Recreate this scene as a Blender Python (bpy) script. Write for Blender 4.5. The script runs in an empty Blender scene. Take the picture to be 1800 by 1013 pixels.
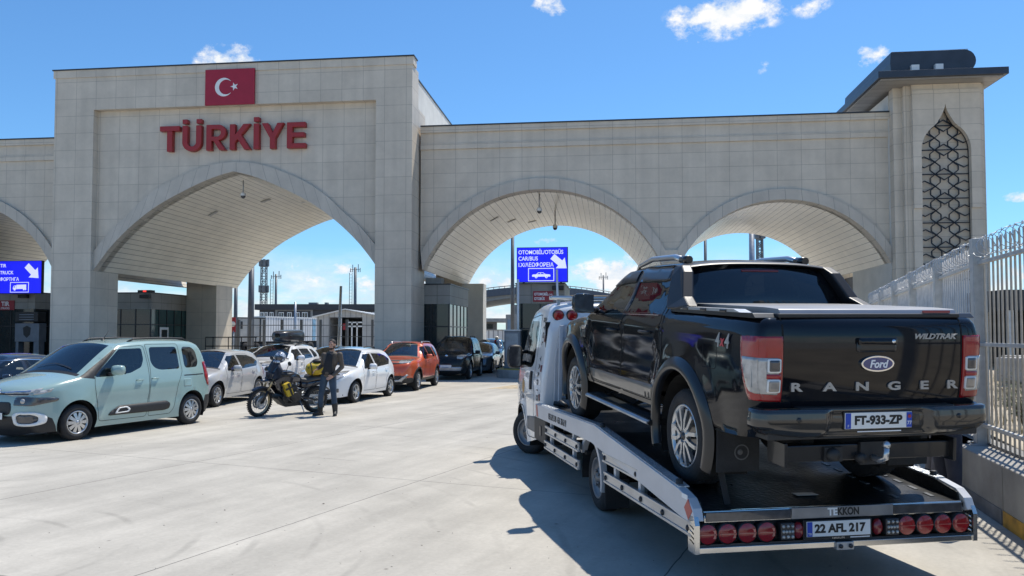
import bpy, bmesh, math, random
import numpy as np
from mathutils import Vector, Matrix
from mathutils.geometry import delaunay_2d_cdt, tessellate_polygon
from mathutils.bvhtree import BVHTree
R = math.radians
SC = bpy.context.scene
COL = SC.collection

# ------------------------------------------------------------------ camera, sky, sun, exposure
cam = bpy.data.objects.new('camera', bpy.data.cameras.new('camera'))
COL.objects.link(cam)
cam.location = (0, 0, 1.92)
cam.rotation_euler = (R(92.3), 0, 0)
cam.data.lens = 28
cam.data.sensor_width = 36
cam.data.shift_y = 0.01405
cam.data.clip_start = 0.1
cam.data.clip_end = 9000
SC.camera = cam
SUN_DIR = Vector((0.80, 1.0, 2.6)).normalized()       # towards the sun
sun = bpy.data.objects.new('sun', bpy.data.lights.new('sun', 'SUN'))
COL.objects.link(sun)
sun.data.energy = 4.9
sun.data.angle = R(0.53)
sun.data.color = (1.0, 0.94, 0.84)
sun.rotation_euler = SUN_DIR.to_track_quat('Z', 'Y').to_euler()
SC.view_settings.view_transform = 'Standard'
SC.view_settings.look = 'None'
SC.view_settings.exposure = 0.10
SC.view_settings.gamma = 1.0
SC.render.engine = 'CYCLES'
SC.cycles.max_bounces = 7
SC.cycles.transparent_max_bounces = 12
SC.cycles.use_denoising = True

# cumulus clouds of the world sky: azimuth (deg right of north), elevation, half sizes, strength
CLOUDS = [(-19.7, 17.3, 2.7, 2.3, 1.15), (15.2, 21.4, 4.6, 1.7, 1.0), (12.6, 20.4, 1.6, .9, .5), (20.9, 21.4, 1.5, .9, .62), (24.6, 17.9, 1.4, .95, .72),
          (17.5, 17.9, .9, .5, .45), (2.9, 22.8, 1.7, .9, .7), (-14.0, 3.9, 1.5, .6, .85), (-12.0, 4.6, 1.1, .6, .9), (-15.3, 4.7, .7, .5, .6),
          (-9.6, 3.4, 2.2, 1.1, 1.0), (-19.8, 3.4, 2.6, 1.0, .7), (2.5, 6.7, 1.1, .38, .85), (-1.2, 3.8, 1.9, 1.0, 1.1), (7.4, 4.1, 3.4, 1.7, 1.25),
          (8.6, 5.6, 1.3, .8, .85), (4.6, 4.6, 1.2, .7, .8), (32.6, 8.3, 1.5, .4, .8), (33.0, 4.0, 2.5, .9, .8)]

def build_world():
    w = bpy.data.worlds.new('World'); SC.world = w; w.use_nodes = True
    nt = w.node_tree; N = nt.nodes; L = nt.links
    N.clear()
    out = N.new('ShaderNodeOutputWorld'); bg = N.new('ShaderNodeBackground'); sky = N.new('ShaderNodeTexSky')
    sky.sky_type = 'NISHITA'; sky.sun_disc = False
    sky.sun_elevation = math.asin(SUN_DIR.z); sky.sun_rotation = math.atan2(SUN_DIR.x, SUN_DIR.y)
    sky.altitude = 50; sky.air_density = 1.0; sky.dust_density = 0.3; sky.ozone_density = 4.0
    bg.inputs['Strength'].default_value = 0.135
    tc = N.new('ShaderNodeTexCoord')
    def math_(op, a, b=None, c=None):
        n = N.new('ShaderNodeMath'); n.operation = op
        for i, x in enumerate((a, b, c)):
            if x is None: continue
            if isinstance(x, (int, float)): n.inputs[i].default_value = x
            else: L.new(x, n.inputs[i])
        return n.outputs[0]
    sep = N.new('ShaderNodeSeparateXYZ'); L.new(tc.outputs['Generated'], sep.inputs[0])
    az = math_('MULTIPLY', math_('ARCTAN2', sep.outputs[0], sep.outputs[1]), 57.2958)
    el = math_('MULTIPLY', math_('ARCSINE', sep.outputs[2]), 57.2958)
    def noise(scale, detail, rough, off=(0, 0, 0), sy=1.0):
        m = N.new('ShaderNodeMapping'); m.inputs['Location'].default_value = off; m.inputs['Scale'].default_value = (1, 1, sy)
        L.new(tc.outputs['Generated'], m.inputs[0])
        n = N.new('ShaderNodeTexNoise'); n.inputs['Scale'].default_value = scale; n.inputs['Detail'].default_value = detail
        n.inputs['Roughness'].default_value = rough; L.new(m.outputs[0], n.inputs['Vector'])
        return n.outputs['Fac']
    puff = noise(30, 9, .62, (3, 1, 0), 1.6)
    tot = None
    for (a, e, sa, se, k) in CLOUDS:
        dx = math_('DIVIDE', math_('SUBTRACT', az, a), sa)
        dy = math_('DIVIDE', math_('SUBTRACT', el, e), se)
        r2 = math_('ADD', math_('MULTIPLY', dx, dx), math_('MULTIPLY', dy, dy))
        m = math_('MULTIPLY', math_('MAXIMUM', math_('SUBTRACT', 1.0, r2), 0.0), k)
        tot = m if tot is None else math_('MAXIMUM', tot, m)
    # low bank of hazy cumulus close to the horizon
    bank = noise(11, 8, .6, (7, 4, 2), 3.2)
    low = math_('MULTIPLY', math_('SUBTRACT', 1.0, math_('MINIMUM', math_('MAXIMUM', math_('DIVIDE', math_('SUBTRACT', el, 1.6), 4.6), 0.0), 1.0)),
                math_('MULTIPLY', math_('MAXIMUM', math_('SUBTRACT', bank, .325), 0.0), 4.2))
    wisp = noise(85, 8, .68, (1, 5, 2), 1.3)
    dens = math_('ADD', math_('MULTIPLY', tot, 1.05), math_('ADD', math_('MULTIPLY', math_('SUBTRACT', puff, .5), 3.0), math_('MULTIPLY', math_('SUBTRACT', wisp, .5), 1.5)))
    dens = math_('MULTIPLY', math_('SUBTRACT', dens, .31), math_('MINIMUM', math_('MULTIPLY', tot, 3.0), 1.0))
    dens = math_('MINIMUM', math_('MAXIMUM', math_('MULTIPLY', dens, 1.35), 0.0), 1.0)
    dens = math_('MAXIMUM', dens, math_('MINIMUM', math_('MULTIPLY', low, 1.0), .9))
    shade = N.new('ShaderNodeMixRGB'); shade.inputs[1].default_value = (5.3, 5.9, 6.6, 1); shade.inputs[2].default_value = (7.0, 7.0, 7.0, 1)
    L.new(math_('MINIMUM', math_('MAXIMUM', math_('MULTIPLY', math_('SUBTRACT', puff, .42), 5.0), 0.0), 1.0), shade.inputs[0])
    tint = N.new('ShaderNodeMixRGB'); tint.blend_type = 'MULTIPLY'; tint.inputs[0].default_value = 1.0
    tint.inputs[2].default_value = (.60, .915, 1.12, 1)
    L.new(sky.outputs[0], tint.inputs[1])
    mix = N.new('ShaderNodeMixRGB'); L.new(dens, mix.inputs[0]); L.new(tint.outputs[0], mix.inputs[1]); L.new(shade.outputs[0], mix.inputs[2])
    L.new(mix.outputs[0], bg.inputs['Color']); L.new(bg.outputs[0], out.inputs[0])
build_world()

# ------------------------------------------------------------------ materials
MATS = {}
def pm(name, col, rough=.6, metal=0., var=.12, vs=3., bump=0., bs=40., coat=0., spec=.5, emit=None, es=1., rvar=0.):
    """Principled material whose colour (and roughness) is broken up by object-space noise."""
    if name in MATS: return MATS[name]
    m = bpy.data.materials.new(name); m.use_nodes = True
    nt = m.node_tree; N = nt.nodes; L = nt.links; b = N['Principled BSDF']
    b.inputs['Roughness'].default_value = rough; b.inputs['Metallic'].default_value = metal
    b.inputs['Coat Weight'].default_value = coat; b.inputs['Coat Roughness'].default_value = .04
    b.inputs['Specular IOR Level'].default_value = spec
    tc = N.new('ShaderNodeTexCoord')
    n = N.new('ShaderNodeTexNoise'); n.inputs['Scale'].default_value = vs; n.inputs['Detail'].default_value = 5
    L.new(tc.outputs['Object'], n.inputs['Vector'])
    r = N.new('ShaderNodeMapRange'); r.inputs[1].default_value = .3; r.inputs[2].default_value = .7
    r.inputs[3].default_value = 1 - var; r.inputs[4].default_value = 1 + var
    L.new(n.outputs['Fac'], r.inputs[0])
    mx = N.new('ShaderNodeMixRGB'); mx.blend_type = 'MULTIPLY'; mx.inputs[0].default_value = 1
    mx.inputs[1].default_value = (*col, 1); L.new(r.outputs[0], mx.inputs[2])
    L.new(mx.outputs[0], b.inputs['Base Color'])
    if rvar:
        r2 = N.new('ShaderNodeMapRange'); r2.inputs[1].default_value = .3; r2.inputs[2].default_value = .7
        r2.inputs[3].default_value = max(0, rough - rvar); r2.inputs[4].default_value = rough + rvar
        L.new(n.outputs['Fac'], r2.inputs[0]); L.new(r2.outputs[0], b.inputs['Roughness'])
    if bump:
        n2 = N.new('ShaderNodeTexNoise'); n2.inputs['Scale'].default_value = bs; n2.inputs['Detail'].default_value = 4
        L.new(tc.outputs['Object'], n2.inputs['Vector'])
        bp = N.new('ShaderNodeBump'); bp.inputs['Strength'].default_value = bump; bp.inputs['Distance'].default_value = .02
        L.new(n2.outputs['Fac'], bp.inputs['Height']); L.new(bp.outputs[0], b.inputs['Normal'])
    if emit:
        b.inputs['Emission Color'].default_value = (*emit, 1); b.inputs['Emission Strength'].default_value = es
    MATS[name] = m
    return m

def glass_mat(name, tint, opaque, rough=.02, sheen=.055):
    """Thin tinted pane: fresnel reflection over a tinted transmission."""
    if name in MATS: return MATS[name]
    m = bpy.data.materials.new(name); m.use_nodes = True
    nt = m.node_tree; N = nt.nodes; L = nt.links; N.clear()
    out = N.new('ShaderNodeOutputMaterial'); tr = N.new('ShaderNodeBsdfTransparent'); tr.inputs[0].default_value = (*tint, 1)
    df = N.new('ShaderNodeBsdfDiffuse'); df.inputs[0].default_value = (.018, .022, .026, 1)
    gl = N.new('ShaderNodeBsdfGlossy'); gl.inputs['Roughness'].default_value = rough
    tc = N.new('ShaderNodeTexCoord'); n = N.new('ShaderNodeTexNoise'); n.inputs['Scale'].default_value = 2.5
    L.new(tc.outputs['Object'], n.inputs['Vector'])
    bp = N.new('ShaderNodeBump'); bp.inputs['Strength'].default_value = .06; bp.inputs['Distance'].default_value = .05
    L.new(n.outputs['Fac'], bp.inputs['Height']); L.new(bp.outputs[0], gl.inputs['Normal'])
    m1 = N.new('ShaderNodeMixShader'); m1.inputs[0].default_value = opaque; L.new(tr.outputs[0], m1.inputs[1]); L.new(df.outputs[0], m1.inputs[2])
    fr = N.new('ShaderNodeFresnel'); fr.inputs[0].default_value = 1.52
    ad = N.new('ShaderNodeMath'); ad.operation = 'MULTIPLY_ADD'; L.new(fr.outputs[0], ad.inputs[0]); ad.inputs[1].default_value = .95; ad.inputs[2].default_value = sheen
    m2 = N.new('ShaderNodeMixShader'); L.new(ad.outputs[0], m2.inputs[0]); L.new(m1.outputs[0], m2.inputs[1]); L.new(gl.outputs[0], m2.inputs[2])
    L.new(m2.outputs[0], out.inputs[0])
    MATS[name] = m
    return m

def tile_mat(name, c1, c2, mortar, bw, bh, ms=.012, rough=.55, off=0., bump=.25, stain=.10, dark=.0):
    """Stone cladding panels laid out in metres on the UV map, each slab its own tone, with faint stains."""
    if name in MATS: return MATS[name]
    m = bpy.data.materials.new(name); m.use_nodes = True
    nt = m.node_tree; N = nt.nodes; L = nt.links; b = N['Principled BSDF']
    b.inputs['Roughness'].default_value = rough; b.inputs['Specular IOR Level'].default_value = .35
    uv = N.new('ShaderNodeUVMap')
    br = N.new('ShaderNodeTexBrick'); br.offset = off; br.squash = 1
    br.inputs['Scale'].default_value = 1; br.inputs['Brick Width'].default_value = bw; br.inputs['Row Height'].default_value = bh
    br.inputs['Mortar Size'].default_value = ms; br.inputs['Mortar Smooth'].default_value = .15; br.inputs['Bias'].default_value = 0
    br.inputs['Color1'].default_value = (*c1, 1); br.inputs['Color2'].default_value = (*c2, 1); br.inputs['Mortar'].default_value = (*mortar, 1)
    L.new(uv.outputs[0], br.inputs['Vector'])
    tc = N.new('ShaderNodeTexCoord')
    n = N.new('ShaderNodeTexNoise'); n.inputs['Scale'].default_value = .9; n.inputs['Detail'].default_value = 9; n.inputs['Roughness'].default_value = .7
    L.new(tc.outputs['Object'], n.inputs['Vector'])
    r = N.new('ShaderNodeMapRange'); r.inputs[1].default_value = .32; r.inputs[2].default_value = .68
    r.inputs[3].default_value = 1 - stain; r.inputs[4].default_value = 1 + stain
    L.new(n.outputs['Fac'], r.inputs[0])
    mx = N.new('ShaderNodeMixRGB'); mx.blend_type = 'MULTIPLY'; mx.inputs[0].default_value = 1
    L.new(br.outputs['Color'], mx.inputs[1]); L.new(r.outputs[0], mx.inputs[2])
    st = N.new('ShaderNodeMapping'); st.inputs['Scale'].default_value = (2.2, 2.2, .10); L.new(tc.outputs['Object'], st.inputs[0])
    n3 = N.new('ShaderNodeTexNoise'); n3.inputs['Scale'].default_value = 1.0; n3.inputs['Detail'].default_value = 7; L.new(st.outputs[0], n3.inputs['Vector'])
    r3 = N.new('ShaderNodeMapRange'); r3.inputs[1].default_value = .38; r3.inputs[2].default_value = .62; r3.inputs[3].default_value = .955; r3.inputs[4].default_value = 1.03
    L.new(n3.outputs['Fac'], r3.inputs[0]); m3 = N.new('ShaderNodeMixRGB'); m3.blend_type = 'MULTIPLY'; m3.inputs[0].default_value = 1
    L.new(mx.outputs[0], m3.inputs[1]); L.new(r3.outputs[0], m3.inputs[2]); L.new(m3.outputs[0], b.inputs['Base Color'])
    bp = N.new('ShaderNodeBump'); bp.inputs['Strength'].default_value = bump; bp.inputs['Distance'].default_value = .012; bp.invert = True
    L.new(br.outputs['Fac'], bp.inputs['Height']); L.new(bp.outputs[0], b.inputs['Normal'])
    MATS[name] = m
    return m

# ------------------------------------------------------------------ mesh building
def T(x=0, y=0, z=0): return Matrix.Translation((x, y, z))
def RX(a): return Matrix.Rotation(a, 4, 'X')
def RY(a): return Matrix.Rotation(a, 4, 'Y')
def RZ(a): return Matrix.Rotation(a, 4, 'Z')

def poly_tris(poly, holes=()):
    """Triangulate a 2-D polygon with holes: returns points, triangles."""
    vs, es = [], []
    for pl in [poly] + list(holes):
        b = len(vs); vs += [Vector(p) for p in pl]; es += [(b + i, b + (i + 1) % len(pl)) for i in range(len(pl))]
    ov, oe, of, _, _, _ = delaunay_2d_cdt(vs, es, [], 0, 1e-6)
    tri = []
    for f in of:
        c = sum((ov[i] for i in f), Vector((0, 0))) / len(f)
        if inpoly(c.x, c.y, poly) and not any(inpoly(c.x, c.y, h) for h in holes): tri.append(tuple(f))
    return ov, tri

def inpoly(x, y, poly):
    r = False; n = len(poly); j = n - 1
    for i in range(n):
        xi, yi = poly[i][0], poly[i][1]; xj, yj = poly[j][0], poly[j][1]
        if (yi > y) != (yj > y) and x < (xj - xi) * (y - yi) / (yj - yi) + xi: r = not r
        j = i
    return r

class MB:
    def __init__(s): s.v = []; s.f = []; s.s = []; s.uv = {}
    def add(s, vs, fs, M=None, smooth=False):
        b = len(s.v)
        for p in vs: s.v.append((M @ Vector(p)) if M is not None else Vector(p))
        for f in fs: s.f.append(tuple(b + i for i in f)); s.s.append(smooth)
        return s
    def box(s, x0, x1, y0, y1, z0, z1, M=None):
        v = [(x, y, z) for x in (x0, x1) for y in (y0, y1) for z in (z0, z1)]
        return s.add(v, [(0, 1, 3, 2), (4, 6, 7, 5), (0, 4, 5, 1), (2, 3, 7, 6), (0, 2, 6, 4), (1, 5, 7, 3)], M)
    def bar(s, a, b, w, h=None, up=(0, 0, 1)):
        a = Vector(a); b = Vector(b); d = b - a; l = d.length; h = h or w
        x = d.normalized(); u = Vector(up)
        if abs(x.dot(u)) > .98: u = Vector((1, 0, 0))
        y = u.cross(x).normalized(); z = x.cross(y)
        M = Matrix((( x.x, y.x, z.x, a.x), (x.y, y.y, z.y, a.y), (x.z, y.z, z.z, a.z), (0, 0, 0, 1)))
        return s.box(0, l, -w / 2, w / 2, -h / 2, h / 2, M)
    def prism(s, poly, d0, d1, ax='y', M=None, holes=()):
        """Extrude a 2-D polygon along ax: 'y' takes (x,z), 'x' takes (y,z), 'z' takes (x,y)."""
        ov, tri = poly_tris(poly, holes); n = len(ov)
        def P(p, d): return {'y': (p[0], d, p[1]), 'x': (d, p[0], p[1]), 'z': (p[0], p[1], d)}[ax]
        vs = [P(p, d0) for p in ov] + [P(p, d1) for p in ov]
        fs = [t for t in tri] + [tuple(i + n for i in reversed(t)) for t in tri]
        cnt = {}
        for t in tri:
            for i in range(3):
                e = (t[i], t[(i + 1) % 3]); cnt[e] = cnt.get(e, 0) + 1
        for (a, b) in cnt:
            if (b, a) not in cnt: fs.append((b, a, a + n, b + n))
        return s.add(vs, fs, M)
    def tube(s, pts, r, n=10, closed=False, caps=True, smooth=True):
        pts = [Vector(p) for p in pts]; k = len(pts)
        rr = r if isinstance(r, (list, tuple)) else [r] * k
        vs = []; prev = None
        for i, p in enumerate(pts):
            a = pts[(i - 1) % k] if (closed or i) else p; b = pts[(i + 1) % k] if (closed or i < k - 1) else p
            t = (b - a).normalized()
            if prev is None:
                u = Vector((0, 0, 1)) if abs(t.z) < .9 else Vector((1, 0, 0))
                u = (u - t * u.dot(t)).normalized()
            else: u = (prev - t * prev.dot(t)).normalized()
            prev = u; w = t.cross(u)
            for j in range(n):
                c = 2 * math.pi * j / n; vs.append(p + (u * math.cos(c) + w * math.sin(c)) * rr[i])
        fs = []
        for i in range(k if closed else k - 1):
            for j in range(n):
                a = i * n + j; b = i * n + (j + 1) % n; c = ((i + 1) % k) * n
                fs.append((a, b, c + (j + 1) % n, c + j))
        s.add(vs, fs, None, smooth)
        if caps and not closed:
            b = len(s.v) - len(vs)
            s.f.append(tuple(b + j for j in reversed(range(n)))); s.s.append(False)
            s.f.append(tuple(b + (k - 1) * n + j for j in range(n))); s.s.append(False)
        return s
    def lathe(s, prof, n=24, M=None, closed=False, smooth=True, a0=0., a1=2 * math.pi):
        """Profile of (radius, height) turned about the local z axis."""
        full = abs(a1 - a0 - 2 * math.pi) < 1e-6; m = n if full else n + 1; k = len(prof)
        vs = [(r * math.cos(a0 + (a1 - a0) * j / n), r * math.sin(a0 + (a1 - a0) * j / n), h) for (r, h) in prof for j in range(m)]
        fs = []
        for i in range(k if closed else k - 1):
            for j in range(n):
                a = i * m + j; b = i * m + (j + 1) % m; c = ((i + 1) % k) * m
                fs.append((a, b, c + (j + 1) % m, c + j))
        return s.add(vs, fs, M, smooth)
    def ball(s, c, r, n=14, m=9, M=None):
        rx, ry, rz = r if isinstance(r, (tuple, list)) else (r, r, r); vs = []; fs = []
        for i in range(m + 1):
            t = math.pi * i / m
            for j in range(n):
                p = 2 * math.pi * j / n
                vs.append((c[0] + rx * math.sin(t) * math.cos(p), c[1] + ry * math.sin(t) * math.sin(p), c[2] + rz * math.cos(t)))
        for i in range(m):
            for j in range(n): fs.append((i * n + j, (i + 1) * n + j, (i + 1) * n + (j + 1) % n, i * n + (j + 1) % n))
        return s.add(vs, fs, M, True)
    def grid(s, fn, nu, nv, smooth=True, flip=False):
        vs = [fn(i / nu, j / nv) for i in range(nu + 1) for j in range(nv + 1)]; k = nv + 1
        fs = [((i * k + j, i * k + j + 1, (i + 1) * k + j + 1, (i + 1) * k + j) if flip else (i * k + j, (i + 1) * k + j, (i + 1) * k + j + 1, i * k + j + 1)) for i in range(nu) for j in range(nv)]
        return s.add(vs, fs, None, smooth)
    def data(s, name, mat, uvbox=False):
        me = bpy.data.meshes.new(name); me.from_pydata([tuple(p) for p in s.v], [], s.f); me.validate(clean_customdata=False)
        if len(me.polygons) == len(s.s): me.polygons.foreach_set('use_smooth', s.s)
        bm = bmesh.new(); bm.from_mesh(me); bmesh.ops.remove_doubles(bm, verts=bm.verts, dist=1e-5)
        bmesh.ops.recalc_face_normals(bm, faces=bm.faces); bm.to_mesh(me); bm.free()
        if mat: me.materials.append(mat)
        if uvbox:
            ul = me.uv_layers.new(name='UVMap').data
            for p in me.polygons:
                n = p.normal
                for li in p.loop_indices:
                    c = me.vertices[me.loops[li].vertex_index].co
                    if abs(n.z) > .75: ul[li].uv = (c.x, c.y)
                    elif abs(n.x) > abs(n.y): ul[li].uv = (c.y, c.z)
                    else: ul[li].uv = (c.x, c.z)
        return me
    def build(s, name, mat, parent=None, bevel=0., uvbox=False, loc=None, seg=2):
        o = bpy.data.objects.new(name, s.data(name, mat, uvbox)); COL.objects.link(o)
        if parent is not None: o.parent = parent
        if loc is not None: o.location = loc
        if bevel:
            md = o.modifiers.new('bevel', 'BEVEL'); md.width = bevel; md.segments = seg; md.limit_method = 'ANGLE'; md.angle_limit = R(40)
            md.harden_normals = False
        return o

def tag(o, label=None, cat=None, group=None, kind=None):
    if label: o['label'] = label
    if cat: o['category'] = cat
    if group: o['group'] = group
    if kind: o['kind'] = kind
    return o
def thing(name, label, cat, loc=(0, 0, 0), rz=0., group=None, M=None):
    o = bpy.data.objects.new(name, None); COL.objects.link(o); o.empty_display_size = .3
    if M is not None: o.matrix_world = M
    else: o.location = loc; o.rotation_euler = (0, 0, rz)
    return tag(o, label, cat, group)
def sub(name, parent, M=None):
    o = bpy.data.objects.new(name, None); COL.objects.link(o); o.parent = parent; o.empty_display_size = .1
    if M is not None: o.matrix_local = M
    return o
def copy_tree(o, parent=None):
    c = o.copy(); COL.objects.link(c); c.parent = parent
    for ch in list(o.children): copy_tree(ch, c)
    return c

def text(name, s, size, mat, parent, M, ext=.004, bold=.0, align='CENTER', sx=1., shear=0.):
    """Lettering as mesh: drawn in the local xy plane of M, thickened along its z."""
    cu = bpy.data.curves.new(name, 'FONT'); cu.body = s; cu.size = size; cu.extrude = ext; cu.offset = bold
    cu.align_x = align; cu.align_y = 'CENTER'; cu.shear = shear; cu.resolution_u = 4
    tmp = bpy.data.objects.new(name, cu); COL.objects.link(tmp)
    dg = bpy.context.evaluated_depsgraph_get(); dg.update()
    me = bpy.data.meshes.new_from_object(tmp.evaluated_get(dg))
    bpy.data.objects.remove(tmp); bpy.data.curves.remove(cu)
    me.transform(Matrix.Diagonal((sx, 1, 1, 1))); me.name = name
    me.materials.clear(); me.materials.append(mat)
    o = bpy.data.objects.new(name, me); COL.objects.link(o); o.parent = parent; o.matrix_local = M
    return o
# text plane frames: facing local -y (reads along +x), facing -x (reads along -y), facing +y (reads along -x)
def face_front(x, y, z): return T(x, y, z) @ RX(R(90))
def face_rear(x, y, z): return T(x, y, z) @ RZ(R(-90)) @ RX(R(90))
def face_left(x, y, z): return T(x, y, z) @ RZ(R(180)) @ RX(R(90))
def face_nose(x, y, z): return T(x, y, z) @ RZ(R(90)) @ RX(R(90))

# common materials
M_black = pm('black_plastic', (.018, .018, .019), .55, 0, .15, 12)
M_rubber = pm('tyre_rubber', (.022, .022, .023), .85, 0, .25, 9, .25, 60)
M_chrome = pm('chrome', (.75, .76, .78), .12, 1., .05)
M_silver = pm('silver_alloy', (.55, .56, .57), .28, .85, .08)
M_dkalloy = pm('dark_alloy', (.06, .06, .065), .35, .6, .1)
M_liner = pm('wheel_liner', (.010, .010, .010), .95)
M_seat = pm('seat_fabric', (.085, .083, .08), .9, 0, .2, 8)
M_white = pm('white_plate', (.78, .78, .76), .4, 0, .05)
M_ink = pm('black_ink', (.012, .012, .013), .5)
M_blue = pm('plate_blue', (.012, .06, .42), .45)
M_redlens = pm('red_lens', (.30, .008, .011), .15, 0, .15, 10, coat=.6)
M_clearlens = pm('clear_lens', (.40, .39, .37), .12, .2, .3, 14, coat=1.)
M_dklens = pm('smoked_lens', (.05, .05, .055), .12, 0, .3, 14, coat=1.)
M_steel = pm('galvanised_steel', (.42, .44, .46), .42, .7, .15, 5)
M_whitem = pm('white_metal_letter', (.82, .82, .82), .4)
M_win = glass_mat('car_window_glass', (.50, .56, .55), .06)
M_windark = glass_mat('privacy_window_glass', (.16, .18, .19), .35)
M_wind = glass_mat('windscreen_glass', (.58, .65, .66), .04, .02, .11)
# ------------------------------------------------------------------ ground
def ground_mat():
    m = bpy.data.materials.new('concrete_apron'); m.use_nodes = True
    nt = m.node_tree; N = nt.nodes; L = nt.links; b = N['Principled BSDF']
    b.inputs['Roughness'].default_value = .8; b.inputs['Specular IOR Level'].default_value = .3
    tc = N.new('ShaderNodeTexCoord')
    mp = N.new('ShaderNodeMapping'); mp.vector_type = 'TEXTURE'
    mp.inputs['Location'].default_value = (-5.94, 9.33, 0); mp.inputs['Rotation'].default_value = (0, 0, R(-23.4))
    L.new(tc.outputs['Object'], mp.inputs[0])
    br = N.new('ShaderNodeTexBrick'); br.offset = 0
    br.inputs['Scale'].default_value = 1; br.inputs['Brick Width'].default_value = 3.87; br.inputs['Row Height'].default_value = 4.9
    br.inputs['Mortar Size'].default_value = .0085; br.inputs['Mortar Smooth'].default_value = .5; br.inputs['Bias'].default_value = 0
    br.inputs['Color1'].default_value = (.457, .429, .375, 1); br.inputs['Color2'].default_value = (.432, .406, .355, 1); br.inputs['Mortar'].default_value = (.12, .115, .105, 1)
    sh = N.new('ShaderNodeMapping'); sh.inputs['Location'].default_value = (0, 1.9, 0); L.new(mp.outputs[0], sh.inputs[0])
    wob = N.new('ShaderNodeTexNoise'); wob.inputs['Scale'].default_value = 3.5; L.new(tc.outputs['Object'], wob.inputs['Vector'])
    wa = N.new('ShaderNodeVectorMath'); wa.operation = 'MULTIPLY_ADD'; wa.inputs[1].default_value = (.03, .03, 0); L.new(wob.outputs['Color'], wa.inputs[0]); L.new(sh.outputs[0], wa.inputs[2])
    L.new(wa.outputs[0], br.inputs['Vector'])
    def noise(scale, det, rough, sc=(1, 1, 1)):
        m2 = N.new('ShaderNodeMapping'); m2.inputs['Scale'].default_value = sc; L.new(mp.outputs[0], m2.inputs[0])
        n = N.new('ShaderNodeTexNoise'); n.inputs['Scale'].default_value = scale; n.inputs['Detail'].default_value = det; n.inputs['Roughness'].default_value = rough
        L.new(m2.outputs[0], n.inputs['Vector']); return n.outputs['Fac']
    def rng(f, a, b_, c, d):
        r = N.new('ShaderNodeMapRange'); r.inputs[1].default_value = a; r.inputs[2].default_value = b_; r.inputs[3].default_value = c; r.inputs[4].default_value = d
        L.new(f, r.inputs[0]); return r.outputs[0]
    def mul(c, f):
        x = N.new('ShaderNodeMixRGB'); x.blend_type = 'MULTIPLY'; x.inputs[0].default_value = 1; L.new(c, x.inputs[1]); L.new(f, x.inputs[2]); return x.outputs[0]
    c = br.outputs['Color']
    c = mul(c, rng(noise(.42, 6, .62), .32, .68, .89, 1.07))                     # broad patches
    c = mul(c, rng(noise(.55, 7, .6, (2.6, .30, 1)), .40, .62, .87, 1.05))       # wear along the lanes
    c = mul(c, rng(noise(1.1, 8, .72), .36, .66, .91, 1.06))                     # blotches
    c = mul(c, rng(noise(22, 4, .7), .3, .7, .93, 1.07))                         # grain
    # faint curved tyre scuffs
    wv = N.new('ShaderNodeTexWave'); wv.wave_type = 'RINGS'; wv.rings_direction = 'Z'; wv.inputs['Scale'].default_value = .55; wv.inputs['Distortion'].default_value = 2.2
    wv.inputs['Detail'].default_value = 3; wv.inputs['Detail Scale'].default_value = .6
    wm = N.new('ShaderNodeMapping'); wm.inputs['Location'].default_value = (5.5, -7.0, 0); L.new(tc.outputs['Object'], wm.inputs[0]); L.new(wm.outputs[0], wv.inputs['Vector'])
    ring = rng(wv.outputs['Fac'], .93, 1.0, 0, 1)
    gate = rng(noise(.8, 3, .5), .50, .64, 0, .17)
    mm = N.new('ShaderNodeMath'); mm.operation = 'MULTIPLY'; L.new(ring, mm.inputs[0]); L.new(gate, mm.inputs[1])
    inv = N.new('ShaderNodeMath'); inv.operation = 'SUBTRACT'; inv.inputs[0].default_value = 1; L.new(mm.outputs[0], inv.inputs[1])
    c = mul(c, inv.outputs[0])
    # small dark specks and spots
    vo = N.new('ShaderNodeTexVoronoi'); vo.inputs['Scale'].default_value = 1.9; L.new(tc.outputs['Object'], vo.inputs['Vector'])
    sp = rng(vo.outputs['Distance'], .018, .05, .45, 1.0)
    c = mul(c, sp)
    L.new(c, b.inputs['Base Color'])
    bp = N.new('ShaderNodeBump'); bp.inputs['Strength'].default_value = .12; bp.inputs['Distance'].default_value = .02
    L.new(noise(35, 5, .7), bp.inputs['Height']); L.new(bp.outputs[0], b.inputs['Normal'])
    return m
g = MB(); g.add([(-1500, -60, 0), (1500, -60, 0), (1500, 3000, 0), (-1500, 3000, 0)], [(0, 1, 2, 3)])
tag(g.build('ground', ground_mat()), kind='structure')

# ------------------------------------------------------------------ the gate: local x along the facade, y into the depth
GATE = T(-2.66, 37.3, 0) @ RZ(R(-6.8))
STONE = tile_mat('limestone_panels', (.625, .548, .445), (.585, .512, .416), (.40, .35, .285), 1.05, .68, .011)
STONE_B = tile_mat('limestone_panels_large', (.625, .548, .445), (.585, .512, .416), (.40, .35, .285), 1.02, .83, .011)
RINGM = tile_mat('arch_ring_stone', (.56, .50, .42), (.53, .475, .40), (.26, .235, .20), .72, 3.0, .011)
SOFF = tile_mat('soffit_boards', (.82, .76, .635), (.77, .715, .60), (.22, .195, .15), 400., .30, .014, .24, stain=.07)
COPING = pm('dark_coping', (.045, .048, .055), .45, .4)
BROWN = pm('brown_panel', (.12, .10, .085), .6)

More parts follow.
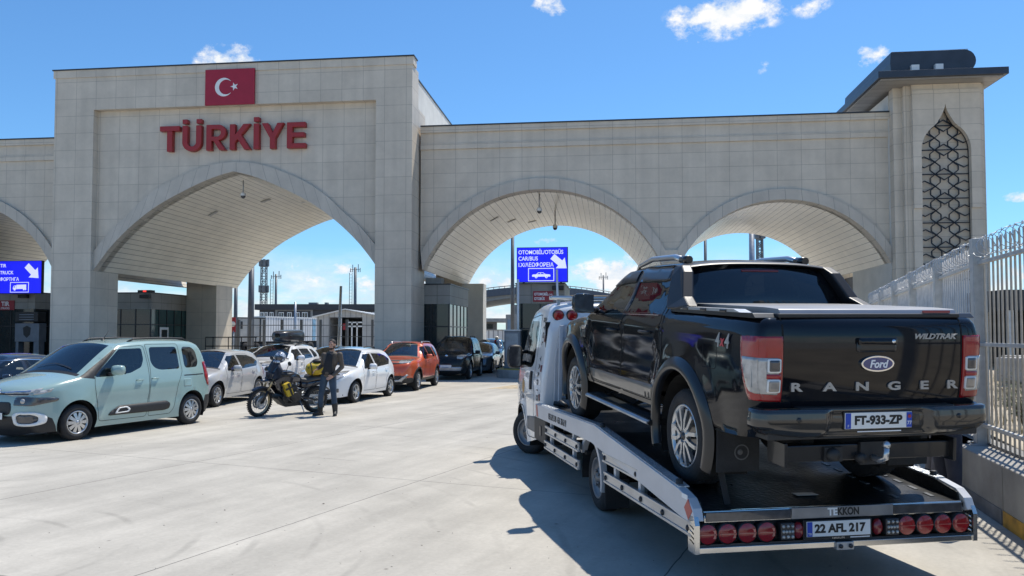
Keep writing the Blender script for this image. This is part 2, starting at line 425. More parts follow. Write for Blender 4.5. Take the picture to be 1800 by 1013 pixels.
def four_arc(x0, x1, z0, h, n=40, k=1.0, flat=.35):
    """Arch line from (x0,z0) over the crown to (x1,z0); k>1 gives a pointed crown."""
    cx = (x0 + x1) / 2; a = (x1 - x0) / 2; out = []
    for i in range(n + 1):
        t = -1 + 2 * i / n
        y = (1 - abs(t) ** k) if False else None
        s = abs(t)
        z = h * ((1 - s ** 2) ** .5 if flat is None else (1 - s ** flat[0]) ** flat[1])
        out.append((cx + a * t, z0 + z))
    return out
def circ_arc(x0, x1, z0, h, n=40):
    a = (x1 - x0) / 2; cx = (x0 + x1) / 2; rr = (a * a + h * h) / (2 * h); th = math.asin(min(1, a / rr))
    if h > a: th = math.pi - th
    return [(cx + rr * math.sin(-th + 2 * th * i / n), z0 + h - rr + rr * math.cos(-th + 2 * th * i / n)) for i in range(n + 1)]

def arch_strip(mb, outer, inner, y0, y1):
    """Solid ring between two arch lines (same count)."""
    n = len(outer)
    for i in range(n - 1):
        q = [outer[i], outer[i + 1], inner[i + 1], inner[i]]
        v = [(p[0], y0, p[1]) for p in q] + [(p[0], y1, p[1]) for p in q]
        f = [(3, 2, 1, 0), (4, 5, 6, 7), (0, 1, 5, 4), (2, 3, 7, 6)]
        if i == 0: f.append((3, 0, 4, 7))
        if i == n - 2: f.append((1, 2, 6, 5))
        mb.add(v, f)

def length_uv(o, line, y0):
    """UV for swept arch surfaces: u along depth, v along the arch."""
    me = o.data; ul = me.uv_layers.get('UVMap') or me.uv_layers.new(name='UVMap'); acc = [0]
    for a, b in zip(line, line[1:]): acc.append(acc[-1] + math.hypot(b[0] - a[0], b[1] - a[1]))
    key = [(p[0], p[1]) for p in line]
    for p in me.polygons:
        for li in p.loop_indices:
            c = me.vertices[me.loops[li].vertex_index].co
            j = min(range(len(key)), key=lambda q: (key[q][0] - c.x) ** 2 + (key[q][1] - c.z) ** 2)
            ul.data[li].uv = (c.y - y0, acc[j])

def vault(name, line, y0, y1, parent, cuts=()):
    mb = MB(); n = len(line)
    outer = []
    cx = sum(p[0] for p in line) / n; cz = min(p[1] for p in line)
    for i, p in enumerate(line):
        a = line[max(0, i - 1)]; b = line[min(n - 1, i + 1)]; tx, tz = b[0] - a[0], b[1] - a[1]; l = math.hypot(tx, tz)
        outer.append((p[0] - tz / l * .12, p[1] + tx / l * .12))
    arch_strip(mb, outer, line, y0, y1)
    o = mb.build(name, SOFF, parent); length_uv(o, line, y0)
    return o
def ring(name, outer, inner, y0, y1, parent):
    mb = MB(); arch_strip(mb, outer, inner, y0, y1); o = mb.build(name, RINGM, parent)
    me = o.data; ul = me.uv_layers.new(name='UVMap'); acc = [0]
    mid = [((a[0] + b[0]) / 2, (a[1] + b[1]) / 2) for a, b in zip(outer, inner)]
    for a, b in zip(mid, mid[1:]): acc.append(acc[-1] + math.hypot(b[0] - a[0], b[1] - a[1]))
    for p in me.polygons:
        for li in p.loop_indices:
            c = me.vertices[me.loops[li].vertex_index].co
            j = min(range(len(mid)), key=lambda q: min((outer[q][0] - c.x) ** 2 + (outer[q][1] - c.z) ** 2, (inner[q][0] - c.x) ** 2 + (inner[q][1] - c.z) ** 2))
            d = math.hypot(inner[j][0] - c.x, inner[j][1] - c.z)
            ul.data[li].uv = (acc[j], .5 + d)
    return o
def wall_with_arches(name, x0, x1, ztop, arches, zb, y0, y1, mat, parent, poly=None):
    """Flat wall whose lower edge follows the given arch lines (left to right) and drops to zb between them."""
    pts = [(x0, ztop), (x0, zb)] if arches[0][0][0] > x0 + 1e-3 else [(x0, ztop)]
    for ln in arches:
        if ln[0][1] > zb and abs(ln[0][0] - x0) > 1e-3: pts.append((ln[0][0], zb))
        pts += ln
        if ln[-1][1] > zb and abs(ln[-1][0] - x1) > 1e-3: pts.append((ln[-1][0], zb))
    if abs(arches[-1][-1][0] - x1) > 1e-3: pts.append((x1, zb))
    pts.append((x1, ztop))
    mb = MB(); mb.prism(pts, y0, y1, 'y'); return mb.build(name, mat, parent, uvbox=True)

# --- central block
blk = thing('gate_block', 'tall cream stone central block of the border gate with a wide pointed arch', 'gate building', M=GATE)
BF = -1.4                                                      # front plane of the block
def spline_arch(cx, half):
    """Symmetric arch from measured (offset, height) pairs, foot to crown."""
    l = catmull_pts(half); return [(cx - d, z) for d, z in l] + [(cx + d, z) for d, z in reversed(l[:-1])]
def catmull_pts(pts, k=6):
    o = []
    for i in range(len(pts) - 1):
        p1, p2 = np.array(pts[i]), np.array(pts[i + 1]); p0 = np.array(pts[i - 1]) if i else 2 * p1 - p2; p3 = np.array(pts[i + 2]) if i + 2 < len(pts) else 2 * p2 - p1
        for j in range(k):
            t = j / k; o.append(tuple(.5 * (2 * p1 + (p2 - p0) * t + (2 * p0 - 5 * p1 + 4 * p2 - p3) * t * t + (3 * p1 - p0 - 3 * p2 + p3) * t ** 3)))
    o.append(tuple(pts[-1])); return o
OUT1 = spline_arch(-10.43, [(7.02, 5.92), (6.15, 6.92), (5.35, 7.62), (4.55, 8.36), (3.48, 9.08), (1.92, 9.74), (.85, 10.0), (0, 10.06)])
INN1 = spline_arch(-10.43, [(7.02, 4.98), (6.55, 5.62), (5.95, 6.32), (5.02, 7.18), (3.79, 8.06), (2.22, 8.86), (.97, 9.36), (0, 9.62)])
mb = MB()                                                      # projecting frame: two jambs and a head
mb.box(-19.48, -17.45, BF, BF + 1.2, 0, 12.73); mb.box(-3.47, -1.76, BF, BF + 1.2, 0, 12.73); mb.box(-19.48, -1.76, BF, BF + 1.2, 12.73, 14.32)
mb.build('frame_wall', STONE_B, blk, uvbox=True)
MB().box(-19.2, -17.449, BF + 1.2, .78, 0, 12.6).build('pier', STONE_B, blk, uvbox=True); MB().box(-3.471, -1.77, BF + 1.2, 1.22, 0, 12.6).build('pier', STONE_B, blk, uvbox=True)
mb = MB(); mb.box(-19.55, -1.70, BF - .05, BF + .6, 14.32, 14.68); mb.build('parapet', STONE_B, blk, uvbox=True)
mb = MB(); mb.box(-19.60, -1.66, BF - .09, BF + .66, 14.68, 14.74); mb.build('coping', COPING, blk)
wall_with_arches('recessed_wall', -17.45, -3.47, 12.73, [OUT1], 5.92, BF + .35, BF + 1.0, STONE_B, blk)
ring('arch_ring', OUT1, INN1, BF + .20, BF + 1.0, blk)
va = vault('soffit', INN1, BF + .6, 13.8, blk)
mb = MB(); mb.box(-19.3, -1.9, 0.2, 13.9, 10.2, 14.1)          # body over the vault
mb.build('upper_body', pm('pale_render', (.62, .60, .55), .7, 0, .08, 1.5), blk)
mb = MB(); mb.box(-19.34, -1.86, .15, 14.0, 14.1, 14.17); mb.build('roof_edge', COPING, blk)
MB().box(-19.4, -17.4, 10.9, 13.05, 0, 10.2).build('pier', STONE_B, blk, uvbox=True); MB().box(-3.45, -1.7, 11.6, 13.5, 0, 10.2).build('pier', STONE_B, blk, uvbox=True)
for (px, py, pz) in [(-13.6, 3.2, 0), (-11.6, 5.0, 0), (-10.4, 7.6, 0)]:
    j = min(range(len(INN1)), key=lambda q: abs(INN1[q][0] - px)); a, b = INN1[j - 1], INN1[j + 1]
    sl = math.atan2(b[1] - a[1], b[0] - a[0])
    m = MB(); m.box(-.26, .26, -.13, .13, -.03, .01, T(INN1[j][0], py, INN1[j][1] - .005) @ RY(-sl)); m.build('downlight', pm('downlight_trim', (.33, .32, .30), .4), blk)

# --- right wing with two arches
wing = thing('gate_wing', 'long low cream stone wing with two round arches right of the red lettering', 'gate building', M=GATE)
O2 = circ_arc(-1.63, 9.70, 5.75, 3.42, 44); I2 = circ_arc(-1.56, 9.62, 4.95, 3.70, 44)
O3 = circ_arc(10.26, 19.49, 5.75, 2.68, 40); I3 = circ_arc(10.34, 19.47, 5.05, 2.90, 40)
wall_with_arches('wall', -1.68, 19.5, 10.66, [[(-1.68, 5.75)] + O2, O3], 5.75, 0, .7, STONE, wing)
mb = MB(); mb.box(-1.68, 19.5, -.08, .6, 10.66, 10.92); mb.build('string_course', STONE, wing, uvbox=True)
mb = MB(); mb.box(-1.68, 19.5, -.02, .6, 10.92, 11.45); mb.build('frieze', STONE, wing, uvbox=True)
mb = MB(); mb.box(-1.68, 19.5, -.12, .6, 11.45, 11.74); mb.build('parapet', STONE, wing, uvbox=True)
mb = MB(); mb.box(-1.67, 19.5, -.16, .64, 11.74, 11.80); mb.build('coping', COPING, wing)
ring('arch_ring', O2, I2, -.15, .7, wing); ring('arch_ring', O3, I3, -.15, .7, wing)
vault('soffit', I2, .4, 12.4, wing); vault('soffit', I3, .4, 11.8, wing)
MB().box(9.62, 10.34, -.148, .7, 5.2, 5.75).build('pier_head', STONE, wing, uvbox=True); MB().box(9.55, 10.4, -.1, 1.6, 0, 5.2).build('pier', STONE, wing, uvbox=True); MB().box(9.5, 10.45, 10.6, 12.2, 0, 5.4).build('pier', STONE, wing, uvbox=True)
mb = MB(); mb.box(-1.6, 19.4, .7, 12.0, 9.6, 11.3); mb.build('upper_body', MATS['pale_render'], wing)
mb = MB(); mb.box(-1.7, -.4, 11.0, 12.3, 0, 5.0); mb.build('pier', MATS['pale_render'], wing)
MB().box(19.47, 21.4, 0, 3.6, 0, 5.06).build('pier', STONE, wing, uvbox=True); MB().box(19.47, 21.4, 7.6, 8.9, 0, 5.2).build('pier', STONE, wing, uvbox=True)
mb = MB(); mb.box(19.7, 21.0, 3.6, 7.6, 0, 4.9); mb.build('panel', BROWN, wing)
for (cx, cy) in [(1.1, 4.4), (1.9, 7.0), (2.7, 9.4)]:
    j = min(range(len(I2)), key=lambda q: abs(I2[q][0] - cx)); a, b = I2[j - 1], I2[j + 1]; sl = math.atan2(b[1] - a[1], b[0] - a[0])
    m = MB(); m.box(-.24, .24, -.12, .12, -.03, .01, T(I2[j][0], cy, I2[j][1] - .005) @ RY(-sl)); m.build('downlight', MATS['downlight_trim'], wing)

# --- left wing, cut by the picture's edge
lw = thing('gate_wing', 'cream stone wing of the border gate left of the central block, over the truck lane', 'gate building', M=GATE)
O0 = circ_arc(-31.6, -20.15, 5.75, 3.42, 44); I0 = circ_arc(-31.5, -20.25, 4.95, 3.70, 44)
wall_with_arches('wall', -42, -19.48, 10.66, [O0], 5.75, 0, .7, STONE, lw)
mb = MB(); mb.box(-42, -19.48, -.08, .6, 10.66, 10.92); mb.build('string_course', STONE, lw, uvbox=True); MB().box(-42, -19.48, -.12, .6, 11.45, 11.74).build('parapet', STONE, lw, uvbox=True)
mb = MB(); mb.box(-42, -19.48, -.02, .6, 10.92, 11.45); mb.build('frieze', STONE, lw, uvbox=True)
mb = MB(); mb.box(-42, -19.48, -.16, .64, 11.74, 11.80); mb.build('coping', COPING, lw)
ring('arch_ring', O0, I0, -.15, .7, lw); vault('soffit', I0, .4, 12.4, lw)
MB().box(-42, -31.6, -.1, 3, 0, 5.75).build('pier', STONE, lw, uvbox=True); MB().box(-20.3, -19.5, .1, 1.2, 0, 5.75).build('pier', STONE, lw, uvbox=True)
mb = MB(); mb.box(-42, -19.5, .7, 12.0, 9.6, 11.3); mb.build('upper_body', MATS['pale_render'], lw)

# --- flag panel and lettering
RED = pm('flag_red', (.36, .012, .035), .5, 0, .06)
fl = thing('flag_panel', 'red flag panel with white crescent and star high on the central block', 'flag', M=GATE)
MB().box(-11.72, -9.29, BF - .16, BF - .055, 12.70, 14.40).build('panel', RED, fl, .01)
def crescent(cx, cz, r, n=40):
    a = [(cx + r * math.cos(t), cz + r * math.sin(t)) for t in [math.radians(38) + (math.radians(322) - math.radians(38)) * i / n for i in range(n + 1)]]
    c2 = cx + r * .25; r2 = r * .8
    t1 = math.atan2(a[-1][1] - cz, a[-1][0] - c2); t0 = math.atan2(a[0][1] - cz, a[0][0] - c2) + 2 * math.pi
    t1 = t1 if t1 > 0 else t1 + 2 * math.pi; t0 = t0 - 2 * math.pi
    b = [(c2 + r2 * math.cos(t1 + (t0 - t1) * i / n), cz + r2 * math.sin(t1 + (t0 - t1) * i / n)) for i in range(1, n)]
    return a + b
MB().prism(crescent(-10.78, 13.54, .44), BF - .175, BF - .16, 'y').build('crescent', M_white, fl)
st = [(-10.26 + (.20 if i % 2 == 0 else .08) * math.cos(math.radians(180 + 36 * i)), 13.55 + (.20 if i % 2 == 0 else .08) * math.sin(math.radians(180 + 36 * i))) for i in range(10)]
MB().prism(st, BF - .175, BF - .16, 'y').build('star', M_white, fl)
LRED = pm('red_letter_acrylic', (.34, .020, .018), .35, 0, .06)
ls = thing('country_name_sign', 'raised red letters TÜRKİYE on the recessed wall over the main arch', 'sign', M=GATE)
# letters are built stroke by stroke with their real width, each a block standing off the wall
def strokes(ch):
    w = .27
    def bar(x0, x1, z0, z1): return [(x0, z0), (x1, z0), (x1, z1), (x0, z1)]
    if ch == 'T': return [bar(0, 1.0, .98, 1.22), bar(.37, .64, 0, .981)], 1.0
    if ch == 'U':
        o = [(0, 1.22), (0, .42)] + [(.48 - .48 * math.cos(t), .42 - .44 * math.sin(t)) for t in [math.pi * i / 16 for i in range(1, 16)]] + [(.96, .42), (.96, 1.22), (.69, 1.22), (.69, .42)]
        o += [(.48 + .21 * math.cos(t), .42 - .20 * math.sin(t)) for t in [math.pi * i / 12 for i in range(1, 12)]] + [(.27, .42), (.27, 1.22)]
        return [o, bar(.0, .26, 1.31, 1.52), bar(.70, .96, 1.31, 1.52)], .96
    if ch == 'R':
        o = [(0, 0), (0, 1.22), (.6, 1.22)] + [(.6 + .38 * math.sin(t), .85 + .37 * math.cos(t)) for t in [math.pi * i / 14 for i in range(1, 14)]] + [(.62, .48), (.98, 0), (.66, 0), (.36, .45), (.27, .45), (.27, 0)]
        h = [(.27, .66), (.55, .66)] + [(.55 + .17 * math.cos(t), .835 + .175 * math.sin(t)) for t in [-math.pi / 2 + math.pi * i / 8 for i in range(1, 8)]] + [(.55, 1.01), (.27, 1.01)]
        return [(o, h)], .98
    if ch == 'K': return [[(0, 0), (0, 1.22), (.27, 1.22), (.27, .72), (.68, 1.22), (1.02, 1.22), (.58, .70), (1.04, 0), (.72, 0), (.39, .50), (.27, .36), (.27, 0)]], 1.04
    if ch == 'I': return [bar(0, .27, 0, 1.22), bar(0, .27, 1.31, 1.52)], .27
    if ch == 'Y': return [[(.37, 0), (.37, .50), (-.04, 1.22), (.28, 1.22), (.505, .76), (.73, 1.22), (1.05, 1.22), (.64, .50), (.64, 0)]], 1.0
    if ch == 'E': return [[(0, 0), (.92, 0), (.92, .23), (.27, .23), (.27, .52), (.86, .52), (.86, .74), (.27, .74), (.27, .99), (.90, .99), (.90, 1.22), (0, 1.22)]], .92
cur = -14.10
for ch, gap in zip('TURKIYE', (.14, .24, .19, .14, .16, .20, 0)):
    m = MB(); sh, w = strokes(ch)
    for s_ in sh:
        if isinstance(s_, tuple): m.prism([(cur + x, 10.62 + z) for x, z in s_[0]], BF + .08, BF + .32, 'y', None, [[(cur + x, 10.62 + z) for x, z in s_[1]]])
        else: m.prism([(cur + x, 10.62 + z) for x, z in s_], BF + .08, BF + .32, 'y')
    m.build('letter', LRED, ls, .02); cur += w + gap

# --- dome cameras under the vaults
for (x, y, z, dz, lab) in [(-10.6, .2, 9.40, .55, 'dome camera on a short drop pole under the main pointed arch'), (3.86, 1.2, 8.62, .62, 'nearer dome camera hanging under the round arch beside the block'),
                           (4.28, 6.4, 8.62, .75, 'farther dome camera hanging under the round arch beside the block')]:
    c = thing('dome_camera', lab, 'camera', M=GATE @ T(x, y, z), group='dome cameras under the arches')
    MB().tube([(0, 0, .05), (0, 0, -dz)], .035, 8).build('drop_pole', M_steel, c)
    m = MB(); m.lathe([(0, -dz + .02), (.10, -dz), (.13, -dz - .06), (.13, -dz - .16)], 14); m.build('housing', M_white, c)
    m = MB(); m.ball((0, 0, -dz - .16), (.12, .12, .13)); m.build('dome', M_dklens, c)

# --- end tower
tw = thing('gate_tower', 'stone end tower with onion-arched lattice window and wide dark eaves', 'tower', M=GATE)
TF = -1.0
def onion(cx, w, zb, zs, zt, n=14):
    """Window outline with an onion-shaped head: zb foot, zs shoulder, zt tip."""
    h = zt - zs; pts = [(cx - w, zb), (cx - w, zs)]
    def side(sg):
        o = []
        for i in range(1, n + 1):
            t = i / n
            if t < .62:
                q = t / .62 * R(66); o.append((cx + sg * w * math.cos(q) , zs + h * .60 * math.sin(q)))
            else:
                q = (t - .62) / .38
                x0 = w * math.cos(R(66)); z0 = zs + h * .60 * math.sin(R(66))
                o.append((cx + sg * x0 * (1 - q) ** 1.7 * (1 - .05 * q), z0 + (zt - z0) * q ** .9))
        return o
    l = side(-1); r = side(1)
    return pts + l + list(reversed(r[:-1])) + [(cx + w, zs), (cx + w, zb)]
WC = 21.47
op = onion(WC, 1.0, 4.2, 9.75, 11.8)
fr = onion(WC, 1.22, 7.0, 9.75, 12.1)
mb = MB(); mb.prism([(20.13, 0), (22.95, 0), (22.95, 12.66), (20.13, 12.66)], TF, TF + .6, 'y', None, [op]); mb.build('front_wall', STONE, tw, uvbox=True)
for q in ((19.85, 20.13, TF + .16, TF + .6), (19.5, 19.85, TF + .42, TF + .9), (22.95, 23.1, TF + .16, TF + .6), (23.1, 23.25, TF + .42, TF + .9)): MB().box(*q, 0, 12.66).build('side_pilaster', STONE, tw, uvbox=True)
mb = MB(); mb.box(19.46, 23.22, TF + .9, 5.4, 0, 12.5); mb.build('body', MATS['pale_render'], tw)
mb = MB(); mb.box(20.2, 22.9, TF + .34, TF + .62, 4.0, 12.2); mb.build('window_back', STONE, tw, uvbox=True)
# raised band round the upper two thirds of the window
ov = onion(WC, 1.30, 7.3, 9.75, 12.05); 
mb = MB(); mb.prism([(WC - 1.34, 7.3), (WC - 1.34, 12.4), (WC + 1.40, 12.4), (WC + 1.40, 7.3)], TF - .07, TF, 'y', None, [[(p[0], max(7.3001, p[1])) for p in onion(WC, 1.0, 7.3001, 9.75, 11.8)]])
mb.build('raised_panel', STONE, tw, uvbox=True)
# star lattice: columns of hexagons and six-point stars, clipped to the onion outline
GRILLE = pm('black_grille', (.022, .024, .030), .4, .5)
mb = MB(); yb = TF + .20
def seg(p, q):
    n = max(2, int(math.hypot(q[0] - p[0], q[1] - p[1]) / .03)); run = []
    for i in range(n + 1):
        x = p[0] + (q[0] - p[0]) * i / n; z = p[1] + (q[1] - p[1]) * i / n
        if inpoly(x, z, op): run.append((x, z))
        else:
            if len(run) > 1: mb.bar((run[0][0], yb, run[0][1]), (run[-1][0], yb, run[-1][1]), .042, .05, (0, 1, 0))
            run = []
    if len(run) > 1: mb.bar((run[0][0], yb, run[0][1]), (run[-1][0], yb, run[-1][1]), .042, .05, (0, 1, 0))
PR = 1.05; cx_ = .37; hh = .205; z = 3.55
while z < 12.4:
    zm = z + PR / 2
    seg((WC - 1.1, z), (WC + 1.1, z))                          # horizontal tie through each row of crossings
    seg((WC - cx_, z), (WC, z + .25)); seg((WC, z + .25), (WC + cx_, z)); seg((WC - cx_, z), (WC, z - .25)); seg((WC, z - .25), (WC + cx_, z))
    for sg in (-1, 1):
        c = WC + sg * cx_
        for (za, zb_) in ((z, zm), (zm, z + PR)):                # two hexagons a pitch, point to point
            for q in (-1, 1):
                seg((c, za), (c + q * hh, za + .17)); seg((c + q * hh, za + .17), (c + q * hh, zb_ - .17)); seg((c + q * hh, zb_ - .17), (c, zb_))
        for q in (-1, 1):                                        # half diamonds that run out to the frame
            seg((c, zm), (c + sg * .44, zm + q * .24)); seg((c + sg * .44, zm + q * .24), (c + sg * .68, zm + q * .11))
    z += PR
for i in range(len(op)):
    p, q = op[i], op[(i + 1) % len(op)]; mb.bar((p[0], yb, p[1]), (q[0], yb, q[1]), .042, .05, (0, 1, 0))
gr = mb.build('lattice_grille', GRILLE, tw)
ROOFD = pm('dark_zinc_roof', (.060, .066, .078), .38, .55, .12, 2)
EAVE = tile_mat('eave_boards', (.33, .31, .29), (.28, .265, .25), (.12, .11, .10), 30., .55, .015, .4)
mb = MB(); mb.prism([(18.48, 12.72), (23.65, 12.72), (23.65, 13.02), (18.48, 13.02)], -1.94, 6.4, 'y'); mb.build('eaves', ROOFD, tw, .02)
mb = MB(); mb.box(18.62, 23.5, -1.80, 6.3, 12.66, 12.719); mb.build('eave_soffit', EAVE, tw, uvbox=True)
def bull(x0, x1, z0, z1, n=10):
    r = (z1 - z0) / 2; c = (z0 + z1) / 2
    return [(x0 + .04, z0 + .03), (x1 - r, z0)] + [(x1 - r + r * math.sin(math.pi * i / n), c - r * math.cos(math.pi * i / n)) for i in range(1, n)] + [(x1 - r, z1), (x0 + .04, z1 - .02), (x0, c)]
mb = MB(); mb.prism(bull(19.25, 22.75, 13.12, 14.10), -1.1, 5.6, 'y'); mb.build('upper_roof', ROOFD, tw, .03)
mb = MB(); mb.prism(bull(19.32, 22.45, 14.09, 14.13), -1.05, 5.5, 'y'); mb.build('roof_flashing', M_silver, tw)
for x in (20.05, 21.02): MB().box(x, x + .32, -1.3, -1.0, 13.02, 13.45).build('roof_post', M_white, tw, .01)
mb = MB(); mb.lathe([(.8, 14.1), (.62, 14.3), (.03, 14.95), (.02, 15.1)], 6, T(21.0, 2.6, 0), smooth=False); mb.build('skylight', pm('skylight_pane', (.42, .40, .44), .15, .2, .3, 6), tw)
mb = MB(); mb.box(17.9, 19.2, 5.2, 6.6, 12.2, 12.95); mb.tube([(17.6, 6.2, 12.75), (18.6, 6.2, 12.75)], .22, 12); mb.build('roof_return', ROOFD, tw)
# ------------------------------------------------------------------ vehicle bodies
def dens(poly, step, closed=True):
    o = []; n = len(poly)
    for i in range(n if closed else n - 1):
        a, b = poly[i], poly[(i + 1) % n]; k = max(1, int(math.ceil(math.hypot(b[0] - a[0], b[1] - a[1]) / step)))
        o += [(a[0] + (b[0] - a[0]) * j / k, a[1] + (b[1] - a[1]) * j / k) for j in range(k)]
    if not closed: o.append(tuple(poly[-1]))
    return o
def rpoly(poly, r, n=4):
    """Round the corners of a polygon."""
    o = []; k = len(poly)
    for i in range(k):
        p0, p, p1 = Vector(poly[i - 1]), Vector(poly[i]), Vector(poly[(i + 1) % k])
        a = (p0 - p); b = (p1 - p); q = min(r, a.length * .45, b.length * .45); a = p + a.normalized() * q; b = p + b.normalized() * q
        for j in range(n + 1):
            t = j / n; v = a * (1 - t) ** 2 + p * 2 * t * (1 - t) + b * t * t; o.append((v.x, v.y))
    return o
def interp(tab):
    xs = np.array([t[0] for t in tab], float); ys = np.array([t[1] for t in tab], float)
    m = np.gradient(ys, xs)
    def f(x):
        x = np.clip(x, xs[0], xs[-1]); i = np.clip(np.searchsorted(xs, x) - 1, 0, len(xs) - 2)
        h = xs[i + 1] - xs[i]; t = (x - xs[i]) / h
        return (2*t**3-3*t**2+1)*ys[i] + (t**3-2*t**2+t)*h*m[i] + (-2*t**3+3*t**2)*ys[i+1] + (t**3-t**2)*h*m[i+1]
    return f
def catmull(pts, corner, step):
    out = []; n = len(pts)
    for i in range(n - 1):
        p1, p2 = np.array(pts[i]), np.array(pts[i + 1])
        p0 = np.array(pts[i - 1]) if i > 0 and not corner[i] else 2 * p1 - p2
        p3 = np.array(pts[i + 2]) if i + 2 < n and not corner[i + 1] else 2 * p2 - p1
        d = np.linalg.norm(p2 - p1); k = max(1, int(math.ceil(d / step)))
        t0, t1, t2, t3 = 0, np.linalg.norm(p1 - p0) ** .5, 0, 0
        t1 = max(t1, 1e-3); t2 = t1 + d ** .5; t3 = t2 + max(np.linalg.norm(p3 - p2) ** .5, 1e-3)
        for j in range(k):
            t = t1 + (t2 - t1) * j / k
            A1 = (t1-t)/(t1-t0)*p0+(t-t0)/(t1-t0)*p1; A2 = (t2-t)/(t2-t1)*p1+(t-t1)/(t2-t1)*p2; A3 = (t3-t)/(t3-t2)*p2+(t-t2)/(t3-t2)*p3
            B1 = (t2-t)/(t2-t0)*A1+(t-t0)/(t2-t0)*A2; B2 = (t3-t)/(t3-t1)*A2+(t-t1)/(t3-t1)*A3
            out.append((tuple((t2-t)/(t2-t1)*B1+(t-t1)/(t2-t1)*B2), i))
    out.append((tuple(pts[-1]), n - 2))
    return out

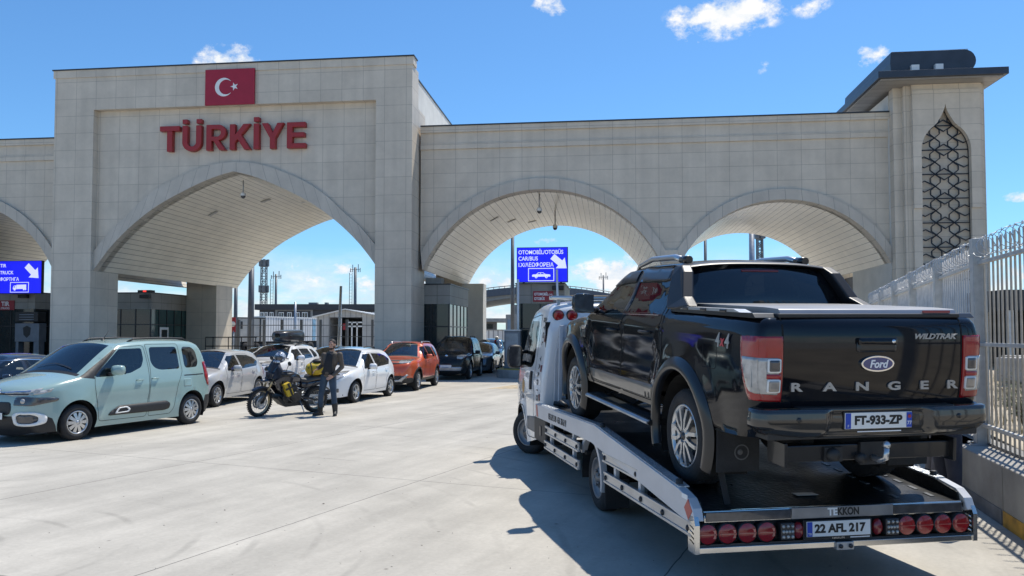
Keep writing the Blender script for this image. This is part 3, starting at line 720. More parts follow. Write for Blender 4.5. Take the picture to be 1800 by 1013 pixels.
class Shell:
    """A vehicle body as one smooth skin (x forward, y left, z up), cut into its panels.
    outline: (x, z, tag[, corner]) from the rear foot over the roof to the front foot; the tag names the strip from this point on.
    regions: (part, polygon in side view) cut out of both flanks.  strips: tag -> part;  glass tags leave a pillar beside |t|>tg."""
    def __init__(s, outline, W0, plan, sect, zb, arches, regions, strips, crown, r=.09, step=.07, nt=18, flares=(), tg=None, extra=None, rfun=None):
        P = catmull([(o[0], o[1]) for o in outline], [len(o) > 3 for o in outline], step)
        s.ol = np.array([p[0] for p in P]); tags = [outline[p[1]][2] for p in P]
        n = len(P); pf, sf = interp(plan), interp(sect)
        seg0, seg1 = s.ol[:-1], s.ol[1:]
        def dist(x, z):
            p = np.array([x, z]); ab = seg1 - seg0; t = np.clip(((p - seg0) * ab).sum(1) / np.maximum((ab * ab).sum(1), 1e-12), 0, 1)
            return np.sqrt(((seg0 + ab * t[:, None] - p) ** 2).sum(1)).min()
        def rad(x, z): return rfun(x, z) if rfun else r
        def W(x, z, d=None):
            w = W0 * pf(x) * sf(z); rr = rad(x, z)
            d = dist(x, z) if d is None else d
            for (cx, cz, ra, fw, amt) in flares:
                q = math.hypot(x - cx, z - cz)
                if z > cz - .25 and q < ra + fw: w += amt * (1 - max(0, (q - ra) / fw)) ** .5 if q >= ra else amt
            if extra: w += extra(x, z)
            if d < rr: w -= rr * (1 - math.sqrt(max(0, 1 - (1 - d / rr) ** 2)))
            return w
        s.W = W
        # side polygon
        bot = []
        xf, xr = s.ol[-1][0], s.ol[0][0]
        cur = [tuple(s.ol[-1])]
        for (cx, cz, ra) in sorted(arches, key=lambda a: -a[0]):
            zz = max(-1, min(1, (zb - cz) / ra)); a0 = math.asin(zz)
            k = 22
            cur += [(cx + ra * math.cos(a0 + (math.pi - 2 * a0) * i / k), cz + ra * math.sin(a0 + (math.pi - 2 * a0) * i / k)) for i in range(k + 1)]
        cur.append(tuple(s.ol[0]))
        bot = dens(cur, .09, False)[1:-1]
        poly = [tuple(p) for p in s.ol] + bot
        s.poly = poly
        pts = list(poly); edges = [(i, (i + 1) % len(poly)) for i in range(len(poly))]
        for part, pl in regions:
            b = len(pts); q = dens(pl, .07); pts += q; edges += [(b + i, b + (i + 1) % len(q)) for i in range(len(q))]
        # rings inside the outline that carry the rounded edge
        for i in range(1, n - 1):
            t = s.ol[i + 1] - s.ol[i - 1]; t = t / max(np.linalg.norm(t), 1e-9); nn = np.array([t[1], -t[0]])
            rr = rad(*s.ol[i])
            for f in (.06, .2, .45, .8):
                p = s.ol[i] + nn * rr * f
                if inpoly(p[0], p[1], poly): pts.append(tuple(p))
        x0, x1 = s.ol[:, 0].min(), s.ol[:, 0].max(); z0, z1 = zb, s.ol[:, 1].max()
        g = step * 1.25
        for i in range(int((x1 - x0) / g) + 1):
            for j in range(int((z1 - z0) / g) + 1):
                x, z = x0 + (i + (j % 2) * .5) * g, z0 + j * g
                if inpoly(x, z, poly) and dist(x, z) > rad(x, z) * .9: pts.append((x, z))
        ov, oe, of, orig, _, _ = delaunay_2d_cdt([Vector(p) for p in pts], edges, [], 0, 1e-4)
        idx = {}
        for i, oo in enumerate(orig):
            for q in oo: idx[q] = i
        ov = [(p.x, p.y) for p in ov]
        V = []; F = []; part = []
        onol = {idx[i] for i in range(n)}
        for i, (x, z) in enumerate(ov):
            V.append((x, W(x, z, 0.0 if i in onol else None), z))
        m = len(V); V += [(x, -y, z) for (x, y, z) in V]
        for f in of:
            c = [sum(ov[i][k] for i in f) / 3 for k in (0, 1)]
            if not inpoly(c[0], c[1], poly): continue
            nm = 'body'
            for pt, pl in regions:
                if inpoly(c[0], c[1], pl): nm = pt
            F.append(tuple(f)); part.append(nm + '|l')
            F.append(tuple(m + i for i in reversed(f))); part.append(nm + '|r')
        # strip over the top
        cr = np.array([crown.get(t, .02) for t in tags], float)
        for _ in range(3): cr[1:-1] = (cr[:-2] + cr[1:-1] * 2 + cr[2:]) / 4
        rows = []
        ts = [-1 + 2 * j / nt for j in range(nt + 1)]
        if tg: ts = sorted(set([round(t, 4) for t in ts if abs(abs(t) - tg) > .03] + [tg, -tg]))
        for i in range(n):
            t = s.ol[min(n - 1, i + 1)] - s.ol[max(0, i - 1)]; t = t / np.linalg.norm(t); nn = np.array([-t[1], t[0]])
            iv = idx[i]; w = V[iv][1]; row = []
            for q in ts:
                if q == 1: row.append(iv)
                elif q == -1: row.append(m + iv)
                else:
                    o = cr[i] * (1 - abs(q) ** 2.2); V.append((s.ol[i][0] + nn[0] * o, q * w, s.ol[i][1] + nn[1] * o)); row.append(len(V) - 1)
            rows.append(row)
        for i in range(n - 1):
            for j in range(len(ts) - 1):
                F.append((rows[i][j], rows[i][j + 1], rows[i + 1][j + 1], rows[i + 1][j]))
                pt = strips.get(tags[i], 'body'); tm = (ts[j] + ts[j + 1]) / 2
                if pt.startswith('glass:'): pt = pt[6:] if abs(tm) < (tg or .93) else 'body'
                part.append(pt)
        bm = bmesh.new(); vv = [bm.verts.new(p) for p in V]; bm.verts.ensure_lookup_table()
        keep = []
        for f, pt in zip(F, part):
            try: keep.append((bm.faces.new([vv[i] for i in f]), pt))
            except ValueError: pass
        bmesh.ops.recalc_face_normals(bm, faces=bm.faces)
        bm.normal_update(); bm.verts.index_update()
        s.V = [v.co.copy() for v in bm.verts]; s.N = [v.normal.copy() for v in bm.verts]
        s.F = [(tuple(v.index for v in f.verts), pt) for f, pt in keep]
        bm.free()
        # normals must look outwards
        if sum(nv.dot(Vector((0, v.y, 0))) for nv, v in zip(s.N, s.V)) < 0:
            s.N = [-nv for nv in s.N]; s.F = [(tuple(reversed(f)), p) for f, p in s.F]
        s.bvh = BVHTree.FromPolygons(s.V, [f for f, _ in s.F])
        s.parts = {p for _, p in s.F}
    def emit(s, name, parent, mat, parts, thick=0.):
        vs = {}; fs = []
        for f, p in s.F:
            if p in parts or p.split('|')[0] in parts: fs.append(tuple(vs.setdefault(i, len(vs)) for i in f))
        if not fs: return None
        order = sorted(vs, key=vs.get); me = bpy.data.meshes.new(name)
        me.from_pydata([tuple(s.V[i]) for i in order], [], fs); me.polygons.foreach_set('use_smooth', [True] * len(fs))
        me.normals_split_custom_set_from_vertices([tuple(s.N[i]) for i in order]); me.materials.append(mat)
        o = bpy.data.objects.new(name, me); COL.objects.link(o); o.parent = parent
        if thick:
            md = o.modifiers.new('thickness', 'SOLIDIFY'); md.thickness = thick; md.offset = -1
        return o
    def hit(s, ax, a, b):
        """Point and normal of the skin seen along an axis: 'l','r' take (x,z); 'f','b' take (y,z); 't' takes (x,y)."""
        o, d = {'l': ((a, 3, b), (0, -1, 0)), 'r': ((a, -3, b), (0, 1, 0)), 'f': ((9, a, b), (-1, 0, 0)), 'b': ((-9, a, b), (1, 0, 0)), 't': ((a, b, 9), (0, 0, -1))}[ax]
        p, n, _, _ = s.bvh.ray_cast(Vector(o), Vector(d))
        if p is None:
            p, n, _, _ = s.bvh.find_nearest(Vector({'l': (a, .8, b), 'r': (a, -.8, b), 'f': (s.ol[:, 0].max(), a, b), 'b': (s.ol[:, 0].min(), a, b), 't': (a, b, 1.6)}[ax]))
        if n.dot(Vector(d)) > 0: n = -n
        return p, n
    def decal(s, name, parent, mat, poly, ax, off=.006, step=.06, holes=(), back=.012):
        """A trim piece whose outline is drawn in one view and which lies on the skin with a real edge."""
        q = dens(poly, step); pts = list(q); ed = [(i, (i + 1) % len(q)) for i in range(len(q))]
        for h in holes:
            hq = dens(h, step); b = len(pts); pts += hq; ed += [(b + i, b + (i + 1) % len(hq)) for i in range(len(hq))]
        xs = [p[0] for p in q]; ys = [p[1] for p in q]
        for i in range(int((max(xs) - min(xs)) / step) + 1):
            for j in range(int((max(ys) - min(ys)) / step) + 1):
                p = (min(xs) + (i + .37) * step, min(ys) + (j + .41) * step)
                if inpoly(*p, q): pts.append(p)
        ov, oe, of, _, _, _ = delaunay_2d_cdt([Vector(p) for p in pts], ed, [], 0, 1e-5)
        tri = []
        for f in of:
            c = [sum(ov[i][k] for i in f) / 3 for k in (0, 1)]
            if inpoly(c[0], c[1], poly) and not any(inpoly(c[0], c[1], h) for h in holes): tri.append(tuple(f))
        H = [s.hit(ax, p.x, p.y) for p in ov]; n = len(ov)
        vs = [p + nn * off for p, nn in H] + [p - nn * back for p, nn in H]
        cnt = set((t[i], t[(i + 1) % 3]) for t in tri for i in range(3))
        fs = list(tri) + [(b, a, a + n, b + n) for (a, b) in cnt if (b, a) not in cnt]
        mb = MB(); mb.add(vs, tri, None, True); k = len(mb.v) - len(vs)
        for f in fs[len(tri):]: mb.f.append(f); mb.s.append(False)
        return mb.build(name, mat, parent)
    def ribbon(s, name, parent, mat, path, ax, w=.008, off=.002, step=.05, closed=False):
        """A narrow seam or strip that follows the skin."""
        q = dens(path, step, closed); mb = MB()
        P = [s.hit(ax, *p) for p in q]; k = len(P); vs = []
        for i, (p, nn) in enumerate(P):
            a = P[(i - 1) % k][0] if closed or i else p; b = P[(i + 1) % k][0] if closed or i < k - 1 else p
            t = (b - a).normalized(); sd = t.cross(nn).normalized() * w / 2
            vs += [p - sd + nn * off, p + sd + nn * off]
        fs = [(2 * i, 2 * i + 1, 2 * ((i + 1) % k) + 1, 2 * ((i + 1) % k)) for i in range(k if closed else k - 1)]
        mb.add(vs, fs, None, True); return mb.build(name, mat, parent)

def mirror_piece(mb, x, y, z, sg, sx=.09, sy=.11, sz=.085):
    m = Matrix.Translation((x, y + sg * .10, z)) @ RZ(sg * R(8))
    vs = []; n, k = 16, 8
    for i in range(k + 1):
        f = i / k; rr = (1 - (abs(f - .35) / .65) ** 3.0) if f > .35 else 1 - .12 * ((.35 - f) / .35) ** 2
        rr = max(.05, rr)
        for j in range(n):
            a = 2 * math.pi * j / n; ca, sa = math.cos(a), math.sin(a); e = .6
            vs.append((-sx + 2 * sx * f, sy * rr * math.copysign(abs(ca) ** e, ca), sz * rr * math.copysign(abs(sa) ** e, sa)))
    fs = [(i * n + j, i * n + (j + 1) % n, (i + 1) * n + (j + 1) % n, (i + 1) * n + j) for i in range(k) for j in range(n)]
    fs += [tuple(range(n))[::-1], tuple(k * n + j for j in range(n))]
    mb.add(vs, fs, m, True)

def wheel(parent, x, y, r, w, rr, mat, n=10, style='spoke', sg=1, steer=0., dark=None, hubr=.055, cap=None):
    """Wheel as a part: tyre and rim are its own pieces. Local axis z points outwards."""
    wh = sub('wheel', parent, T(x, y, r) @ RZ(steer) @ RX(R(-90 * sg)))
    h = w / 2; sh = r - .012; m = MB()
    prof = [(rr + .004, -h + .02), (rr + .02, -h + .004), (rr + (r - rr) * .45, -h - .008), (sh - .01, -h + .012), (r - .004, -h + .035), (r, -h + .06), (r, h - .06), (r - .004, h - .035), (sh - .01, h - .012), (rr + (r - rr) * .45, h + .008), (rr + .02, h - .004), (rr + .004, h - .02), (rr - .012, h - .05)]
    m.lathe(prof, 40)
    nb = 46 if r > .3 else 36                                     # tread blocks on the shoulder
    for i in range(nb):
        a = 2 * math.pi * i / nb
        for sd in (-1, 1): m.box(r - .02, r + .004, -.012, .012, sd * (h - .075) - .03, sd * (h - .075) + .03, RZ(a + (.05 if sd > 0 else 0)))
    m.build('tyre', M_rubber, wh)
    m = MB(); m.lathe([(rr - .006, -h + .03), (rr - .03, h - .09), (rr - .05, h - .10), (.02, h - .10)], 36); m.build('rim_barrel', dark or M_dkalloy, wh)
    m = MB(); m.lathe([(rr - .022, h - .035), (rr - .012, h - .012), (rr + .006, h - .008), (rr + .010, h - .02), (rr - .02, h - .07)], 40)
    if style == 'steel':
        m.lathe([(rr - .02, h - .03), (rr - .05, h - .06), (rr * .55, h - .055), (rr * .48, h - .02), (rr * .25, h - .02), (rr * .22, h + .0), (.0, h + .002)], 36)
        for i in range(n):
            a = 2 * math.pi * i / n; 
            m.lathe([(.0, 0), (.016, 0), (.016, .022), (0, .026)], 6, RZ(a) @ T(rr * .36, 0, h - .02))
    else:
        ro = rr - .012
        def spoke(a, w0, w1, r0, r1, z0, z1, lean=0.):
            p = [(r0, -w0), (r1, -w1 + lean), (r1, w1 + lean), (r0, w0)]
            vs = [(x_, y_, z0 if x_ == r0 else z1) for x_, y_ in p] + [(x_, y_, (z0 if x_ == r0 else z1) - .028) for x_, y_ in p]
            m.add(vs, [(0, 1, 2, 3), (7, 6, 5, 4), (0, 4, 5, 1), (1, 5, 6, 2), (2, 6, 7, 3), (3, 7, 4, 0)], RZ(a))
        for i in range(n):
            a = 2 * math.pi * i / n
            if style == 'spoke': spoke(a, .016, .020, hubr * .8, ro, h - .012, h - .018)
            elif style == 'twin':
                spoke(a - .16, .011, .012, hubr * .8, ro, h - .010, h - .020, -.004); spoke(a + .16, .011, .012, hubr * .8, ro, h - .010, h - .020, .004)
            elif style == 'wide': spoke(a, .030, .055, hubr * .8, ro, h - .012, h - .020)
            elif style == 'cover':
                spoke(a, .020, .034, hubr * .8, ro * .93, h - .002, h - .016)
            elif style == 'forked':                              # pairs of bent blades that open into a loop near the lip
                for q in (-1, 1):
                    for (ra, aa, rb, ab, ww) in [(hubr, q * .10, ro * .52, q * .30, .013), (ro * .52, q * .30, ro * .98, q * .22, .016)]:
                        p0 = Vector((ra * math.cos(aa), ra * math.sin(aa), h - .012)); p1 = Vector((rb * math.cos(ab), rb * math.sin(ab), h - .014))
                        mm = MB(); mm.bar(p0, p1, ww * 2, .03); m.add(mm.v, mm.f, RZ(a))
        m.lathe([(hubr * 1.25, h - .04), (hubr * 1.2, h - .012), (hubr * .7, h - .008), (0, h - .004)], 20)
    m.build('rim', mat, wh)
    if cap:
        m = MB(); m.lathe([(hubr * .62, h - .008), (hubr * .55, h + .002), (0, h + .004)], 16); m.build('hub_cap', cap, wh)
    return wh

def liner(parent, x, z, ra, y0, y1):
    n = 18
    for sg in (-1, 1):
        m = MB()
        pa = [(x + (ra + .012) * math.cos(t), z + (ra + .012) * math.sin(t)) for t in [R(-25) + R(230) * i / n for i in range(n + 1)]]
        vs = [(p[0], sg * y0, p[1]) for p in pa] + [(p[0], sg * y1, p[1]) for p in pa]
        m.add(vs, [(i, i + 1, n + 2 + i, n + 1 + i) for i in range(n)] + [tuple(range(n + 1))])
        m.build('wheel_liner', M_liner, parent)

def seats(parent, rows, z, hw, floor=None):
    for x in rows:
        for y in (-hw * .48, hw * .48):
            m = MB(); m.add(*_seat(x, y, z, hw * .62)); m.build('seat', M_seat, parent)
def _seat(x, y, z, w):
    mb = MB(); mb.box(x - .02, x + .48, y - w / 2, y + w / 2, z - .14, z)
    mb.prism([(x - .18, z + .55), (x - .06, z + .55), (x + .08, z - .05), (x - .05, z - .1)], y - w / 2, y + w / 2, 'y')
    mb.prism([(x - .20, z + .60), (x - .10, z + .60), (x - .08, z + .78), (x - .17, z + .80)], y - w * .25, y + w * .25, 'y')
    return mb.v, mb.f, None, False

def plate(parent, M, s, w=.52, h=.112, blue=True, size=.088, cc=''):
    p = sub('number_plate', parent, M)
    MB().box(-w / 2, w / 2, -h / 2, h / 2, -.012, 0).build('plate_base', M_white, p, .003)
    MB().box(-w / 2 - .008, w / 2 + .008, -h / 2 - .008, h / 2 + .008, -.016, -.004).build('plate_holder', M_black, p, .004)
    if blue: MB().box(-w / 2 + .003, -w / 2 + .045, -h / 2 + .003, h / 2 - .003, 0, .0015).build('blue_band', M_blue, p)
    if s: text('lettering', s, size, M_ink, p, T(.022 if len(s) < 10 else .008, 0, .002), .001, .0036, 'CENTER', 1.03)
    if cc: text('country_code', cc, .026, M_white, p, T(-w / 2 + .024, -h / 2 + .02, .003), .0008)
    return p
# ------------------------------------------------------------------ passenger cars
def car_pose(c, delta, wb, hw):
    """World matrix (rear axle, x forward) from where the front left tyre meets the ground and the angle off straight-at-us."""
    yaw = R(180 - delta); f = Vector((-math.sin(yaw), math.cos(yaw), 0)); l = Vector((-f.y, f.x, 0))
    o = Vector((c[0], c[1], 0)) - l * hw - f * wb
    return Matrix.Translation(o) @ RZ(yaw + R(90))

def paint(name, col, rough=.28, metal=0., coat=1.): return pm(name, col, rough, metal, .03, 2., coat=coat, spec=.5)

def finish_car(t, sh, doors, glass_side, trims, mat, wb, tyre, zb, W0, seat_rows, seat_z, arch_r, glass=M_win, wind=M_wind, gap=True):
    sh.emit('body', t, mat, {'body'})
    for nm in sorted({p.split('|')[0] for p in sh.parts}):
        if nm.startswith('door'):
            for sd in ('l', 'r'):
                sh.emit('door', t, mat, {nm + '|' + sd})
        elif nm.startswith('win'):
            for sd in ('l', 'r'): sh.emit('side_window', t, M_windark if nm.endswith('d') else glass, {nm + '|' + sd})
        elif nm == 'tri':
            for sd in 'lr': sh.emit('pillar_trim', t, M_black, {'tri|' + sd})
        elif nm in trims: sh.emit(trims[nm][0], t, trims[nm][1], {nm})
    for p, m_ in (('windshield', wind), ('rear_window', M_windark)):
        if p in sh.parts: sh.emit(p, t, m_, {p})
    for x in (0, wb): liner(t, x, tyre[0], arch_r, W0 * .62, W0 * .955)
    m = MB(); m.box(-.5, wb + .55, -W0 * .80, W0 * .80, zb + .02, zb + .10); m.build('underbody', M_liner, t)
    m = MB(); m.box(seat_rows[0] - .45, wb - .55, -W0 * .74, W0 * .74, zb + .1, seat_z - .12)
    m.box(wb - .95, wb - .55, -W0 * .72, W0 * .72, seat_z + .1, seat_z + .34); m.build('cabin_tub', pm('cabin_trim', (.035, .035, .036), .8), t)
    seats(t, seat_rows, seat_z, W0 * .74)
    if gap:
        m = MB()
        for sd in 'lr':
            for d in doors:
                o = sh.ribbon('tmp', None, M_liner, d, sd, .009, .0015, .05, True)
                b = len(m.v); me = o.data; m.v += [v.co.copy() for v in me.vertices]; 
                for p in me.polygons: m.f.append(tuple(b + i for i in p.vertices)); m.s.append(True)
                bpy.data.objects.remove(o); bpy.data.meshes.remove(me)
        m.build('door_seam', M_liner, t)

def handle(sh, t, x, z, mat, w=.17):
    for sd, sg in (('l', 1), ('r', -1)):
        p, n = sh.hit(sd, x, z); m = MB()
        m.tube([p + Vector((-w / 2, 0, 0)) - n * .005, p + Vector((-w / 2 + .02, 0, 0)) + n * .03, p + Vector((w / 2 - .02, 0, 0)) + n * .03, p + Vector((w / 2, 0, 0)) - n * .005], .013, 8)
        m.build('door_handle', mat, t)

def mirrors(t, x, y, z, mat, s=1.):
    for sg in (1, -1):
        m = MB(); mirror_piece(m, x, sg * y, z, sg, .085 * s, .115 * s, .085 * s); o = m.build('wing_mirror', mat, t)
        m = MB(); m.tube([(x + .06, sg * (y - .10), z - .08), (x + .02, sg * (y + .03), z - .05)], .028, 8); m.box(x - .09 * s, x - .083 * s, sg * (y + .10) - .095 * s, sg * (y + .10) + .095 * s, z - .07 * s, z + .07 * s); m.build('mirror_foot', M_black, t)

def rails(t, sh, x0, x1, y, z, mat, h=.05):
    for sg in (1, -1):
        zs = [sh.hit('t', x, sg * y)[0].z for x in (x0, x0 + .15, (x0 + x1) / 2, x1 - .15, x1)]
        m = MB(); m.tube([(x0, sg * y, zs[0] - .005), (x0 + .15, sg * y, zs[1] + h), ((x0 + x1) / 2, sg * y, zs[2] + h), (x1 - .15, sg * y, zs[3] + h), (x1, sg * y, zs[4] - .005)], [.02, .02, .02, .02, .02], 8)
        m.build('roof_rail', mat, t)

def wheels4(t, wb, tr, r, w, rr, mat, n, style, steer=0., cap=None, dark=None):
    for x in (0, wb):
        for sg in (1, -1): wheel(t, x, sg * tr, r, w, rr, mat, n, style, sg, steer if x else 0., dark, cap=cap)

# --- turquoise people carrier
def make_mpv():
    col = paint('turquoise_paint', (.275, .395, .373), .26)
    t = thing('people_carrier', 'pale turquoise people carrier with black side bumps, nearest car on the left', 'car', M=T(-7.707, 17.48, 0) @ RZ(R(158.6 + 90)))
    o = [(-.58, .25, 'bl'), (-.66, .42, 'bl'), (-.67, .62, 'tg', 1), (-.64, .95, 'tg'), (-.60, 1.18, 'rw'), (-.50, 1.50, 'rw'), (-.40, 1.68, 'roof'), (-.22, 1.765, 'roof'), (.35, 1.80, 'roof'), (1.15, 1.795, 'roof'),
         (1.60, 1.755, 'roof'), (1.86, 1.69, 'ws'), (2.66, 1.185, 'cowl'), (2.74, 1.15, 'hood'), (3.05, 1.085, 'hood'), (3.36, 1.00, 'hood'), (3.52, .915, 'nose'), (3.60, .78, 'nose'), (3.63, .62, 'nose'), (3.64, .50, 'bf', 1), (3.60, .33, 'bf'), (3.48, .19, 'bf')]
    W0 = .915; wb = 2.785
    plan = [(-.7, .86), (-.5, .925), (-.2, .975), (.3, 1), (2.3, 1), (2.9, .975), (3.2, .925), (3.45, .82), (3.65, .70)]
    sect = [(.15, .94), (.35, .985), (.6, 1.0), (.95, .995), (1.12, .965), (1.25, .925), (1.5, .855), (1.68, .795), (1.8, .73)]
    wf = rpoly([(1.80, 1.635), (1.255, 1.645), (1.25, 1.42), (1.33, 1.27), (1.62, 1.165), (2.10, 1.125), (2.40, 1.12), (2.42, 1.15)], .05)
    wr_ = rpoly([(1.06, 1.66), (.32, 1.66), (.32, 1.20), (.85, 1.195), (1.0, 1.24), (1.08, 1.36)], .07)
    wq = rpoly([(.17, 1.66), (-.12, 1.65), (-.23, 1.56), (-.265, 1.33), (-.2, 1.22), (.17, 1.205)], .09)
    tri = [(2.44, 1.09), (2.74, 1.13), (2.62, 1.19), (1.92, 1.625), (1.83, 1.635), (2.40, 1.16), (2.44, 1.14)]
    df = rpoly([(1.20, 1.70), (1.85, 1.67), (2.42, 1.185), (2.45, .98), (2.40, .62), (2.36, .30), (1.25, .29), (1.19, .8), (1.16, 1.3)], .07)
    dr = rpoly([(1.15, 1.72), (.27, 1.72), (.26, 1.15), (.42, .85), (.46, .62), (.52, .40), (.62, .29), (1.2, .29), (1.17, .8), (1.11, 1.3)], .05)
    reg = [('door_front', df), ('door_rear', dr), ('tri', tri), ('win_f', wf), ('win_rd', wr_), ('win_qd', wq), ('bump_f', [(3.12, .0), (3.9, .0), (3.9, .50), (3.40, .505), (3.26, .44), (3.20, .3)]), ('bump_r', [(-.9, 0), (-.28, 0), (-.34, .42), (-.42, .60), (-.9, .62)])]
    sh = Shell(o, W0, plan, sect, .20, [(0, .345, .385), (wb, .345, .385)], reg,
               {'bl': 'bump_r', 'bf': 'bump_f', 'ws': 'glass:windshield', 'rw': 'glass:rear_window', 'cowl': 'cowl', 'hood': 'hood', 'tg': 'tailgate'}, {'nose': .10, 'bf': .09, 'bl': .06, 'tg': .05, 'rw': .05, 'roof': .035, 'ws': .09, 'hood': .06, 'cowl': .08}, .10, tg=.91,
               flares=[(0, .345, .385, .13, .018), (wb, .345, .385, .13, .018)], extra=lambda x, z: -.012 * math.exp(-((z - .62) / .10) ** 2) if .4 < x < 2.4 else 0)
    finish_car(t, sh, [df, dr], None, {'bump_f': ('bumper', M_black), 'bump_r': ('bumper', M_black), 'tri': ('pillar_trim', M_black), 'cowl': ('cowl', M_black), 'hood': ('hood', col), 'tailgate': ('tailgate', col)}, col, wb, (.322, .20), .20, W0, [.25, 1.35], .72, .385)
    hp = [(3.30, .74), (2.7, 0)]
    wheels4(t, wb, .80, .322, .20, .205, M_silver, 10, 'cover', R(-4), M_silver, M_black)
    ab = rpoly([(2.16, .385), (2.10, .46), (1.90, .555), (.74, .565), (.63, .50), (.66, .40), (.80, .375)], .04)
    sh.decal('airbump', t, M_black, ab, 'l', .016, .08); sh.decal('airbump', t, M_black, ab, 'r', .016, .08)
    for sd in 'lr':
        ov = rpoly([(2.02, .41), (1.93, .52), (1.73, .53), (1.66, .47), (1.70, .42)], .04); oi = rpoly([(1.97, .43), (1.91, .50), (1.75, .51), (1.70, .465), (1.73, .44)], .03)
        sh.decal('bump_ring', t, M_white, ov, sd, .03, .04, [oi])
        sh.ribbon('slide_groove', t, M_black, [(-.38, 1.06), (.22, 1.055)], sd, .02, .003)
        sh.decal('fuel_flap', t, col, rpoly([(.02, .82), (.24, .82), (.24, .98), (.02, .98)], .03), sd, .004, .06)
        sh.decal('tail_light', t, M_redlens, rpoly([(-.70, .78), (-.50, .82), (-.42, 1.0), (-.40, 1.32), (-.52, 1.32), (-.70, 1.25)], .03), sd, .008, .06)
        hl = rpoly([(3.24, .965), (3.42, .93), (3.66, .90), (3.66, .84), (3.45, .87), (3.28, .91)], .015)
        sh.decal('running_light', t, M_clearlens, hl, sd, .006, .04)
    for sg in (1, -1):
        def Y(p): return [(sg * a, b) for a, b in (p if sg > 0 else list(reversed(p)))]
        sh.decal('running_light', t, M_clearlens, Y(rpoly([(.16, .915), (.62, .945), (.74, .975), (.74, .915), (.60, .885), (.16, .88)], .01)), 'f', .008, .05)
        sh.decal('headlight', t, M_dklens, Y(rpoly([(.40, .68), (.42, .82), (.60, .83), (.86, .80), (.86, .74), (.70, .67)], .03)), 'f', .010, .04)
        p, n = sh.hit('f', sg * .55, .75); m = MB(); m.ball((0, 0, 0), (.03, .055, .05), 12, 8, T(*(p + n * .0))); m.build('headlight_lens', M_clearlens, t)
        fo = rpoly([(.42, .35), (.40, .52), (.48, .565), (.72, .565), (.80, .5), (.79, .36), (.70, .325), (.50, .325)], .05); fi = rpoly([(.47, .38), (.46, .49), (.52, .525), (.69, .525), (.745, .48), (.735, .39), (.68, .365), (.53, .365)], .04)
        sh.decal('fog_ring', t, M_white, Y(fo), 'f', .02, .05, [Y(fi)]); sh.decal('fog_light', t, M_dklens, Y(fi), 'f', .004, .05)
    sh.ribbon('chrome_strip', t, M_chrome, [(-.62, .925), (-.16, .90), (.16, .90), (.62, .925)], 'f', .022, .012)
    sh.decal('lower_grille', t, M_black, rpoly([(-.34, .52), (.34, .52), (.37, .62), (.34, .74), (-.34, .74), (-.37, .62)], .05), 'f', .006, .06)
    sh.decal('upper_grille', t, M_black, rpoly([(-.62, .86), (.62, .86), (.62, .885), (-.62, .885)], .008), 'f', .006, .06)
    p, n = sh.hit('f', 0, .925); m = MB()
    for dz in (.0, .045): m.bar(p + Vector((.02, -.07, dz - .035)), p + Vector((.02, 0, dz + .005)), .022, .02); m.bar(p + Vector((.02, .07, dz - .035)), p + Vector((.02, 0, dz + .005)), .022, .02)
    m.build('emblem', M_chrome, t)
    plate(t, face_nose(3.775, 0, .50), '               9', cc='TR')
    handle(sh, t, 1.42, 1.02, col); handle(sh, t, 1.03, 1.03, col)
    mirrors(t, 2.07, .93, 1.24, col, 1.15)
    rails(t, sh, -.15, 1.45, .60, 1.8, M_black, .045)
    m = MB(); p, n = sh.hit('t', 1.50, 0); m.tube([p, p + Vector((-.14, 0, .19))], [.01, .004], 6); m.lathe([(.04, 0), (.02, .03), (0, .035)], 10, T(*p)); m.build('antenna', M_black, t)
    sh.ribbon('wiper', t, M_black, [(2.62, .5), (2.55, 0), (2.60, -.45)], 't', .02, .02)
    m = MB(); m.box(1.92, 1.98, -.12, .12, 1.52, 1.60); m.build('inner_mirror', M_black, t)
    return t
make_mpv()

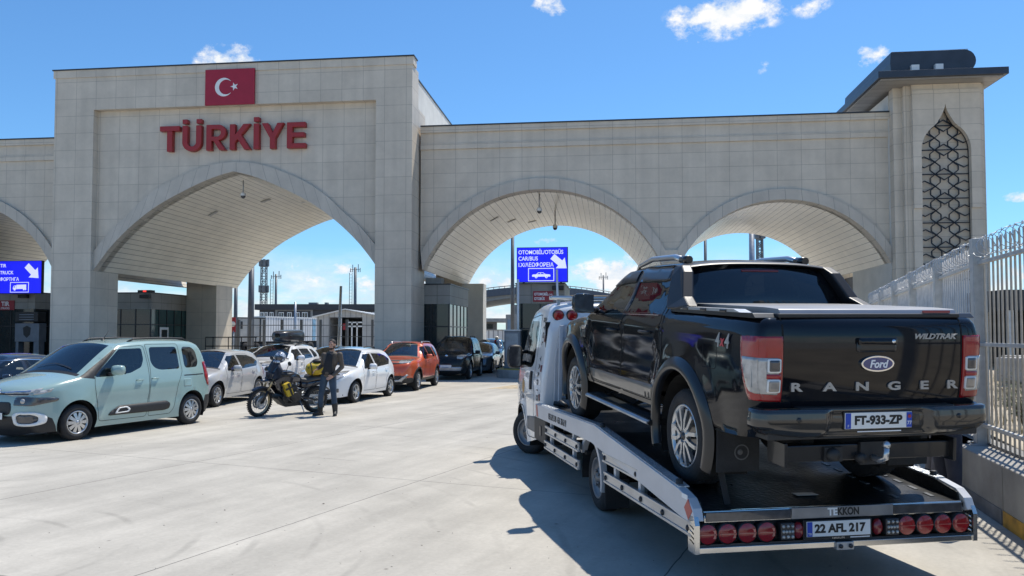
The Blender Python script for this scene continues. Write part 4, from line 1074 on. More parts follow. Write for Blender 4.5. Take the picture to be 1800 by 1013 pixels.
def make_car(kind, name, label, M, col, wb, L0, H, W0=.88, front=.85, rear=.75, tyre=.315, lights='clear', group=None, rail=None, wheelstyle=('spoke', 5), clad=False, windark=True, face='plain', hoodcol=None, pl='', wmat=None):
    """Everyday cars seen small: kind gives the roofline; every panel, window, light and wheel is its own part."""
    t = thing(name, label, 'car', M=M, group=group)
    F, Rr = wb + front, -rear; h = H
    if kind == 'hatch':
        o = [(Rr + .12, .22, 'bl'), (Rr + .02, .42, 'bl'), (Rr, .62, 'tg'), (Rr + .05, .88, 'tg'), (Rr + .14, .99, 'rw'), (Rr + .40, h * .89, 'rw'), (Rr + .55, h * .965, 'roof'), (.45, h * .995, 'roof'), (1.0, h, 'roof'), (1.32, h * .965, 'ws'),
             (wb - .42, .99, 'cowl'), (wb - .34, .965, 'hood'), (wb + .15, .90, 'hood'), (F - .22, .77, 'hood'), (F - .08, .67, 'nose'), (F - .01, .52, 'nose'), (F, .40, 'bf'), (F - .03, .28, 'bf'), (F - .12, .18, 'bf')]
        bz = .93; wf = [(1.62 + (wb - 2.55) * .6, h * .905), (1.22, h * .925), (1.18, bz + .01), (wb - .62, bz - .005), (wb - .60, bz + .03)]
        wr_ = [(1.12, h * .925), (.45, h * .91), (.12, h * .86), (-.12, h * .78), (.05, bz + .07), (1.08, bz + .02)]
    elif kind == 'suv':
        o = [(Rr + .12, .32, 'bl'), (Rr + .02, .5, 'bl'), (Rr, .72, 'tg'), (Rr + .03, 1.0, 'tg'), (Rr + .10, 1.12, 'rw'), (Rr + .30, h * .90, 'rw'), (Rr + .42, h * .965, 'roof'), (.2, h * .995, 'roof'), (.95, h, 'roof'), (1.28, h * .965, 'ws'),
             (wb - .60, 1.13, 'cowl'), (wb - .52, 1.10, 'hood'), (wb, 1.05, 'hood'), (F - .24, .98, 'hood'), (F - .09, .89, 'nose'), (F - .02, .72, 'nose'), (F, .55, 'bf'), (F - .03, .40, 'bf'), (F - .14, .27, 'bf')]
        bz = 1.08; wf = [(1.60, h * .905), (1.2, h * .925), (1.17, bz), (wb - .78, bz - .01), (wb - .76, bz + .03)]
        wr_ = [(1.10, h * .925), (.30, h * .92), (.22, bz + .03), (1.07, bz + .005)]
    else:
        o = [(Rr + .12, .24, 'bl'), (Rr + .02, .42, 'bl'), (Rr, .66, 'tg'), (Rr + .04, .90, 'tg'), (Rr + .14, .985, 'boot'), (-.32, 1.02, 'rw'), (.20, h * .93, 'roof'), (.55, h * .99, 'roof'), (1.05, h, 'roof'), (1.40, h * .965, 'ws'),
             (wb - .45, .99, 'cowl'), (wb - .37, .965, 'hood'), (wb + .15, .90, 'hood'), (F - .22, .77, 'hood'), (F - .08, .67, 'nose'), (F - .01, .52, 'nose'), (F, .40, 'bf'), (F - .03, .28, 'bf'), (F - .12, .18, 'bf')]
        bz = .93; wf = [(1.68, h * .91), (1.26, h * .93), (1.22, bz + .01), (wb - .62, bz - .005), (wb - .60, bz + .03)]
        wr_ = [(1.16, h * .93), (.62, h * .91), (.22, h * .83), (-.02, bz + .08), (1.12, bz + .02)]
    zb = o[0][1] - .01
    plan = [(Rr, .84), (Rr + .2, .92), (Rr + .6, .985), (.4, 1), (wb - .5, 1), (wb + .2, .97), (F - .4, .90), (F - .15, .79), (F, .68)]
    sect = [(zb, .93), (.4, .98), (bz - .35, 1.0), (bz - .1, .985), (bz, .955), (bz + .12, .905), (h * .9, .76), (h, .66)]
    df = rpoly([(1.17, h * .945), (1.66, h * .93), (wb - .52, bz + .06), (wb - .49, .70), (wb - .52, zb + .1), (1.22, zb + .09), (1.16, bz)], .05)
    dr = rpoly([(1.13, h * .945), (.45, h * .93), (.06, bz + .04), (.18, .80), (.38, .60), (.42, zb + .1), (1.18, zb + .09), (1.12, bz)], .05)
    ar = tyre + .065
    reg = [('door_f', df), ('door_r', dr), ('win_f', rpoly(wf, .04)), ('win_rd' if windark else 'win_r', rpoly(wr_, .04))]
    if kind == 'suv': reg.append(('win_qd', rpoly([(.20 - .05, h * .915), (-.10, h * .90), (-.30, h * .80), (-.26, bz + .06), (.12, bz + .035)], .05)))
    cmat = M_black if clad else col
    if clad:
        reg += [('clad', [(Rr - .3, -.1), (F + .3, -.1), (F + .3, .46), (wb + ar + .10, .46)] + [(wb + (ar + .075) * math.cos(a), tyre + (ar + .075) * math.sin(a)) for a in [R(10) + R(165) * i / 16 for i in range(17)]] + [(wb - ar - .08, .40), (ar + .08, .40)] + [((ar + .075) * math.cos(a), tyre + (ar + .075) * math.sin(a)) for a in [R(10) + R(165) * i / 16 for i in range(17)]] + [(Rr - .3, .5)])]
    sh = Shell(o, W0, plan, sect, zb, [(0, tyre + .015, ar), (wb, tyre + .015, ar)], reg,
               {'bl': 'bump_r', 'bf': 'bump_f', 'ws': 'glass:windshield', 'rw': 'glass:rear_window', 'cowl': 'cowl', 'hood': 'hood', 'tg': 'tailgate', 'boot': 'tailgate'},
               {'nose': .11, 'bf': .10, 'bl': .07, 'tg': .06, 'rw': .06, 'roof': .04, 'ws': .09, 'hood': .055, 'cowl': .08, 'boot': .04}, .10, step=.10, nt=14, tg=.90,
               flares=[(0, tyre, ar, .14, .022), (wb, tyre, ar, .14, .022)], extra=lambda x, z: .010 * math.exp(-((z - bz + .17) / .04) ** 2) - .014 * math.exp(-((z - .55) / .10) ** 2))
    finish_car(t, sh, [df, dr], None, {'bump_f': ('bumper', cmat), 'bump_r': ('bumper', cmat), 'clad': ('cladding', M_black), 'cowl': ('cowl', M_black), 'hood': ('hood', col), 'tailgate': ('tailgate', col)}, col, wb, (tyre, .2), zb, W0, [.15, 1.2], bz - .35, ar)
    wheels4(t, wb, W0 - .115, tyre, .205, tyre * .67, wmat or M_silver, wheelstyle[1], wheelstyle[0])
    hz = o[-6][1] + .02
    for sg in (1, -1):
        def Y(p): return [(sg * a, b) for a, b in (p if sg > 0 else list(reversed(p)))]
        w = W0
        hl = [(w * .48, hz - .04), (w * .46, hz + .035), (w * .80, hz + .075), (w * .80, hz - .03), (w * .62, hz - .065)] if kind != 'suv' else [(w * .45, hz - .06), (w * .45, hz + .05), (w * .82, hz + .06), (w * .82, hz - .04)]
        if face == 'big': hl = [(w * .50, hz - .10), (w * .46, hz + .02), (w * .66, hz + .10), (w * .84, hz + .11), (w * .84, hz - .02), (w * .70, hz - .12)]
        sh.decal('headlight', t, M_clearlens, Y(rpoly(hl, .02)), 'f', .012, .05)
        sh.decal('fog_light', t, M_dklens, Y(rpoly([(w * .55, zb + .12), (w * .55, zb + .22), (w * .74, zb + .23), (w * .74, zb + .12)], .02)), 'f', .006, .06)
        sd = 'l' if sg > 0 else 'r'
        sh.decal('tail_light', t, M_redlens, rpoly([(Rr - .05, bz - .22), (Rr + .24, bz - .20), (Rr + .20, bz), (Rr - .05, bz + .02)], .02), sd, .008, .06)
    if face in ('plain', 'big'):
        sh.decal('grille', t, M_black, rpoly([(-.40, hz - .05), (.40, hz - .05), (.42, hz + .03), (-.42, hz + .03)], .02), 'f', .006, .07)
    if face == 'wide':
        sh.decal('grille', t, M_black, rpoly([(-.44, hz - .07), (.44, hz - .07), (.44, hz + .05), (-.44, hz + .05)], .02), 'f', .006, .07)
    sh.decal('lower_grille', t, M_black, rpoly([(-.42, zb + .08), (.42, zb + .08), (.48, zb + .20), (-.48, zb + .20)], .03), 'f', .006, .08)
    p, n = sh.hit('f', 0, zb + .27); plate(t, face_nose(p.x + .012, 0, zb + .28), pl, cc='')
    p, n = sh.hit('f', 0, hz + .01); m = MB(); m.lathe([(0, .022), (.055, .018), (.062, 0)], 16, T(*p) @ RY(R(90))); m.build('badge', M_chrome, t)
    handle(sh, t, 1.36, bz - .10, col); handle(sh, t, .36, bz - .07, col)
    mirrors(t, wb - .86 if kind != 'suv' else wb - .98, W0 + .01, bz + .06, col)
    if rail: rails(t, sh, -.25, 1.15, W0 * .62, h, rail, .05)
    return t, sh

SILVERW = paint('pearl_white_paint', (.44, .44, .43)); WHITE = paint('white_paint', (.76, .76, .75)); ORANGE = paint('burnt_orange_paint', (.56, .085, .020), .28, .1)
NEARBLACK = pm('dark_bronze_paint', (.012, .011, .011), .18, 0, .05, 2., spec=.4); GREYB = paint('blue_grey_paint', (.16, .19, .23), .3, .5); NAVY = paint('navy_paint', (.018, .021, .029), .2, .1)
DKGREEN = paint('dark_green_paint', (.022, .032, .034), .25, .2); DKGREY = paint('graphite_paint', (.035, .038, .044), .25, .3)
make_car('hatch', 'hatchback', 'silver white hatchback half hidden between the turquoise people carrier and the motorcycle', car_pose((-7.85, 21.19), 6, 2.56, .80), SILVERW, 2.56, 4.05, 1.45, .875, .83, .66, .31, wheelstyle=('spoke', 10))
make_car('hatch', 'hatchback', 'small white hatchback parked behind the standing motorcyclist', car_pose((-4.44, 22.51), 13.5, 2.54, .79), WHITE, 2.54, 3.96, 1.47, .87, .80, .62, .305, face='big', wheelstyle=('twin', 5))
suvO, shO = make_car('suv', 'off_roader', 'orange red compact off roader with silver roof rails', car_pose((-3.27, 27.41), 8, 2.67, .81), ORANGE, 2.67, 4.34, 1.62, .90, .84, .83, .34, rail=M_silver, clad=True, wheelstyle=('twin', 5), face='wide')
for sg in (1, -1): shO.decal('skid_plate', suvO, M_steel, [(sg * a, b) for a, b in ([(.10, .33), (.10, .40), (.42, .41), (.66, .58), (.70, .56), (.50, .34)] if sg > 0 else [(.50, .34), (.70, .56), (.66, .58), (.42, .41), (.10, .40), (.10, .33)])], 'f', .02, .06)
suvP, shP = make_car('suv', 'off_roader', 'near black large off roader with chrome fog lamps in the shade of the gate', car_pose((-1.82, 34.16), 7, 2.78, .85), NEARBLACK, 2.78, 4.9, 1.80, .93, .88, .95, .38, rail=M_black, wheelstyle=('spoke', 6), face='big')
shP.decal('bumper_bar', suvP, M_steel, rpoly([(-.62, .40), (.62, .40), (.66, .56), (-.66, .56)], .03), 'f', .02, .08)
make_car('hatch', 'hatchback', 'blue grey hatchback right behind the near black off roader', car_pose((-1.02, 39.67), 7, 2.65, .80), GREYB, 2.65, 4.3, 1.48, .88, .85, .7, .315)
make_car('suv', 'off_roader', 'dark blue car farthest back in the queue under the round arch', car_pose((-.62, 45.8), 6, 2.7, .82), NAVY, 2.7, 4.5, 1.62, .90, .85, .8, .34)
suvB, shB = make_car('suv', 'off_roader', 'white estate car carrying a black roof box, behind the motorcycle', car_pose((-7.36, 25.7), 7, 2.68, .81), WHITE, 2.68, 4.4, 1.55, .90, .86, .8, .34, rail=M_black, wheelstyle=('spoke', 5))
make_car('sedan', 'saloon_car', 'dark graphite saloon car seen between the roof box car and the motorcyclist', car_pose((-6.72, 31.2), 7, 2.7, .81), DKGREY, 2.7, 4.6, 1.40, .88, .88, .95, .315)
make_car('hatch', 'estate_car', 'dark navy estate car with roof rails hidden behind the small white hatchback', car_pose((-5.45, 27.9), 8, 2.65, .80), NAVY, 2.65, 4.5, 1.42, .88, .86, .9, .315, rail=M_black)
make_car('sedan', 'saloon_car', 'very dark green saloon car behind the silver white hatchback', car_pose((-8.7, 28.6), 6, 2.7, .81), DKGREEN, 2.7, 4.6, 1.42, .88, .88, .95, .315)
nav, shn = make_car('sedan', 'saloon_car', 'dark navy saloon car at the left edge behind the turquoise people carrier', T(-11.05, 19.1, 0) @ RZ(R(158.6 + 90)), NAVY, 2.7, 4.65, 1.45, .90, .90, .95, .32, windark=False)
for sd in 'lr': shn.ribbon('window_chrome', nav, M_chrome, [(-.05, 1.02), (.2, 1.215), (.62, 1.335), (1.26, 1.365), (1.70, 1.33), (2.12, .96)], sd, .02, .006)

# --- roof box on the white estate car
rb = thing('roof_box', 'glossy black roof box strapped on the white estate car', 'roof box', M=suvB.matrix_world @ T(0, 0, 1.55))
m = MB(); nn = 18
def rbx(u, v):
    x = -.45 + 1.75 * u; a = 2 * math.pi * v; e = .45; ca, sa = math.cos(a), math.sin(a)
    end = (1 - (abs(u - .45) / .56) ** 4); end = max(.03, end) ** .5
    hgt = .20 + .05 * (1 - u)
    return (x, 0.36 * end * math.copysign(abs(ca) ** e, ca), .30 + hgt * (.35 + .65 * end) * math.copysign(abs(sa) ** .7, sa))
m.grid(rbx, 22, 28); BX = pm('gloss_black_box', (.028, .028, .030), .32, 0, .1, 3, coat=.25); m.build('shell', BX, rb)
m = MB()
for x in (.05, .85): m.bar((x, -.60, .10), (x, .60, .10), .06, .03); 
m.build('cross_bar', M_black, rb)
m = MB(); m.tube([(-.6, 0.355, .30), (1.05, .355, .30)], .012, 6); m.tube([(-.6, -0.355, .30), (1.05, -.355, .30)], .012, 6); m.build('lid_seam', M_liner, rb)
# ------------------------------------------------------------------ the black pickup on the recovery truck
def make_pickup():
    PB = pm('panther_black_paint', (.006, .0065, .009), .06, 0, .03, 2., spec=.42); GREY = paint('graphite_bumper', (.030, .028, .026), .24, .35)
    SAT = pm('satin_black_trim', (.012, .0125, .014), .30, .1, .1, 6, coat=.3); HOOP = pm('graphite_hoop', (.022, .022, .024), .4, .3, .08, 5)
    TON = pm('tonneau_aluminium', (.33, .33, .335), .36, .7, .08, 3)
    SILV = pm('brushed_silver_trim', (.50, .51, .52), .33, .8, .1, 8); BAND = pm('grey_side_band', (.15, .142, .13), .30, .35, .1, 4, coat=.5)
    t = thing('pickup_truck', 'black double cab pickup truck loaded nose up on the recovery truck', 'pickup', M=T(2.29, 6.79, .705) @ RZ(R(11.5 + 90)) @ RY(R(-3.4)) @ RX(R(-.3)))
    W0 = .93; wb = 3.22
    o = [(-1.02, .56, 'bl'), (-1.09, .66, 'bl'), (-1.14, .82, 'tg'), (-1.165, 1.08, 'tg'), (-1.15, 1.36, 'tg'), (-1.125, 1.40, 'bed', 1), (.30, 1.405, 'cb', 1), (.33, 1.455, 'rw'), (.515, 1.785, 'roof'), (.72, 1.828, 'roof'), (1.25, 1.840, 'roof'),
         (1.70, 1.82, 'roof'), (1.98, 1.765, 'ws'), (2.72, 1.305, 'cowl'), (2.80, 1.275, 'hood'), (3.25, 1.235, 'hood'), (3.75, 1.16, 'hood'), (3.98, 1.06, 'nose'), (4.07, .86, 'nose'), (4.09, .62, 'bf'), (4.02, .46, 'bf')]
    plan = [(-1.2, .93), (-1.0, .965), (-.6, .99), (0, 1), (2.6, 1), (3.2, .99), (3.7, .95), (3.95, .86), (4.1, .78)]
    sect = [(.45, .955), (.65, .985), (.85, 1.0), (1.1, 1.0), (1.28, .985), (1.36, .965), (1.42, .92), (1.5, .872), (1.65, .80), (1.78, .725), (1.85, .66)]
    wf = rpoly([(1.53, 1.755), (1.495, 1.365), (2.20, 1.33), (2.56, 1.325), (2.50, 1.40), (1.96, 1.725), (1.86, 1.758)], .03)
    wr_ = rpoly([(1.445, 1.755), (.75, 1.75), (.62, 1.62), (.58, 1.40), (.68, 1.375), (1.39, 1.36)], .05)
    df = rpoly([(1.48, 1.79), (1.88, 1.785), (2.56, 1.36), (2.60, 1.10), (2.58, .66), (2.50, .56), (1.50, .58), (1.47, 1.2)], .05)
    dr = rpoly([(1.465, 1.79), (.70, 1.79), (.56, 1.60), (.47, 1.32), (.49, .90), (.58, .66), (.66, .585), (1.48, .58), (1.45, 1.2)], .06)
    band = [(2.545, .70), (2.46, .575), (.665, .60), (.565, .735)]
    reg = [('door_f', df), ('door_r', dr), ('win_f', wf), ('win_r', wr_)]
    def ex(x, z):
        v = .016 * math.exp(-((z - 1.26) / .035) ** 2) - .016 * math.exp(-((z - .98) / .13) ** 2) * (1 if .55 < x < 2.5 else 0)
        return v if x > .42 else v * .5
    sh = Shell(o, W0, plan, sect, .54, [(0, .44, .50), (wb, .44, .50)], reg, {'bl': 'body', 'bf': 'bump_f', 'ws': 'glass:windshield', 'rw': 'glass:rear_window', 'cowl': 'cowl', 'hood': 'hood', 'tg': 'tailgate'},
               {'tg': .03, 'bl': .03, 'bed': .0, 'cb': .0, 'rw': .055, 'roof': .035, 'ws': .08, 'hood': .05, 'nose': .10, 'bf': .1, 'cowl': .08}, .09, step=.06, nt=22, tg=.93,
               flares=[(0, .44, .50, .20, .03), (wb, .44, .50, .18, .03)], extra=ex, rfun=lambda x, z: .05 if x < .42 and z > 1.2 else (.06 if x < -.9 else .10))
    finish_car(t, sh, [df, dr], None, {'bump_f': ('bumper', GREY), 'cowl': ('cowl', M_black), 'hood': ('hood', PB), 'tailgate': ('tailgate', PB)}, PB, wb, (.385, .26), .50, W0, [.85, 1.75], .98, .50, glass=M_win, wind=M_wind)
    # doors carry the grey lower band and the window visors
    for sd, sg in (('l', 1), ('r', -1)):
        sh.decal('lower_band', t, BAND, band, sd, .006, .08)
        sh.decal('window_visor', t, SAT, rpoly([(1.93, 1.755), (1.535, 1.775), (1.52, 1.655), (1.80, 1.645), (2.14, 1.61)], .02), sd, .014, .06)
        sh.decal('window_visor', t, SAT, rpoly([(1.46, 1.775), (.74, 1.77), (.66, 1.68), (.80, 1.66), (1.44, 1.655)], .02), sd, .014, .06)
        sh.decal('pillar_trim', t, SAT, [(1.53, 1.765), (1.44, 1.765), (1.395, 1.365), (1.50, 1.365)], sd, .003, .05)
        sh.ribbon('belt_strip', t, M_chrome, [(.55, 1.358), (1.45, 1.338), (2.54, 1.302)], sd, .010, .007)
        sh.ribbon('bed_gap', t, M_liner, [(.46, 1.50), (.425, 1.40), (.415, 1.0), (.44, .60)], sd, .024, .002)
        sh.decal('side_vent', t, M_chrome, rpoly([(2.66, 1.18), (2.86, 1.16), (2.83, 1.12), (2.70, 1.13)], .01), sd, .012, .04)
        sh.decal('vent_insert', t, SAT, rpoly([(2.68, 1.125), (2.82, 1.115), (2.80, 1.03), (2.68, 1.03)], .01), sd, .010, .04)
        sh.ribbon('fuel_flap_seam', t, M_liner, rpoly([(-.62, 1.0), (-.40, 1.0), (-.40, 1.20), (-.62, 1.20)], .04), sd, .006, .001, .04, True)
        # wheel arch flares
        for cx in (0, wb):
            m = MB(); n = 34; rows = []
            for i in range(n + 1):
                a = R(-24) + R(228) * i / n; row = []
                for rr, off in ((.60, .003), (.585, .016), (.545, .040), (.508, .042), (.490, .028), (.488, -.03)):
                    z = .44 + rr * math.sin(a); x = cx + rr * math.cos(a); rq = max(rr, .512)
                    hx, hz = cx + rq * math.cos(a), max(.56, .44 + rq * math.sin(a))
                    p, nn = sh.hit(sd, hx, hz); row.append((x, p.y + sg * off, z))
                rows.append(row)
            k = len(rows[0]); vs = [p for r_ in rows for p in r_]
            m.add(vs, [(i * k + j, i * k + j + 1, (i + 1) * k + j + 1, (i + 1) * k + j) for i in range(n) for j in range(k - 1)], None, True)
            m.build('wheel_arch_flare', SAT, t)
        # tail lamps wrap round the corner
        lb = [(sg * a, b) for a, b in ([(.705, .83), (.885, .838), (.885, 1.275), (.705, 1.275)])]
        tl = sub('tail_light', t)
        sp = rpoly([(-1.145, 1.275), (-.965, 1.27), (-.975, 1.15), (-1.01, .98), (-1.055, .865), (-1.08, .842), (-1.145, .835)], .012)
        sh.decal('lens', tl, M_redlens, lb if sg > 0 else lb[::-1], 'b', .014, .035); sh.decal('lens_wrap', tl, M_redlens, sp, sd, .014, .035)
        cl = [(sg * a, b) for a, b in rpoly([(.735, .878), (.882, .888), (.882, 1.13), (.735, 1.13)], .012)]
        sh.decal('clear_section', tl, M_clearlens, cl if sg > 0 else cl[::-1], 'b', .018, .035)
        sh.decal('clear_section', tl, M_clearlens, rpoly([(-1.14, 1.13), (-.995, 1.13), (-1.02, 1.02), (-1.055, .93), (-1.085, .895), (-1.142, .886)], .01), sd, .018, .03)
        for z0, z1 in ((1.03, 1.125), (.895, .985)):
            q = [(sg * a, b) for a, b in rpoly([(.722, z0), (.815, z0), (.815, z1), (.722, z1)], .012)]; qi = [(sg * a, b) for a, b in rpoly([(.732, z0 + .01), (.805, z0 + .01), (.805, z1 - .01), (.732, z1 - .01)], .01)]
            sh.decal('lamp_bezel', tl, M_white, q if sg > 0 else q[::-1], 'b', .025, .04); sh.decal('lamp', tl, M_dklens if z0 > 1 else pm('amber_grey_lens', (.30, .26, .22), .15, 0, .2, 20, coat=1.), qi if sg > 0 else qi[::-1], 'b', .028, .04)
        q = [(sg * a, b) for a, b in [(.722, .99), (.82, .99), (.82, 1.022), (.722, 1.022)]]
        sh.decal('lens_bar', tl, M_redlens, q if sg > 0 else q[::-1], 'b', .024, .04)
        # seam of the tailgate
        sh.ribbon('tailgate_seam', t, M_liner, [(sg * .70, .82), (sg * .70, 1.40)], 'b', .012, .002)
        # bed rail cap, silver plate, hoop buttress
        m = MB(); m.prism(rpoly([(-1.10, 1.398), (.36, 1.40), (.36, 1.425), (-1.06, 1.432)], .008), sg * .70, sg * .868, 'y'); m.build('bed_rail_cap', SAT, t, .012)
        m = MB(); m.prism(rpoly([(-.88, 1.43), (-.78, 1.452), (.24, 1.448), (.28, 1.425)], .006), sg * .775, sg * .868, 'y'); pl = m.build('rail_plate', SILV, t, .006)
        for x in (-.62, -.28, .06):
            m = MB(); m.box(x - .05, x + .05, sg * .84, sg * .878, 1.425, 1.447); m.build('plate_clip', SAT, pl, .006)
        m = MB()
        sec = [(.62, 1.80, .70), (.46, 1.80, .705), (.36, 1.745, .73), (.20, 1.53, .80), (.02, 1.455, .835), (.20, 1.42, .85), (.40, 1.42, .866), (.47, 1.52, .83), (.56, 1.70, .758)]
        vo = [(x, sg * (y + .035), z) for x, z, y in sec]; vi = [(x, sg * (y - .07), z) for x, z, y in sec]; n = len(sec)
        m.add(vo + vi, [tuple(range(n)), tuple(range(2 * n - 1, n - 1, -1))] + [(i, (i + 1) % n, n + (i + 1) % n, n + i) for i in range(n)])
        m.build('sports_hoop', HOOP, t, .018, seg=3)
    m = MB(); m.add([(x, y, z) for x, z in ((.62, 1.80), (.58, 1.845), (.30, 1.815), (.24, 1.765), (.30, 1.755), (.55, 1.775)) for y in (-.71, -.4, 0, .4, .71)], [], None)
    m = MB()
    def hp(u, v):
        pr = [(.66, 1.83), (.60, 1.852), (.48, 1.840), (.44, 1.822), (.45, 1.812), (.50, 1.812), (.60, 1.82)]
        i = int(round(u * 7)) % 7; y = -.735 + 1.47 * v; d = abs(y / .735) ** 3 * .050
        return (pr[i][0], y, pr[i][1] - d)
    m.grid(hp, 7, 16); m.build('roof_hoop', HOOP, t, .01)
    # tonneau cover
    m = MB(); m.prism(rpoly([(-1.125, 1.425), (-1.10, 1.462), (-.9, 1.470), (.34, 1.472), (.36, 1.43)], .012), -.695, .695, 'y'); ton = m.build('tonneau_cover', TON, t, .012)
    m = MB(); m.box(-1.135, -.9, -.715, .715, 1.402, 1.430); m.build('cover_lip', M_black, ton, .006)
    for y in (-.46, -.23, 0, .23, .46): pass
    m = MB(); m.box(-1.128, -1.118, -.64, -.42, 1.436, 1.452); m.build('cover_badge', pm('red_badge', (.30, .05, .05), .5), ton)
    # tailgate fittings
    sh.decal('tailgate_handle', t, SAT, rpoly([(-.16, 1.165), (.16, 1.165), (.15, 1.255), (-.15, 1.255)], .03), 'b', .004, .05)
    sh.decal('handle_grip', t, PB, rpoly([(-.15, 1.215), (.15, 1.215), (.15, 1.265), (-.15, 1.265)], .015), 'b', .022, .05)
    p, n = sh.hit('b', -.12, 1.24); m = MB(); m.lathe([(0, .03), (.012, .03), (.014, .02)], 12, T(*p) @ RY(R(-90))); m.build('tailgate_lock', M_chrome, t)
    p, n = sh.hit('b', 0, 1.09)
    ba = sub('badge', t, face_rear(p.x - .004, 0, 1.085))
    def ell(a, b, k=40): return [(a * math.cos(2 * math.pi * i / k), b * math.sin(2 * math.pi * i / k)) for i in range(k)]
    MB().prism(ell(.128, .056), -.03, .016, 'z').build('badge_rim', M_chrome, ba, .006)
    MB().prism(ell(.114, .045), .0, .019, 'z').build('badge_field', pm('badge_blue', (.01, .03, .16), .15, 0, .1, 10, coat=1.), ba, .003)
    text('badge_script', 'Ford', .075, M_whitem, ba, T(0, -.003, .020), .002, .002, 'CENTER', .95, .25)
    for y, ch in zip((.603, .355, .106, -.145, -.387, -.62), 'RANGER'):
        p, n = sh.hit('b', y, .925); text('letter', ch, .080, pm('satin_letter', (.36, .365, .37), .4, .7, .1, 9), t, face_rear(p.x - .006, y, .925), .007, .003, 'CENTER', 1.75)
    p, n = sh.hit('b', -.46, 1.27); text('model_script', 'WILDTRAK', .050, MATS['satin_letter'], t, face_rear(p.x - .010, -.46, 1.27) @ RY(R(-3)), .004, .002, 'CENTER', 1.28, .35)
    p, n = sh.hit('l', -.70, 1.215); 
    for ch, dx, c in (('4', .075, M_silver), ('x', 0, pm('decal_red', (.45, .05, .06), .5)), ('4', -.075, M_silver)): text('side_script', ch, .15 if ch == '4' else .12, c, t, face_left(-.70 + dx, p.y + .004, 1.215), .002, .003, 'CENTER', .9, .2)
    # rear bumper
    def bmp(u, v):
        prof = [(0, .765, .10), (0, .79, .035), (0, .78, .0), (0, .70, -.012), (0, .63, -.005), (0, .585, .04), (0, .565, .12)]
        y = (u - .5) * 2; ay = abs(y); Y = .905 * math.sin(min(1, ay * 1.04) * math.pi / 2) ** .82 if ay < .96 else .925
        s_ = ay * 1.05
        if s_ < .82: px_, py_ = -1.262 + .03 * (s_ / .82) ** 2, s_
        elif s_ < 1.02: a = (s_ - .82) / .20 * math.pi / 2; px_, py_ = -1.232 + .11 * (1 - math.cos(a)), .82 + .085 * math.sin(a)
        else: px_, py_ = -1.122 + (s_ - 1.02) * 1.0, .905
        i = v * 6; k = min(5, int(i)); f = i - k; z = prof[k][1] * (1 - f) + prof[k + 1][1] * f; ins = prof[k][2] * (1 - f) + prof[k + 1][2] * f
        c = max(0, min(1, (.40 + (.79 - z) * .15 - py_) / .05))
        ins += .05 * c * (1 if .60 < z < .76 else .4); 
        z2 = z - (.0 if py_ > .6 else 0) + .035 * max(0, (py_ - .55) / .4) * (1 if z < .64 else 0)
        ang = 0 if s_ < .82 else (min(1, (s_ - .82) / .20) * math.pi / 2)
        return (px_ + ins * math.cos(ang), math.copysign(1, y) * (py_ - ins * math.sin(ang)), z2)
    m = MB(); m.grid(bmp, 96, 18); bo = m.build('rear_bumper', GREY, t)
    m = MB(); m.box(-1.235, -1.08, -.60, .60, .775, .792); m.box(-1.2, -.95, -.82, .82, .57, .77); m.build('bumper_step', M_black, t, .008)
    plate(t, face_rear(-1.232, 0, .695), 'FT-933-ZP ', cc='F', size=.082)
    m = MB(); m.box(-1.236, -1.2335, -.258, -.217, .643, .747); m.build('plate_region_band', M_blue, t)
    text('plate_region', '77', .036, M_white, t, face_rear(-1.2365, -.238, .672), .0006, .0006)
    m = MB(); m.lathe([(0, .003), (.013, .003), (.013, 0)], 10, T(-1.2362, -.238, .72) @ RY(R(-90))); m.build('plate_region_emblem', pm('decal_red', (.45, .05, .06), .5), t)
    MB().box(-1.2405, -1.2395, -.17, .17, .618, .625).build('plate_dealer_line', M_whitem, t)
    for y in (.62, -.62):
        m = MB(); m.lathe([(0, .004), (.017, .003), (.019, -.004)], 14, T(-1.262 if abs(y) < .3 else -1.258, y, .715) @ RY(R(-90))); m.build('parking_sensor', SAT, t)
    # tow bar
    tb = sub('tow_bar', t)
    MB().box(-1.13, -1.02, -.66, .66, .40, .515).build('cross_beam', SAT, tb, .008)
    for y in (.665, -.665): MB().box(-1.17, -.94, y - .012, y + .012, .375, .54).build('end_plate', SAT, tb, .004)
    m = MB(); m.tube([(-1.10, -.02, .425), (-1.22, -.02, .415), (-1.27, -.03, .44), (-1.275, -.03, .51)], .022, 10); m.ball((-1.275, -.03, .53), .028); m.build('tow_ball', M_silver, tb)
    m = MB(); m.box(-1.15, -1.12, -.12, .08, .37, .53); m.lathe([(0, .05), (.035, .05), (.035, 0)], 14, T(-1.13, .08, .42) @ RY(R(-90))); m.build('ball_mount', M_black, tb)
    m = MB(); m.lathe([(0, .05), (.04, .05), (.05, .01), (.05, 0)], 16, T(-1.14, .30, .45) @ RY(R(-90))); m.box(-1.15, -1.13, .22, .36, .40, .50); m.build('trailer_socket', M_black, tb)
    # mud flaps
    for sg in (1, -1):
        fl = MB().box(-.605, -.59, sg * .55, sg * .90, .22, .60).build('mud_flap', M_rubber, t, .006)
        m = MB(); m.lathe([(.05, .004), (.055, .006), (.06, .004)], 20, T(-.606, sg * .70, .37) @ RY(R(-90))); m.lathe([(0, .003), (.018, .004), (.022, 0)], 12, T(-.606, sg * .71, .37) @ RY(R(-90))); m.build('flap_emblem', pm('flap_grey', (.09, .09, .09), .6), fl)
        st = sub('side_step', t)
        m = MB(); m.prism(rpoly([(sg * .80, .40), (sg * 1.0, .385), (sg * 1.02, .41), (sg * 1.0, .435), (sg * .80, .445)], .012), .50, 2.40, 'x'); m.build('step_board', SAT, st, .01)
